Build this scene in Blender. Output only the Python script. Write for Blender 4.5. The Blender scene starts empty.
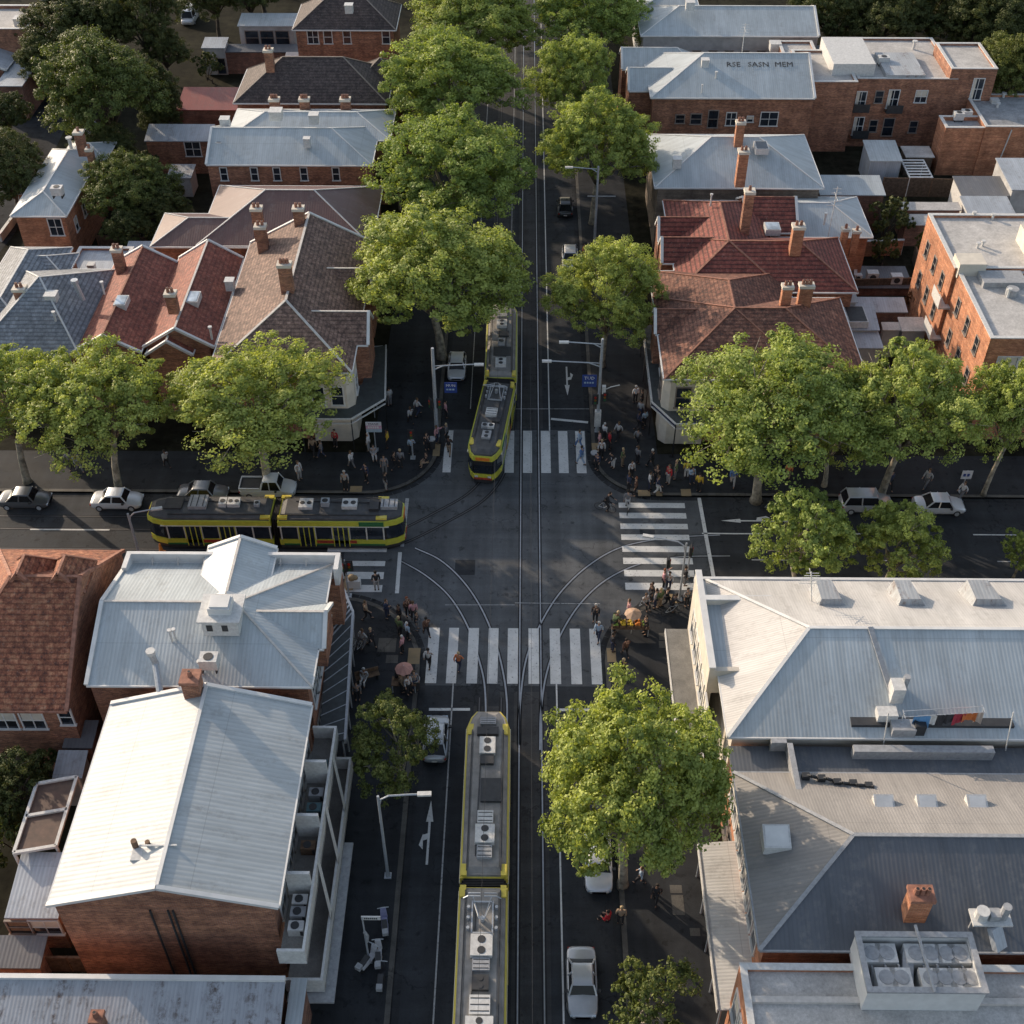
import bpy, bmesh, math, random
import numpy as np
from mathutils import Vector, Matrix
random.seed(7); rng=np.random.default_rng(11)
sc=bpy.context.scene; COL=sc.collection
PI=math.pi; R=math.radians
# ---------------------------------------------------------------- camera: a drone 63 m up, surveyed against the street
F=1220.0; TH=R(42.35); PSI=R(0.55); CAMH=63.0
fw=Vector((-math.sin(PSI)*math.cos(TH), math.cos(PSI)*math.cos(TH), -math.sin(TH)))
rt=Vector((math.cos(PSI), math.sin(PSI),0)); up=rt.cross(fw)
def W(px,py,z=0.0):
    """world point at height z that the survey sees at (px,py)"""
    d=fw+rt*((px-512)/F)+up*((512-py)/F)
    t=(z-CAMH)/d.z
    return Vector((d.x*t,d.y*t,z))
cam=bpy.data.objects.new('camera',bpy.data.cameras.new('camera')); COL.objects.link(cam)
cam.location=(0,0,CAMH); cam.matrix_world=Matrix(((rt.x,up.x,-fw.x,0),(rt.y,up.y,-fw.y,0),(rt.z,up.z,-fw.z,CAMH),(0,0,0,1)))
cam.data.sensor_width=36; cam.data.lens=36*F/1024; cam.data.clip_end=6000; cam.data.clip_start=0.5
sc.camera=cam
# ---------------------------------------------------------------- light
SUN_EL=R(19); SUN_AZ=R(-49)   # from the north-west, low
wd=bpy.data.worlds.new("World"); sc.world=wd; wd.use_nodes=True
nt=wd.node_tree; bg=nt.nodes['Background']; sky=nt.nodes.new('ShaderNodeTexSky')
sky.sky_type='NISHITA'; sky.sun_disc=False; sky.sun_elevation=SUN_EL; sky.sun_rotation=SUN_AZ
sky.air_density=1.0; sky.dust_density=2.0; sky.ozone_density=1.0
hs_=nt.nodes.new('ShaderNodeHueSaturation'); hs_.inputs['Saturation'].default_value=.72; nt.links.new(sky.outputs[0],hs_.inputs['Color']); nt.links.new(hs_.outputs[0],bg.inputs[0]); bg.inputs[1].default_value=0.225
sd=bpy.data.lights.new('sun','SUN'); sun=bpy.data.objects.new('sun',sd); COL.objects.link(sun)
sd.energy=5.0; sd.angle=R(0.6); sd.color=(1.0,0.80,0.60)
sv=Vector((math.sin(SUN_AZ)*math.cos(SUN_EL), math.cos(SUN_AZ)*math.cos(SUN_EL), math.sin(SUN_EL)))
sun.rotation_euler=sv.to_track_quat('Z','Y').to_euler(); sun.location=sv*200
sc.render.engine='CYCLES'; sc.view_settings.view_transform='Standard'; sc.view_settings.look='None'
sc.view_settings.exposure=0; sc.view_settings.gamma=1
sc.render.resolution_x=1024; sc.render.resolution_y=1024
sc.cycles.max_bounces=6; sc.cycles.transparent_max_bounces=4
# ---------------------------------------------------------------- materials
def newmat(name):
    m=bpy.data.materials.new(name); m.use_nodes=True
    n=m.node_tree; b=n.nodes['Principled BSDF']; return m,n,b
def nd(n,t,**k):
    o=n.nodes.new(t)
    for a,v in k.items():
        if a[0]=='i' and a[1:].isdigit(): o.inputs[int(a[1:])].default_value=v
        else: setattr(o,a,v)
    return o
def noise(n,vec,scale,detail=4,rough=.6):
    o=nd(n,'ShaderNodeTexNoise'); o.inputs['Scale'].default_value=scale
    o.inputs['Detail'].default_value=detail; o.inputs['Roughness'].default_value=rough
    n.links.new(vec,o.inputs['Vector']); return o.outputs[0]
def ramp(n,fac,stops):
    o=nd(n,'ShaderNodeValToRGB'); e=o.color_ramp.elements
    while len(e)<len(stops): e.new(0.5)
    for i,(p,c) in enumerate(stops):
        e[i].position=p; e[i].color=(*c,1) if len(c)==3 else c
    n.links.new(fac,o.inputs[0]); return o.outputs[0]
def mix(n,a,b,fac,mode='MIX'):
    o=nd(n,'ShaderNodeMix',data_type='RGBA',blend_type=mode)
    for s,v in ((0,fac),(6,a),(7,b)):
        if hasattr(v,'is_linked') or hasattr(v,'links'): n.links.new(v,o.inputs[s])
        else: o.inputs[s].default_value=(*v,1) if isinstance(v,tuple) else v
    return o.outputs[2]
def bump(n,b,h,strength,dist):
    o=nd(n,'ShaderNodeBump'); o.inputs['Strength'].default_value=strength; o.inputs['Distance'].default_value=dist
    n.links.new(h,o.inputs['Height']); n.links.new(o.outputs[0],b.inputs['Normal'])
def uvs(n,sx=1,sy=1):
    t=nd(n,'ShaderNodeTexCoord'); m=nd(n,'ShaderNodeMapping'); m.inputs['Scale'].default_value=(sx,sy,1)
    n.links.new(t.outputs['UV'],m.inputs[0]); return m.outputs[0]
def objv(n,s=(1,1,1)):
    t=nd(n,'ShaderNodeNewGeometry'); m=nd(n,'ShaderNodeMapping'); m.inputs['Scale'].default_value=s
    n.links.new(t.outputs['Position'],m.inputs[0]); return m.outputs[0]
def sc3(c,k): return tuple(min(1,v*k) for v in c)
def plain(name,c,rough=.6,metal=0,var=.12,scale=3,em=None):
    m,n,b=newmat(name)
    v=objv(n); f=noise(n,v,scale,5)
    col=ramp(n,f,[(.3,sc3(c,1-var*1.6)),(.7,sc3(c,1+var))])
    n.links.new(col,b.inputs['Base Color']); b.inputs['Roughness'].default_value=rough; b.inputs['Metallic'].default_value=metal
    if em: b.inputs['Emission Color'].default_value=(*em,1); b.inputs['Emission Strength'].default_value=em and 3
    return m
def metal_roof(name,c,pitch=.3,dirt=.25,dirtc=(.16,.14,.12),rough=.5,sheet=6.0):
    m,n,b=newmat(name); uv=uvs(n); wv=objv(n)
    w=nd(n,'ShaderNodeTexWave',wave_type='BANDS',bands_direction='X',wave_profile='SIN')
    w.inputs['Scale'].default_value=1/(pitch*.55)*0.3142; n.links.new(uv,w.inputs['Vector'])
    # long streaks running down the slope
    mp=uvs(n,1.6,.18); st=noise(n,mp,1.0,6,.7)
    big=noise(n,wv,.22,4,.6); fine=noise(n,wv,2.6,6,.75)
    base=ramp(n,big,[(.3,sc3(c,.86)),(.7,sc3(c,1.08))])
    k=ramp(n,st,[(.35,(.84,.84,.84)),(.65,(1.06,1.06,1.06))])
    col=mix(n,base,k,1.0,'MULTIPLY')
    rb=ramp(n,w.outputs[0],[(.0,(.90,.905,.91)),(.4,(1,1,1))])
    col=mix(n,col,rb,1.0,'MULTIPLY')
    # lap joints between sheets
    br=nd(n,'ShaderNodeTexBrick'); br.offset=0; 
    for i,v in (('Scale',1),('Mortar Size',.03),('Mortar Smooth',.6),('Brick Width',200),('Row Height',sheet)): br.inputs[i].default_value=v
    br.inputs['Color1'].default_value=br.inputs['Color2'].default_value=(1,1,1,1); br.inputs['Mortar'].default_value=(.8,.8,.8,1)
    n.links.new(uv,br.inputs['Vector']); col=mix(n,col,br.outputs[0],1.0,'MULTIPLY')
    sm=noise(n,uvs(n,.9,.22),1.3,6,.7); dm_=nd(n,'ShaderNodeMath',operation='MULTIPLY'); n.links.new(ramp(n,fine,[(.44,(0,0,0)),(.6,(1,1,1))]),dm_.inputs[0]); n.links.new(ramp(n,sm,[(.47,(0,0,0)),(.62,(dirt,dirt,dirt))]),dm_.inputs[1]); d=dm_.outputs[0]
    col=mix(n,col,dirtc,d)
    n.links.new(col,b.inputs['Base Color']); b.inputs['Roughness'].default_value=rough
    bump(n,b,w.outputs[0],.35,.015); return m
def tile_roof(name,c1,c2,c3,row=.36,col_w=.3,rough=.8,rowk=.72):
    m,n,b=newmat(name); uv=uvs(n); wv=objv(n)
    br=nd(n,'ShaderNodeTexBrick')
    for i,v in (('Scale',1),('Mortar Size',.03),('Mortar Smooth',.8),('Brick Width',col_w),('Row Height',row),('Bias',0)): br.inputs[i].default_value=v
    br.inputs['Color1'].default_value=(.72,.72,.72,1); br.inputs['Color2'].default_value=(1.15,1.15,1.15,1); br.inputs['Mortar'].default_value=(.75,.75,.75,1)
    n.links.new(uv,br.inputs['Vector'])
    f=noise(n,wv,2.3,7,.82); g=noise(n,wv,.25,3)
    col=ramp(n,f,[(.38,c1),(.5,c2),(.62,c3)])
    col=mix(n,col,ramp(n,g,[(.3,(.8,.8,.8)),(.7,(1.12,1.12,1.12))]),1.0,'MULTIPLY')
    col=mix(n,col,br.outputs[0],.85,'MULTIPLY')
    rw=nd(n,'ShaderNodeTexWave',wave_type='BANDS',bands_direction='Y',wave_profile='SIN'); rw.inputs['Scale'].default_value=.3142/row; rw.inputs['Distortion'].default_value=.4; n.links.new(uv,rw.inputs['Vector'])
    col=mix(n,col,ramp(n,rw.outputs[0],[(.1,(rowk,)*3),(.5,(1.05,)*3)]),1.0,'MULTIPLY')
    lich=ramp(n,noise(n,wv,5.5,4,.8),[(.58,(0,0,0)),(.68,(.4,.4,.4))])
    col=mix(n,col,(.34,.31,.26),lich)
    n.links.new(col,b.inputs['Base Color']); b.inputs['Roughness'].default_value=rough
    # half-round courses
    w=nd(n,'ShaderNodeTexWave',wave_type='BANDS',bands_direction='Y',wave_profile='SAW'); w.inputs['Scale'].default_value=.3142/row
    n.links.new(uv,w.inputs['Vector']); bump(n,b,w.outputs[0],.6,.05); return m
def brick(name,c1,c2,mortar=(.3,.26,.22)):
    m,n,b=newmat(name); uv=uvs(n); wv=objv(n)
    br=nd(n,'ShaderNodeTexBrick')
    for i,v in (('Scale',1),('Mortar Size',.012),('Mortar Smooth',.3),('Brick Width',.24),('Row Height',.086),('Bias',-.2)): br.inputs[i].default_value=v
    br.inputs['Color1'].default_value=(*c1,1); br.inputs['Color2'].default_value=(*c2,1); br.inputs['Mortar'].default_value=(*mortar,1)
    n.links.new(uv,br.inputs['Vector'])
    k=ramp(n,noise(n,wv,.8,6,.7),[(.35,(.70,.66,.64)),(.65,(1.2,1.16,1.1))])
    col=mix(n,br.outputs[0],k,1.0,'MULTIPLY')
    st=ramp(n,noise(n,uvs(n,1.2,.15),1,5,.7),[(.35,(.75,.75,.75)),(.6,(1,1,1))])
    col=mix(n,col,st,1.0,'MULTIPLY')
    cs=ramp(n,noise(n,uvs(n,.25,3.2),1,3,.6),[(.4,(.8,.8,.8)),(.6,(1.08,1.08,1.08))])
    col=mix(n,col,cs,1.0,'MULTIPLY')
    n.links.new(col,b.inputs['Base Color']); b.inputs['Roughness'].default_value=.9; return m
def ground_mat(name,c,patch=.2,rough=.85,fine=14,crack=True,stain=.3):
    m,n,b=newmat(name); wv=objv(n)
    f=noise(n,wv,fine,6,.8); g=noise(n,wv,.12,5,.65); h=noise(n,wv,.9,6,.7)
    col=ramp(n,g,[(.3,sc3(c,1-patch)),(.7,sc3(c,1+patch))])
    col=mix(n,col,ramp(n,f,[(.3,(.75,.75,.75)),(.7,(1.25,1.25,1.25))]),1.0,'MULTIPLY')
    col=mix(n,col,ramp(n,h,[(.3,(1-stain,)*3),(.6,(1.05,)*3)]),1.0,'MULTIPLY')
    if crack:
        vo=nd(n,'ShaderNodeTexVoronoi',feature='DISTANCE_TO_EDGE'); vo.inputs['Scale'].default_value=.33
        ds=nd(n,'ShaderNodeVectorMath',operation='ADD'); nz=nd(n,'ShaderNodeTexNoise'); nz.inputs['Scale'].default_value=1.2; nz.inputs['Detail'].default_value=5; n.links.new(wv,nz.inputs['Vector'])
        s3=nd(n,'ShaderNodeVectorMath',operation='SCALE'); s3.inputs['Scale'].default_value=2.4; n.links.new(nz.outputs['Color'],s3.inputs[0]); n.links.new(wv,ds.inputs[0]); n.links.new(s3.outputs[0],ds.inputs[1]); n.links.new(ds.outputs[0],vo.inputs['Vector'])
        col=mix(n,col,ramp(n,vo.outputs['Distance'],[(.0,(.6,.6,.6)),(.012,(.6,.6,.6)),(.02,(1,1,1))]),ramp(n,noise(n,wv,.18,3),[(.45,(0,0,0)),(.6,(1,1,1))]),'MULTIPLY')
        for sc_ in ((.9,.05,1),(.05,.9,1)):   # tyre polish and drips along both streets
            col=mix(n,col,ramp(n,noise(n,objv(n,sc_),1.0,4,.6),[(.35,(.84,.84,.84)),(.65,(1.14,1.14,1.14))]),1.0,'MULTIPLY')
        oil=ramp(n,noise(n,wv,1.7,3,.5),[(.30,(.55,.55,.55)),(.38,(1,1,1))]); col=mix(n,col,oil,1.0,'MULTIPLY')
    n.links.new(col,b.inputs['Base Color'])
    n.links.new(ramp(n,h,[(.3,(rough-.15,)*3),(.7,(rough,)*3)]),b.inputs['Roughness'])
    b.inputs['Specular IOR Level'].default_value=.03 if 'yard' in name or 'lane' in name else .22
    bump(n,b,f,.25,.01); return m
def leaf_mat(name,c,c2,trans=.35):
    m,n,b=newmat(name); wv=objv(n)
    at=nd(n,'ShaderNodeAttribute',attribute_name='tint'); oi=nd(n,'ShaderNodeObjectInfo')
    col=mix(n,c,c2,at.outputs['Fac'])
    col=mix(n,col,ramp(n,oi.outputs['Random'],[(0,(.85,.9,.85)),(1,(1.12,1.06,1.0))]),1.0,'MULTIPLY')
    n.links.new(col,b.inputs['Base Color']); b.inputs['Roughness'].default_value=.55
    b.inputs['Specular IOR Level'].default_value=.25
    tr=nd(n,'ShaderNodeBsdfTranslucent'); n.links.new(mix(n,col,(1.0,1.0,.45),1.0,'MULTIPLY'),tr.inputs[0])
    ms=nd(n,'ShaderNodeMixShader',i0=trans); n.links.new(b.outputs[0],ms.inputs[1]); n.links.new(tr.outputs[0],ms.inputs[2])
    n.links.new(ms.outputs[0],n.nodes['Material Output'].inputs[0]); return m
def glassy(name,c=(.015,.02,.028),rough=.08):
    m,n,b=newmat(name); f=noise(n,objv(n),.7,3)
    n.links.new(ramp(n,f,[(.35,sc3(c,.7)),(.65,sc3(c,1.8))]),b.inputs['Base Color'])
    b.inputs['Roughness'].default_value=rough; b.inputs['Specular IOR Level'].default_value=.6; return m
def paint_mark(name,c,wear=.5):
    m,n,b=newmat(name); wv=objv(n); f=noise(n,wv,5,7,.8); g=noise(n,wv,.8,3)
    col=ramp(n,f,[(.36,(.12,.12,.125)),(.36+.14*wear,c)]) 
    col=mix(n,col,ramp(n,g,[(.3,(.82,)*3),(.7,(1.05,)*3)]),1.0,'MULTIPLY')
    n.links.new(col,b.inputs['Base Color']); b.inputs['Roughness'].default_value=.7; return m
M={}
M['asphalt']=ground_mat('asphalt_road',(.036,.040,.045),.18)
M['asphalt_light']=ground_mat('asphalt_pale',(.094,.101,.108),.15,stain=.2)
M['track']=ground_mat('track_concrete',(.058,.059,.061),.12)
M['path']=ground_mat('footpath_asphalt',(.030,.033,.037),.2)
M['soil']=ground_mat('yard_ground',(.030,.029,.020),.45,stain=.5)
M['conc']=ground_mat('concrete',(.22,.215,.2),.2,crack=False,stain=.35)
M['kerb']=ground_mat('bluestone_kerb',(.11,.105,.095),.2)
M['bluestone']=ground_mat('bluestone_lane',(.045,.047,.05),.3)
M['mark']=paint_mark('road_paint',(.62,.63,.62))
M['mark_dim']=paint_mark('road_paint_worn',(.42,.43,.43),1.0)
M['tactile']=paint_mark('tactile_tan',(.30,.22,.12),.4)
M['rail']=plain('rail_steel',(.33,.34,.355),.32,.6)
M['rail_dark']=plain('rail_dark',(.10,.10,.105),.5,.3)
M['groove']=plain('rail_groove',(.02,.02,.022),.9)
M['zinc']=metal_roof('zinc_white',(.465,.50,.505),.5,.3)
M['zinc_grey']=metal_roof('zinc_grey',(.42,.46,.50),.4,.45)
M['zinc_old']=metal_roof('zinc_old',(.42,.44,.45),.42,.85,(.14,.09,.07))
M['zinc_blue']=metal_roof('zinc_blue',(.455,.50,.515),.4,.25)
M['zinc_cream_and_sun']=metal_roof('zinc_cream_and_sun',(.56,.545,.52),.3,.3)  # cream roofs; also painted sunlight on the long corner building's roof
M['iron_dark']=metal_roof('iron_dark',(.15,.155,.165),.4,.3,(.3,.28,.25))
M['iron_tan']=metal_roof('iron_charcoal',(.115,.125,.14),.4,.3,(.3,.28,.25))
M['iron_sun_paint']=metal_roof('iron_painted_sun',(.33,.31,.285),.3,.5,(.2,.19,.18))  # lighter copy of the charcoal iron, sunlight put into its colour
M['iron_mid_sun_paint']=metal_roof('iron_painted_west_sun',(.25,.24,.225),.4,.4,(.36,.34,.3))  # mid-tone copy for the west hip, weaker sunlight put into its colour
M['iron_mauve']=metal_roof('iron_mauve',(.14,.078,.070),.4,.35,(.24,.2,.18))
M['iron_red']=metal_roof('iron_red',(.26,.06,.045),.35,.3)
M['corru']=metal_roof('corrugated_rusty',(.36,.38,.41),.36,.95,(.07,.045,.035),.6,3)
M['tile_red']=tile_roof('tile_red',(.12,.035,.028),(.22,.058,.042),(.31,.105,.07),.42,rowk=.5)
M['tile_terra']=tile_roof('tile_terracotta',(.12,.034,.025),(.23,.066,.042),(.34,.125,.08),.36,rowk=.85)
M['cap_dim']=plain('ridge_cap_dim',(.26,.22,.19),.8)
M['tile_orange']=tile_roof('tile_orange',(.10,.036,.024),(.31,.105,.055),(.50,.24,.13),.33)
M['tile_mix']=tile_roof('tile_mixed',(.06,.03,.023),(.18,.072,.046),(.35,.17,.11),.33)
M['tile_brown']=tile_roof('tile_brown',(.08,.05,.04),(.19,.115,.088),(.36,.235,.18),.34)
M['tile_dark']=tile_roof('tile_dark',(.038,.028,.027),(.068,.050,.047),(.12,.09,.08),.36)
M['slate']=tile_roof('slate_grey',(.15,.165,.185),(.22,.24,.265),(.30,.32,.345),.36)
M['cap']=plain('ridge_cap_pale',(.55,.52,.48),.7)
M['cap_tile']=plain('ridge_cap_terracotta',(.32,.15,.10),.8,var=.3)
M['cap_dark']=plain('ridge_cap_dark',(.12,.12,.13),.7)
M['brick']=brick('brick_red',(.27,.090,.045),(.58,.255,.13))
M['brick_o']=brick('brick_orange',(.44,.15,.06),(.70,.31,.15),(.4,.3,.24))
M['brick_d']=brick('brick_dark',(.17,.06,.038),(.34,.13,.08))
M['stone']=brick('stone_brown',(.22,.18,.14),(.30,.25,.2))
M['render']=plain('render_grey',(.42,.42,.41),.85,var=.15,scale=1)
M['white']=plain('paint_white',(.66,.66,.64),.6,var=.08,scale=1.2)
M['cream']=plain('paint_cream',(.62,.57,.48),.7,var=.1,scale=1.2)
M['membrane']=ground_mat('roof_membrane',(.48,.465,.44),.15,crack=False,stain=.25,fine=6)
M['membrane_g']=ground_mat('roof_membrane_grey',(.30,.31,.32),.2,crack=False,stain=.4,fine=6)
M['timber']=plain('timber',(.16,.10,.06),.85,var=.35,scale=4)
M['fence']=plain('fence_timber',(.10,.075,.055),.9,var=.35,scale=4)
M['panel_brown']=plain('panel_brown',(.09,.05,.035),.6,var=.25,scale=2)
M['glass']=glassy('window_glass')
M['glass_car']=glassy('car_glass',(.008,.009,.011),.22); M['glass_car'].node_tree.nodes['Principled BSDF'].inputs['Specular IOR Level'].default_value=.3
M['glass_sky']=glassy('skylight_glass',(.30,.36,.42),.15)
M['awning']=plain('awning_metal',(.055,.065,.068),.6,var=.2)
M['awning_w']=metal_roof('awning_white',(.58,.58,.56),.35,.3)
M['steel']=plain('galvanised_steel',(.42,.45,.48),.45,.3,var=.12,scale=6)
M['grey']=plain('equipment_grey',(.33,.34,.35),.6,var=.15,scale=5)
M['lgrey']=plain('equipment_pale',(.58,.58,.56),.55,var=.12,scale=5)
M['dark']=plain('dark_metal',(.035,.037,.04),.6,var=.2)
M['black']=plain('black_rubber',(.018,.018,.02),.7)
M['bark']=plain('plane_bark',(.30,.27,.21),.9,var=.45,scale=2.2)
M['bark_d']=plain('dark_bark',(.09,.075,.06),.95,var=.35,scale=3)
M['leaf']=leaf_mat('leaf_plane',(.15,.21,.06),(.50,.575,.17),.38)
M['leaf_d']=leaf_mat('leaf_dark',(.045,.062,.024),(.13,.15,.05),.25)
M['leaf_g']=leaf_mat('leaf_mid',(.075,.10,.03),(.22,.25,.075),.3)
M['leaf_r']=leaf_mat('leaf_russet',(.12,.05,.02),(.25,.10,.04),.2)
M['grass']=ground_mat('grass',(.05,.065,.025),.4,stain=.5)
M['t_yel']=plain('tram_yellow',(.66,.53,.08),.4,var=.06)
M['t_lime']=plain('tram_lime',(.52,.52,.06),.4,var=.08)
M['t_green']=plain('tram_green',(.03,.15,.05),.4,var=.1)
M['t_roof']=plain('tram_roof',(.25,.24,.225),.7,var=.18,scale=1.5)
M['t_roof_d']=plain('tram_roof_dark',(.075,.077,.08),.7,var=.25,scale=1.5)
M['t_cream']=plain('tram_cream',(.60,.60,.55),.45,var=.06)
M['t_red']=plain('advert_red',(.40,.06,.03),.5,var=.3,scale=4)
M['orange']=plain('orange_display',(.7,.2,.03),.5)
def simple(name,c,rough=.7):
    key='c_'+name
    if key not in M:
        M[key]=plain(name,c,rough,var=.03 if name[:3] in('car','van') else .12,scale=5)
        if name[:3] in('car','van'): b=M[key].node_tree.nodes['Principled BSDF']; b.inputs['Coat Weight'].default_value=.6; b.inputs['Metallic'].default_value=.25
    return M[key]
# ---------------------------------------------------------------- mesh builder
class MB:
    def __init__(s): s.v=[]; s.f=[]; s.mi=[]
    def add(s,vs,fs,mi=0):
        k=len(s.v); s.v+= [tuple(v) for v in vs]; s.f+=[tuple(i+k for i in f) for f in fs]; s.mi+=[mi]*len(fs); return s
    def poly(s,pts,mi=0): return s.add(pts,[tuple(range(len(pts)))],mi)
    def box(s,x0,x1,y0,y1,z0,z1,mi=0):
        if x1<x0: x0,x1=x1,x0
        if y1<y0: y0,y1=y1,y0
        return s.add([(x0,y0,z0),(x1,y0,z0),(x1,y1,z0),(x0,y1,z0),(x0,y0,z1),(x1,y0,z1),(x1,y1,z1),(x0,y1,z1)],
            [(0,3,2,1),(4,5,6,7),(0,1,5,4),(1,2,6,5),(2,3,7,6),(3,0,4,7)],mi)
    def cbox(s,cx,cy,z0,w,d,h,mi=0,rz=0):
        c,q=math.cos(rz),math.sin(rz); vs=[]
        for z in (z0,z0+h):
            for a,b in ((-w/2,-d/2),(w/2,-d/2),(w/2,d/2),(-w/2,d/2)): vs.append((cx+a*c-b*q,cy+a*q+b*c,z))
        return s.add(vs,[(0,3,2,1),(4,5,6,7),(0,1,5,4),(1,2,6,5),(2,3,7,6),(3,0,4,7)],mi)
    def tube(s,pts,r,n=6,mi=0,cap=True):
        pts=[Vector(p) for p in pts]; rr=r if isinstance(r,(list,tuple)) else [r]*len(pts)
        rings=[]; 
        for i,p in enumerate(pts):
            t=(pts[min(i+1,len(pts)-1)]-pts[max(i-1,0)]).normalized()
            a=t.orthogonal().normalized() if i==0 else (a-t*a.dot(t)).normalized()
            b=t.cross(a); rings.append([p+(a*math.cos(2*PI*k/n)+b*math.sin(2*PI*k/n))*rr[i] for k in range(n)])
        vs=[v for g in rings for v in g]; fs=[]
        for i in range(len(pts)-1):
            for k in range(n):
                fs.append((i*n+k,i*n+(k+1)%n,(i+1)*n+(k+1)%n,(i+1)*n+k))
        if cap: fs+= [tuple(range(n-1,-1,-1)), tuple(range((len(pts)-1)*n,len(pts)*n))]
        return s.add(vs,fs,mi)
    def bar(s,a,b,w,h,mi=0):
        """square bar along a-b, w wide (horizontal) and h high"""
        a=Vector(a); b=Vector(b); t=(b-a).normalized(); sd=Vector((-t.y,t.x,0))
        sd=sd.normalized() if sd.length>1e-6 else Vector((1,0,0)); u=t.cross(sd)
        if u.z<0: u=-u
        vs=[]
        for p in (a,b):
            for i,j in ((-1,-1),(1,-1),(1,1),(-1,1)): vs.append(p+sd*(w/2*i)+u*(h/2*j))
        return s.add(vs,[(0,1,2,3),(7,6,5,4),(0,4,5,1),(1,5,6,2),(2,6,7,3),(3,7,4,0)],mi)
    def cyl(s,cx,cy,z0,z1,r,n=12,mi=0,r2=None):
        r2=r if r2 is None else r2
        return s.tube([(cx,cy,z0),(cx,cy,z1)],[r,r2],n,mi)
    def sphere(s,c,r,n=8,m=6,mi=0,sz=1):
        vs=[(c[0],c[1],c[2]+r*sz)];fs=[]
        for i in range(1,m):
            for k in range(n):
                a=PI*i/m;b=2*PI*k/n; vs.append((c[0]+r*math.sin(a)*math.cos(b),c[1]+r*math.sin(a)*math.sin(b),c[2]+r*sz*math.cos(a)))
        vs.append((c[0],c[1],c[2]-r*sz))
        for k in range(n): fs.append((0,1+k,1+(k+1)%n)); fs.append((len(vs)-1,1+(m-2)*n+(k+1)%n,1+(m-2)*n+k))
        for i in range(m-2):
            for k in range(n): fs.append((1+i*n+k,1+(i+1)*n+k,1+(i+1)*n+(k+1)%n,1+i*n+(k+1)%n))
        return s.add(vs,fs,mi)
    def mesh(s,name,mats,smooth=False):
        me=bpy.data.meshes.new(name); me.from_pydata(s.v,[],s.f)
        mats=mats if isinstance(mats,(list,tuple)) else [mats]
        for m in mats: me.materials.append(m)
        me.polygons.foreach_set('material_index',s.mi); 
        if smooth: me.polygons.foreach_set('use_smooth',[True]*len(s.f))
        bm=bmesh.new(); bm.from_mesh(me); bmesh.ops.recalc_face_normals(bm,faces=bm.faces); 
        uv=bm.loops.layers.uv.new('UVMap'); Z=Vector((0,0,1))
        for f in bm.faces:
            nn=f.normal
            if abs(nn.z)>.9995 or nn.length<.5: t=Vector((1,0,0)); b=Vector((0,1,0))
            else: t=Z.cross(nn).normalized(); b=nn.cross(t)
            for l in f.loops: l[uv].uv=(l.vert.co.dot(t),l.vert.co.dot(b))
        bm.to_mesh(me); bm.free(); me.update(); return me
    def build(s,name,mats,parent=None,smooth=False,loc=None,rz=0):
        o=bpy.data.objects.new(name,s.mesh(name,mats,smooth)); COL.objects.link(o)
        if parent is not None: o.parent=parent
        if loc is not None: o.location=loc
        if rz: o.rotation_euler=(0,0,rz)
        return o
def tag(o,label=None,cat=None,group=None,kind=None):
    if label: o['label']=label
    if cat: o['category']=cat
    if group: o['group']=group
    if kind: o['kind']=kind
    return o
def thing(name,label,cat,loc=(0,0,0),rz=0,group=None):
    o=bpy.data.objects.new(name,None); COL.objects.link(o); o.location=loc; o.rotation_euler=(0,0,rz); o.empty_display_size=.3
    return tag(o,label,cat,group)
def place(name,me,parent,loc,rz=0,mats=None):
    o=bpy.data.objects.new(name,me); COL.objects.link(o); o.parent=parent; o.location=loc
    if rz: o.rotation_euler=(0,0,rz)
    return o
KIDS={}
def copy_tree(o,parent=None):
    c=o.copy(); COL.objects.link(c); c.parent=parent
    for ch in [x for x in o.children]: copy_tree(ch,c)
    return c
def flat(name,pts,z,mat,kind='structure',parent=None):
    o=MB().poly([(p[0],p[1],z) for p in pts]).build(name,mat,parent)
    if kind and parent is None: o['kind']=kind
    return o
# ================================================================ GROUND, ROADS
KZ=.14
tag(MB().box(-1500,1500,-600,3000,-3,-.02).build('ground',M['soil']),kind='structure')
RX0,RX1=-6.7,5.75; RY0,RY1=60.0,71.0
# road surface: one cross of sheets, the junction in a paler asphalt
flat('road',[(RX0-.6,-300),(RX1+.6,-300),(RX1+.6,52.0),(RX0-.6,52.0)],0,M['asphalt'])
flat('road',[(RX0-.6,79.2),(RX1+.6,79.2),(RX1+.6,900),(RX0-.6,900)],0,M['asphalt'])
flat('road',[(-900,RY0-.5),(-13,RY0-.5),(-13,RY1+.5),(-900,RY1+.5)],0,M['asphalt'])
flat('road',[(13.8,RY0-.5),(900,RY0-.5),(900,RY1+.5),(13.8,RY1+.5)],0,M['asphalt'])
flat('junction_road',[(-13,52),(13.8,52),(13.8,79.2),(-13,79.2)],.0,M['asphalt_light'])
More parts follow.
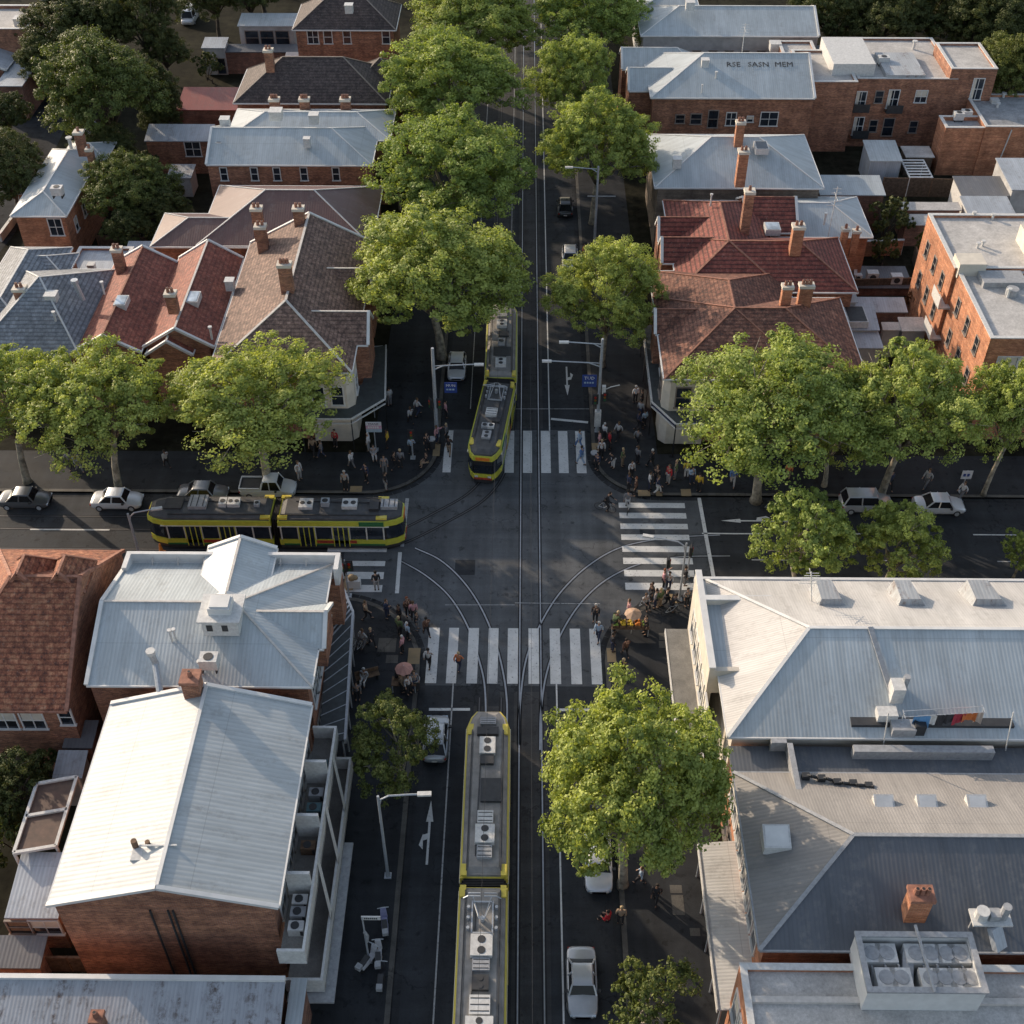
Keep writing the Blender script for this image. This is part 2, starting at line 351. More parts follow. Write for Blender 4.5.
# footpath blocks with rounded, kerbed corners
def corner_block(name,cx,cy,sx,sy,r,ex=850,ey=850):
    # corner at (cx,cy); block runs to sx*ex, sy*ey
    arc=[]
    for i in range(13):
        a=PI/2*i/12
        arc.append((cx+sx*(r-r*math.sin(a)),cy+sy*(r-r*math.cos(a))))
    pts=arc+[(cx,sy*ey),(sx*ex,sy*ey),(sx*ex,cy)] if False else None
    # order: along x edge -> arc -> along y edge
    path=[(cx+sx*r,cy)]; 
    for i in range(1,13):
        a=PI/2*i/12; path.append((cx+sx*r-sx*r*math.sin(a),cy+sy*r-sy*r*math.cos(a)))
    outer=[(cx,cy+sy*ey),(cx+sx*ex,cy+sy*ey),(cx+sx*ex,cy)]
    mb=MB(); ring=path+outer; n=len(ring)
    vs=[(x,y,-.5) for x,y in ring]+[(x,y,KZ) for x,y in ring]
    mb.add(vs,[tuple(range(n,2*n))]+[(i,(i+1)%n,n+(i+1)%n,n+i) for i in range(n)])
    tag(mb.build(name,M['path']),kind='structure')
    kb=MB(); line=[(cx+sx*ex,cy)]+path+[(cx,cy+sy*ey)]
    for i in range(len(line)-1):
        a=Vector((*line[i],0)); b=Vector((*line[i+1],0)); t=(b-a).normalized(); nn=Vector((-t.y,t.x,0))
        mid=Vector((cx+sx*50,cy+sy*50,0))
        if nn.dot(mid-a)<0: nn=-nn
        kb.add([a+Vector((0,0,-.1)),b+Vector((0,0,-.1)),b+Vector((0,0,KZ+.006)),a+Vector((0,0,KZ+.006)),
                a+nn*.3+Vector((0,0,-.1)),b+nn*.3+Vector((0,0,-.1)),b+nn*.3+Vector((0,0,KZ+.006)),a+nn*.3+Vector((0,0,KZ+.006))],
               [(0,1,2,3),(3,2,6,7),(4,5,6,7)])
        kb.v=[(x-nn.x*.012 if False else x,y,z) for x,y,z in kb.v]
    tag(kb.build('kerb',M['kerb']),kind='structure')
    gt=MB()
    for i in range(len(line)-1):
        a=Vector((*line[i],.004)); b=Vector((*line[i+1],.004)); t=(b-a).normalized(); nn=Vector((-t.y,t.x,0))
        if nn.dot(Vector((cx+sx*50,cy+sy*50,0))-a)>0: nn=-nn
        gt.poly([a,b,b+nn*.45,a+nn*.45])
    tag(gt.build('gutter_channel',M['bluestone']),kind='structure')
corner_block('footpath',RX0,RY1,-1,1,5.5); corner_block('footpath',RX1,RY1,1,1,5.0)
corner_block('footpath',RX0,RY0,-1,-1,6.5); corner_block('footpath',RX1,RY0,1,-1,6.0)
# yards / blocks behind the footpaths are soil, laid above the paving
def yard(name,a,b,c,d,mat='soil'):
    return tag(MB().poly([(a,c,KZ+.01),(b,c,KZ+.01),(b,d,KZ+.01),(a,d,KZ+.01)]).build(name,M[mat]),kind='structure')
yard('yard_ground',-300,-12,76,600); yard('yard_ground',11,300,76,600); yard('yard_ground',-300,-12,-60,56); yard('yard_ground',11.5,300,-60,56)
# side lane top-left
tag(MB().poly([(p.x,p.y,KZ+.02) for p in (W(-60,330),W(15,235),W(75,110),W(130,-60),W(80,-60),W(28,100),W(-25,200),W(-120,330))]).build('lane',M['bluestone']),kind='structure')
# tram tracks
tk=MB()
def rail_line(pts,w=.075,z=.012,mi=0,sidew=.14):
    for i in range(len(pts)-1):
        a=Vector((*pts[i][:2],z)); b=Vector((*pts[i+1][:2],z)); t=(b-a).normalized(); n=Vector((-t.y,t.x,0))
        tk.poly([a-n*w,b-n*w,b+n*w,a+n*w],mi)
        dz=Vector((0,0,-.004)); tk.poly([a-n*sidew+dz,b-n*sidew+dz,b+n*sidew+dz,a+n*sidew+dz],2)
for x in (0.0,1.435): rail_line([(x,-200),(x,900)],.04)
for x in (-2.62,-1.19): rail_line([(x,78),(x,900)],.035,mi=1); rail_line([(x,-200),(x,51)],.035,mi=1)
def smooth(pts,n=8):
    out=[]; P=[Vector((p.x,p.y,0)) for p in pts]; P=[P[0]*2-P[1]]+P+[P[-1]*2-P[-2]]
    for i in range(1,len(P)-2):
        for k in range(n):
            t=k/n; a,b,c,d=P[i-1:i+3]
            out.append(.5*((2*b)+(c-a)*t+(2*a-5*b+4*c-d)*t*t+(3*b-a-3*c+d)*t**3))
    out.append(P[-2]); return out
def offs(line,d):
    o=[]
    for i,p in enumerate(line):
        t=(line[min(i+1,len(line)-1)]-line[max(i-1,0)]).normalized(); o.append(p+Vector((-t.y,t.x,0))*d)
    return o
L=smooth([W(330,549),W(372,549),W(399,556),W(437,577),W(464,607),W(482,640),W(492,678),W(496,705),W(496,740)])
L2=smooth([W(*p) for p in ((415,548),(440,560),(462,580),(480,606),(494,638),(503,672),(507,705),(506,745))]); rail_line(L2,.055)
L3=smooth([W(*p) for p in ((399,560),(425,575),(449,596),(467,625),(479,660),(485,690),(486,745))]); rail_line(L3,.055)
L4=smooth([W(*p) for p in ((519,745),(520,705),(526,660),(540,625),(560,593),(588,566),(622,547),(668,538),(720,535))]); rail_line(L4,.055)
L5=smooth([W(*p) for p in ((540,750),(541,710),(547,672),(560,636),(580,604),(606,580),(640,564),(680,557),(730,556))]); rail_line(L5,.055)
for dd in (0,1.435):
    L6=smooth([W(372,538),W(400,530),W(440,510),W(470,492),W(487,470),W(494,440),W(498,410)]); rail_line(offs(L6,-dd),.035,mi=1)
for y in (63.3,64.75,66.9,68.3): rail_line([(-300,y),(-12,y)],.03,mi=1)
tag(tk.build('tram_track',[M['rail'],M['rail_dark'],M['groove']]),kind='structure')
# darker slab strips beside the track
for x0,x1 in ((-.35,1.8),(-2.98,-.83)):
    flat('track_slab',[(x0,-200),(x1,-200),(x1,51.5),(x0,51.5)],.004,M['track']); flat('track_slab',[(x0,79.4),(x1,79.4),(x1,900),(x0,900)],.004,M['track'])
# paint
mk=MB(); Z1=.016
def stripe(a,b,w,mi=0):
    a=Vector((a[0],a[1],Z1)); b=Vector((b[0],b[1],Z1)); t=(b-a).normalized(); n=Vector((-t.y,t.x,0))*w/2
    mk.poly([a-n,b-n,b+n,a+n],mi)
def pst(p,q,w,mi=0): stripe(W(*p),W(*q),w,mi)
def zeb(x0,x1,yt,yb): # image rectangle on the road -> bar
    yy0=W(530,yb).y; yy1=W(530,yt).y; m=(yt+yb)/2
    a=W(x0,m).x; b=W(x1,m).x; mk.poly([(a,yy0,Z1),(b,yy0,Z1),(b,yy1,Z1),(a,yy1,Z1)])
for x0,x1 in ((505,514),(523,532),(541,550.5),(558.5,568),(576,585.5),(444,452),(484,492)): zeb(x0,x1,431,473)
for x0,x1 in ((427,438),(447.5,457.5),(467.5,478),(488,498),(507.5,518),(528.5,539),(550,560.5),(570.5,581),(590.5,601)): zeb(x0,x1,628.5,684)
xa=W(618,503).x; xb=W(688,545).x
for yt,yb in ((503,508),(513,518.5),(523.8,529.2),(534.7,540.2),(546.3,552.2),(558,564.2),(570.2,576.6),(583,590)):
    a=W(650,yb).y; b=W(650,yt).y; mk.poly([(7.55,a,Z1),(12.65,a,Z1),(12.65,b,Z1),(7.55,b,Z1)])
for yt,yb in ((548,552),(561,566),(572,579),(585,592)):
    a=W(350,yb).y; b=W(350,yt).y; mk.poly([(-14.3,a,Z1),(-9.9,a,Z1),(-9.9,b,Z1),(-14.3,b,Z1)])
stripe((-8.8,60.4),(-8.9,64.6),.28); stripe((-8.8,65.2),(-8.8,70.6),.28,1)
pst((699,498),(714,580),.28); pst((702,533.5),(770,534),.13); 
for x in range(20,400,14): stripe((x,66.9),(x+9,66.9),.12)
for x in range(17,400,9): stripe((x,64.05),(x+2.6,64.05),.12,1)
for x in range(-400,-15,11): stripe((x,66.8),(x+6.0,66.8),.13)
for x in range(-400,-15,8): stripe((x,64.1),(x+2.4,64.1),.12,1)
pst((429,709.5),(470,709.5),.22); pst((558,710),(592,710),.22)
stripe((2.45,52.2),(2.35,-100),.10); stripe((-4.4,52.2),(-4.55,-100),.09,1)
pst((551,419),(588,422.5),.28); stripe((2.35,78.9),(2.35,300),.10); stripe((-1.1,79.5),(-1.1,300),.06,1); stripe((-4.3,82),(-4.3,300),.07,1)
pst((445,605),(515,605),.05,1); pst((515,603),(600,604),.05,1); pst((512,409),(596,409),.06,1)
def arrow(cx,cy,rz,L=3.4,side=0):
    c,s=math.cos(rz),math.sin(rz); T=lambda x,y:(cx+x*c-y*s,cy+x*s+y*c,Z1+.002)
    mk.poly([T(-L/2,-.07),T(L/2-1.5,-.07),T(L/2-1.5,.07),T(-L/2,.07)]); mk.poly([T(L/2-1.5,-.22),T(L/2,0),T(L/2-1.5,.22)])
    if side:
        mk.poly([T(-.5,.07*side),T(-.1,.07*side),T(-.2,.34*side),T(-.6,.34*side)]); mk.poly([T(-.1,.34*side),T(-.9,.55*side),T(-1.2,.30*side)])
p=W(429,832); arrow(p.x,p.y,PI/2,4.4,1); p=W(567,381); arrow(p.x,p.y,-PI/2,4.2,1); p=W(755,521); arrow(p.x,p.y,PI,5.2,-1)
tag(mk.build('road_markings',[M['mark'],M['mark_dim']]),kind='structure')
# paving patches: tactile squares and service covers
tc=MB(); 
def patch(mb,x0,x1,y0,y1,mi=0,z=KZ+.012):
    a=W(x0,(y0+y1)/2,z); b=W(x1,(y0+y1)/2,z); c=W((x0+x1)/2,y1,z).y; d=W((x0+x1)/2,y0,z).y
    mb.poly([(a.x,c,z),(b.x,c,z),(b.x,d,z),(a.x,d,z)],mi)
for q in ((408,420,648,664),(607,616,648,662),(669,679,594,603),(638,650,490,496),(656,662,491,496),(681,691,489,496),(592,599,443,459),(433,440,444,456),(350,362,486,492),(344,354,575,590)): patch(tc,*q)
tag(tc.build('tactile_paving',M['tactile']),kind='structure')
pc=MB()
for q in ((386,398,655,663),(378,396,638,652),(659,669,633,640),(659,669,641,648),(688,699,630,685),(672,684,895,915),(690,700,928,936),(670,682,885,893),(331,339,910,925)): patch(pc,*q)
tag(pc.build('pavement_covers',M['kerb']),kind='structure')
# stained / patched bitumen in the junction and lanes
pb=MB()
for q in ((470,500,684,706),(560,600,690,705),(455,475,560,575),(640,655,525,540)): patch(pb,*q,z=.006)
for y in (20,31,44,88,97,113): pb.poly([(3.2,y,.006),(5.2,y,.006),(5.2,y+4,.006),(3.2,y+4,.006)])
tag(pb.build('bitumen_patch',M['asphalt']),kind='structure')
# ================================================================ BUILDINGS
WINM={}
def window_meshes(w,h,style):
    k=(round(w,2),round(h,2),style)
    if k not in WINM:
        f=MB(); t=.09
        f.box(-w/2-t,w/2+t,-.07,.05,h,h+t); f.box(-w/2-t-.06,w/2+t+.06,-.14,.05,-t,0)
        f.box(-w/2-t,-w/2,-.07,.05,0,h); f.box(w/2,w/2+t,-.07,.05,0,h)
        f.box(-w/2,w/2,-.045,.03,h*.5-.03,h*.5+.03)
        if w>.9 and style!='plain': f.box(-.03,.03,-.045,.03,0,h*.5-.03); f.box(-.03,.03,-.045,.03,h*.5+.03,h)
        g=MB(); g.box(-w/2,w/2,-.012,.03,0,h)
        if style=='blind': g.box(-w/2+.03,w/2-.03,-.02,-.012,h*.45,h-.02,1)
        if style=='curtain': g.box(-w/2+.03,-w/2+.3,-.02,-.012,.03,h-.03,1)
        WINM[k]=(f.mesh('window',M['cap_dim' if style=='plain' else 'white']),g.mesh('pane',[M['glass'],M['cream']]))
    return WINM[k]
class Bd:
    def __init__(s,name,label,cat,wall='brick',roof='zinc',cap='cap',group=None,gut='white'):
        s.root=thing(name,label,cat,group=group); s.w=MB(); s.r=MB(); s.g=MB(); s.wm=wall; s.rm=roof; s.cm=cap; s.gm=gut; s.boxes=[]; s.extra=[]
    def wing(s,x0,x1,y0,y1,ze,zr,axis='x',ha=1,hb=1,run=None,capw=.16,inset=.35,zb=0,gut=True):
        """gabled/hipped block; ha/hb hip at the low/high end of the ridge axis"""
        inx0=inx1=iny0=iny1=inset
        if axis=='x':
            if not ha: inx0=.02
            if not hb: inx1=.02
            hd=(y1-y0)/2; rn=hd if run is None else run; rn=min(rn,(x1-x0)/2-.05) if (ha or hb) else 0
            A=(x0+(rn if ha else 0),(y0+y1)/2,zr); B=(x1-(rn if hb else 0),(y0+y1)/2,zr)
            c=[(x0,y0,ze),(x1,y0,ze),(x1,y1,ze),(x0,y1,ze)]
            s.r.poly([c[0],c[1],B,A]); s.r.poly([c[2],c[3],A,B])
            (s.r if ha else s.w).poly([c[3],c[0],A]); (s.r if hb else s.w).poly([c[1],c[2],B])
            lines=[(A,B)]+([(c[0],A),(c[3],A)] if ha else [])+([(c[1],B),(c[2],B)] if hb else [])
            rake=([(c[0],A),(c[3],A)] if not ha else [])+([(c[1],B),(c[2],B)] if not hb else [])
            gut_e=[(c[0],c[1]),(c[2],c[3])]+([(c[3],c[0])] if ha else [])+([(c[1],c[2])] if hb else [])
        else:
            if not ha: iny0=.02
            if not hb: iny1=.02
            hd=(x1-x0)/2; rn=hd if run is None else run; rn=min(rn,(y1-y0)/2-.05) if (ha or hb) else 0
            A=((x0+x1)/2,y0+(rn if ha else 0),zr); B=((x0+x1)/2,y1-(rn if hb else 0),zr)
            c=[(x0,y0,ze),(x1,y0,ze),(x1,y1,ze),(x0,y1,ze)]
            s.r.poly([c[1],c[2],B,A]); s.r.poly([c[3],c[0],A,B])
            (s.r if ha else s.w).poly([c[0],c[1],A]); (s.r if hb else s.w).poly([c[2],c[3],B])
            lines=[(A,B)]+([(c[0],A),(c[1],A)] if ha else [])+([(c[2],B),(c[3],B)] if hb else [])
            rake=([(c[0],A),(c[1],A)] if not ha else [])+([(c[2],B),(c[3],B)] if not hb else [])
            gut_e=[(c[1],c[2]),(c[3],c[0])]+([(c[0],c[1])] if ha else [])+([(c[2],c[3])] if hb else [])
        gx0=.06 if axis=='x' and not ha else 0; gx1=.06 if axis=='x' and not hb else 0; gy0=.06 if axis=='y' and not ha else 0; gy1=.06 if axis=='y' and not hb else 0
        s.r.box(x0+gx0,x1-gx1,y0+gy0,y1-gy1,ze-.16,ze-.003)      # soffit and fascia
        up_=Vector((0,0,.03))
        for a,b in lines:
            s.r.bar(Vector(a)+up_,Vector(b)+up_,capw,.07,1)
        for a,b in rake: s.g.bar(Vector(a)+Vector((0,0,.02)),Vector(b)+Vector((0,0,.02)),.24,.2)
        if gut:
            for a,b in gut_e:
                if (Vector(a)-Vector(b)).length>.5: s.g.bar(Vector(a)+Vector((0,0,-.06)),Vector(b)+Vector((0,0,-.06)),.14,.13)
        s.w.box(x0+inx0,x1-inx1,y0+iny0,y1-iny1,zb,ze-.1 if ha and hb else ze-.006); s.boxes.append((x0+inx0,x1-inx1,y0+iny0,y1-iny1,ze))
        return x0,x1,y0,y1,ze,zr
    def hipx(s,xl,xr,yf,yr,ze,pitch,ha=1,hb=1,**k):
        xc=(xl+xr)/2; x0=W(xl,yf,ze).x; x1=W(xr,yf,ze).x; y0=W(xc,yf,ze).y; z=ze; t=math.tan(R(pitch))
        for _ in range(400): z=.75*z+.25*(ze+max(0,W(xc,yr,z).y-y0)*t)
        ym=W(xc,yr,z).y
        return s.wing(x0,x1,y0,2*ym-y0,ze,z,'x',ha,hb,**k)
    def ny(s,xl,xr,yf,yb,ze,pitch,ha=1,hb=1,**k):
        x0=W(xl,yf,ze).x; x1=W(xr,yf,ze).x; y0=W(xl,yf,ze).y; y1=W((xl+xr)/2,yb,ze).y
        return s.wing(x0,x1,y0,y1,ze,ze+(x1-x0)/2*math.tan(R(pitch)),'y',ha,hb,**k)
    def block(s,xl,xr,yf,yb,z,par=.5,zb=0,pt=.28,world=False):
        if world: x0,x1,y0,y1=xl,xr,yf,yb
        else: x0=W(xl,yf,z).x; x1=W(xr,yf,z).x; y0=W((xl+xr)/2,yf,z).y; y1=W((xl+xr)/2,yb,z).y
        zi=z-par
        s.w.box(x0,x1,y0,y0+pt,zb,z); s.w.box(x0,x1,y1-pt,y1,zb,z); s.w.box(x0,x0+pt,y0+pt,y1-pt,zb,z); s.w.box(x1-pt,x1,y0+pt,y1-pt,zb,z)
        s.r.box(x0+pt,x1-pt,y0+pt,y1-pt,zi-.3,zi)
        e=.03
        for a in ((x0-e,x1+e,y0-e,y0+pt+e),(x0-e,x1+e,y1-pt-e,y1+e),(x0-e,x0+pt+e,y0+pt+e,y1-pt-e),(x1-pt-e,x1+e,y0+pt+e,y1-pt-e)): s.g.box(*a,z,z+.07)
        s.boxes.append((x0,x1,y0,y1,z)); return x0,x1,y0,y1,z
    def shed(s,xl,xr,yf,yb,zf,zb_,over=.15,walls=True):
        x0=W(xl,yf,zf).x; x1=W(xr,yf,zf).x; y0=W((xl+xr)/2,yf,zf).y; y1=W((xl+xr)/2,yb,zb_).y
        s.r.add([(x0,y0,zf-.1),(x1,y0,zf-.1),(x1,y1,zb_-.1),(x0,y1,zb_-.1),(x0,y0,zf),(x1,y0,zf),(x1,y1,zb_),(x0,y1,zb_)],
            [(0,3,2,1),(4,5,6,7),(0,1,5,4),(1,2,6,5),(2,3,7,6),(3,0,4,7)])
        if walls:
            a,b,c,d=x0+over,x1-over,y0+over,y1-over; q=lambda y:zf+(zb_-zf)*(y-y0)/(y1-y0)-.06
            s.w.add([(a,c,0),(b,c,0),(b,d,0),(a,d,0),(a,c,q(c)),(b,c,q(c)),(b,d,q(d)),(a,d,q(d))],
              [(0,3,2,1),(4,5,6,7),(0,1,5,4),(1,2,6,5),(2,3,7,6),(3,0,4,7)])
        s.boxes.append((x0+over,x1-over,y0+over,y1-over,zf)); return x0,x1,y0,y1,zf
    def win(s,x,y,z,face='S',w=1.0,h=1.5,style=None):
        style=style or random.choice(['blind','curtain','bar','bar'])
        f,g=window_meshes(w,h,style); rz={'S':0,'E':PI/2,'N':PI,'W':-PI/2}[face]
        s.extra.append(('w',f,g,(x,y,z),rz))
    def winrow(s,face,n,zs,w=1.0,h=1.5,box=0,a=.08,b=.92,style=None):
        x0,x1,y0,y1,z=s.boxes[box]
        for zz in zs:
            for i in range(n):
                t=a+(b-a)*(i+.5)/n
                if face=='S': s.win(x0+(x1-x0)*t,y0-.0,zz,'S',w,h,style)
                elif face=='W': s.win(x0,y0+(y1-y0)*t,zz,'W',w,h,style)
                elif face=='E': s.win(x1,y0+(y1-y0)*t,zz,'E',w,h,style)
    def winpx(s,px,py,box=0,w=1.0,h=1.5,style=None,face='S'):
        """window whose middle is seen at px,py on the south (or side) face of a block"""
        x0,x1,y0,y1,z=s.boxes[box]
        d=fw+rt*((px-512)/F)+up*((512-py)/F)
        if face=='S': t=y0/d.y
        else: t=(x0 if face=='W' else x1)/d.x
        q=d*t; q.z+=CAMH; s.win(q.x,q.y,q.z-h/2,face,w,h,style)
    def done(s,roofname='roof'):
        if s.w.f: s.wall=s.w.build('wall',M[s.wm],s.root)
        s.roof=s.r.build(roofname,[M[s.rm],M[s.cm]]+([M['iron_sun_paint'],M['iron_mid_sun_paint']] if s.rm=='iron_tan' else [M[k] for k in getattr(s,'rx',[])]),s.root) if s.r.f else None
        if s.g.f: s.g.build('gutter',M[s.gm],s.root)
        for e in s.extra:
            o=place('window',e[1],s.root,e[3],e[4]); place('pane',e[2],o,(0,0,0))
        return s
    def chim(s,px,py,zb,zt,w=.8,d=.6,pots=2,mat='brick',potm='cap_tile',cap='cream'):
        """chimney whose top centre is seen at px,py"""
        p=W(px,py,zt); m=MB(); m.cbox(p.x,p.y,zb,w,d,zt-zb-.25); m.cbox(p.x,p.y,zt-.25,w+.16,d+.16,.25,1)
        for i in range(pots):
            t=(i-(pots-1)/2)*w*.8/max(1,pots); m.tube([(p.x+t,p.y,zt-.02),(p.x+t,p.y,zt+.4)],[.15,.12],8,2); m.cyl(p.x+t,p.y,zt+.401,zt+.405,.08,8,3)
        return m.build('chimney',[M[mat],M[cap],M[potm],M['black']],s.roof or s.root)
    def vent(s,px,py,z,kind='pipe',size=.5):
        p=W(px,py,z); m=MB()
        if kind=='pipe': m.cyl(p.x,p.y,z-.6,z+.5,.09*size/.5,8); m.cyl(p.x,p.y,z+.5,z+.62,.17*size/.5,8)
        elif kind=='box': m.cbox(p.x,p.y,z-.5,size,size,.9); m.cbox(p.x,p.y,z+.4,size+.1,size+.1,.06)
        elif kind=='ac':
            m.cbox(p.x,p.y,z-.1,size*1.3,size,.75); m.cyl(p.x,p.y,z+.65,z+.68,size*.36,14,1)
            for a in (-1,1): m.cbox(p.x+a*size*.5,p.y,z-.4,.08,size,.3,1)
        return m.build({'pipe':'vent_pipe','box':'vent_box','ac':'air_conditioner'}[kind],[M['lgrey'],M['dark']],s.roof or s.root)
    def skylight(s,x0,x1,y0,y1,z,raise_=.25,tilt=0,mat='glass_sky'):
        a=W(x0,(y0+y1)/2,z).x; b=W(x1,(y0+y1)/2,z).x; c=W((x0+x1)/2,y1,z).y; d=W((x0+x1)/2,y0,z).y; m=MB()
        m.add([(a,c,z-.6),(b,c,z-.6),(b,d,z-.6),(a,d,z-.6),(a,c,z),(b,c,z),(b,d,z+tilt),(a,d,z+tilt)],[(4,5,6,7),(0,1,5,4),(1,2,6,5),(2,3,7,6),(3,0,4,7)])
        g=.1; m.add([(a+g,c+g,z+.03),(b-g,c+g,z+.03),(b-g,d-g,z+.03+tilt),(a+g,d-g,z+.03+tilt)],[(0,1,2,3)],1)
        return m.build('skylight',[M['lgrey'],M[mat]],s.roof or s.root)
# ---------------------------------------------------------------- SOUTH-WEST BLOCK
# corner hotel
b=Bd('corner_hotel','brick corner hotel with pale blue-grey metal roofs, lantern and parapet beside the junction','building',roof='zinc_blue')
B0=b.hipx(86,312,686,602,8,19,0,1,capw=.12)
x0,x1,y0,y1,ze,zr=B0
pr=W(220,550,8.9); yN=pr.y
b.ny(193,265,604,548,8.55,24,0,0,zb=6)            # projecting north gable
b.wing(x1-4.9,x1+.35,y0+2.9,y0+6.6,8.0,9.25,'x',0,0,zb=6)   # east gablet
# lowered box gutter roof behind the parapet
b.r.box(x0+.3,x1+.2,y1-.6,yN-.2,7.3,7.55); b.w.box(x0+.1,x1+.5,y1-1.2,yN,0,7.3)
for q in ((x0,x1+.55,yN-.25,yN),(x0,x0+.3,y1-1.2,yN-.25),(x1+.25,x1+.55,y1-1.2,yN-.25)):
    b.g.box(q[0],q[1],q[2],q[3],7.3,8.75)
for i in (1,2,3,6,7): 
    xx=x0+(x1-x0)*i/8; b.r.bar((xx,yN-.27,8.5),(xx,yN-1.0,7.55),.08,.08,1)
b.boxes=[(x0+.35,x1-.35,y0+.35,yN,8)]
b.winrow('E',7,[1.2,4.6],1.1,1.9,style='bar'); b.winrow('S',5,[4.6],1.0,1.6)
b.done()
m=MB(); p=W(220,603,11.0)  # lantern
m.cbox(p.x,p.y,9.2,2.1,1.9,1.25); m.cbox(p.x,p.y,10.45,2.5,2.3,.12); m.cbox(p.x,p.y,10.57,1.3,1.15,.5,1); m.cbox(p.x,p.y,11.07,1.1,.95,.1,1)
m.box(p.x-.8,p.x-.45,p.y-.97,p.y-.95,9.6,10.1,2); m.box(p.x+.1,p.x+.45,p.y-.97,p.y-.95,9.6,10.1,2)
m.build('roof_lantern',[M['lgrey'],M['white'],M['dark']],b.roof)
m=MB(); p=W(152,657,9.6); q=W(160,688,8.6); m.tube([(p.x,p.y,9.9),(p.x+.1,p.y,9.0),(q.x,q.y-.2,8.3)],.2,10); m.cyl(p.x,p.y,9.9,10.15,.27,10,1); m.build('flue',[M['steel'],M['lgrey']],b.roof)
b.vent(210,664,9.0,'ac',.8); b.vent(201,668,8.8,'pipe',.5); b.vent(171,637,9.3,'pipe',.4); b.vent(175,636,9.3,'pipe',.4)
# awning round the hotel's street side
m=MB(); ax=-11.4
pts=[W(341,583,3.6),W(353,612,3.6),W(345,740,3.6)]
m.poly([pts[0],pts[1],pts[2],W(318,745,3.6),W(328,640,3.6),W(331,590,3.6)]); 
a=MB()
outer=[pts[0],pts[1],pts[2]]; 
for i in range(2): a.bar(outer[i]+Vector((0,0,-.15)),outer[i+1]+Vector((0,0,-.15)),.16,.42)
for i in range(9):
    t=i/8; q=pts[0].lerp(pts[1],t) ; r=W(330,596,3.62).lerp(W(328,640,3.62),t); a.bar(q,r,.09,.08)
for i in range(1,10):
    t=i/9.5; q=pts[1].lerp(pts[2],t); r=W(327,640,3.62).lerp(W(318,745,3.62),t); a.bar(q,r,.05,.05)
t=thing('street_awning','dark metal awning with pale ribs wrapped round the corner hotel above the footpath','awning')
m.build('canopy',M['awning'],t); a.build('frame',M['steel'],t)
ps=MB()
for k in range(7):
    q=pts[1].lerp(pts[2],k/6); ps.cyl(q.x-.15,q.y,KZ,3.4,.06,8)
ps.build('post',M['steel'],t)
# long white gable roof
b=Bd('gable_warehouse','brick building under a long white metal gable roof running back from the alley','building',roof='zinc',cap='white')
B1=b.ny(47,279,905,704,7.5,16.6,0,0,capw=.2)
x0,x1,y0,y1,ze,zr=B1
b.winrow('E',8,[1.0,4.4],1.2,1.7)
b.done()
m=MB(); 
for dx in (0,.9,1.15): m.tube([(x0+5.1+dx,y0-.08,0),(x0+5.1+dx,y0-.08,7.2)],.06,6)
m.build('downpipe',M['dark'],b.root)
b.chim(190,676,7.5,10.4,.95,.9,1,cap='cap_tile')
m=MB(); p=W(140,850,8.9); m.cbox(p.x,p.y-.2,8.0,.8,.7,.85); m.cyl(p.x-.3,p.y+.25,8.2,9.35,.16,8,1); m.cyl(p.x+.35,p.y+.3,8.2,9.2,.13,8,1); m.bar((p.x,p.y+.1,9.15),(p.x+1.9,p.y+.1,9.2),.08,.08)
m.build('roof_flue_unit',[M['lgrey'],M['timber']],b.roof)
# balconies on the street side of it
t=thing('balcony_block','white rendered balconies stacked along the street side of the gable warehouse','balcony')
wm_=MB(); fl=MB(); bx=x1-.1; bw=1.4
yA=W(300,955,5.5).y; yB=W(325,730,5.5).y
for z,w_ in ((4.9,bw),(1.9,bw+.6)):
    fl.box(bx,bx+w_,yA,yB,z-.15,z)
    wm_.box(bx+w_-.14,bx+w_,yA-.02,yB,z-.25,z+1.0); wm_.box(bx,bx+w_-.14,yA-.02,yA+.13,z-.25,z+1.0); wm_.box(bx,bx+w_-.14,yB-.15,yB,z-.25,z+1.0)
for k in (.27,.52,.77):
    yy=yA+(yB-yA)*k; wm_.box(bx,bx+bw-.14,yy-.09,yy+.09,4.9,6.9)
for k in (.36,.6,.84):
    yy=yA+(yB-yA)*k; wm_.add([(bx+bw-.02,yy,5.9),(bx+bw+.6,yy-1.6,2.9),(bx+bw+.6,yy-1.1,2.9),(bx+bw-.02,yy+.5,5.9),(bx+bw-.02,yy,5.7),(bx+bw+.6,yy-1.6,2.7),(bx+bw+.6,yy-1.1,2.7),(bx+bw-.02,yy+.5,5.7)],[(0,1,2,3),(7,6,5,4),(0,4,5,1),(1,5,6,2),(2,6,7,3),(3,7,4,0)])
wm_.build('parapet',M['lgrey'],t); fl.build('balcony_floor',M['conc'],t)
m=MB(); m.box(bx+.05,bx+2.5,yA-.5,yA+9,1.35,1.5); m.build('awning_sheet',M['grey'],t)
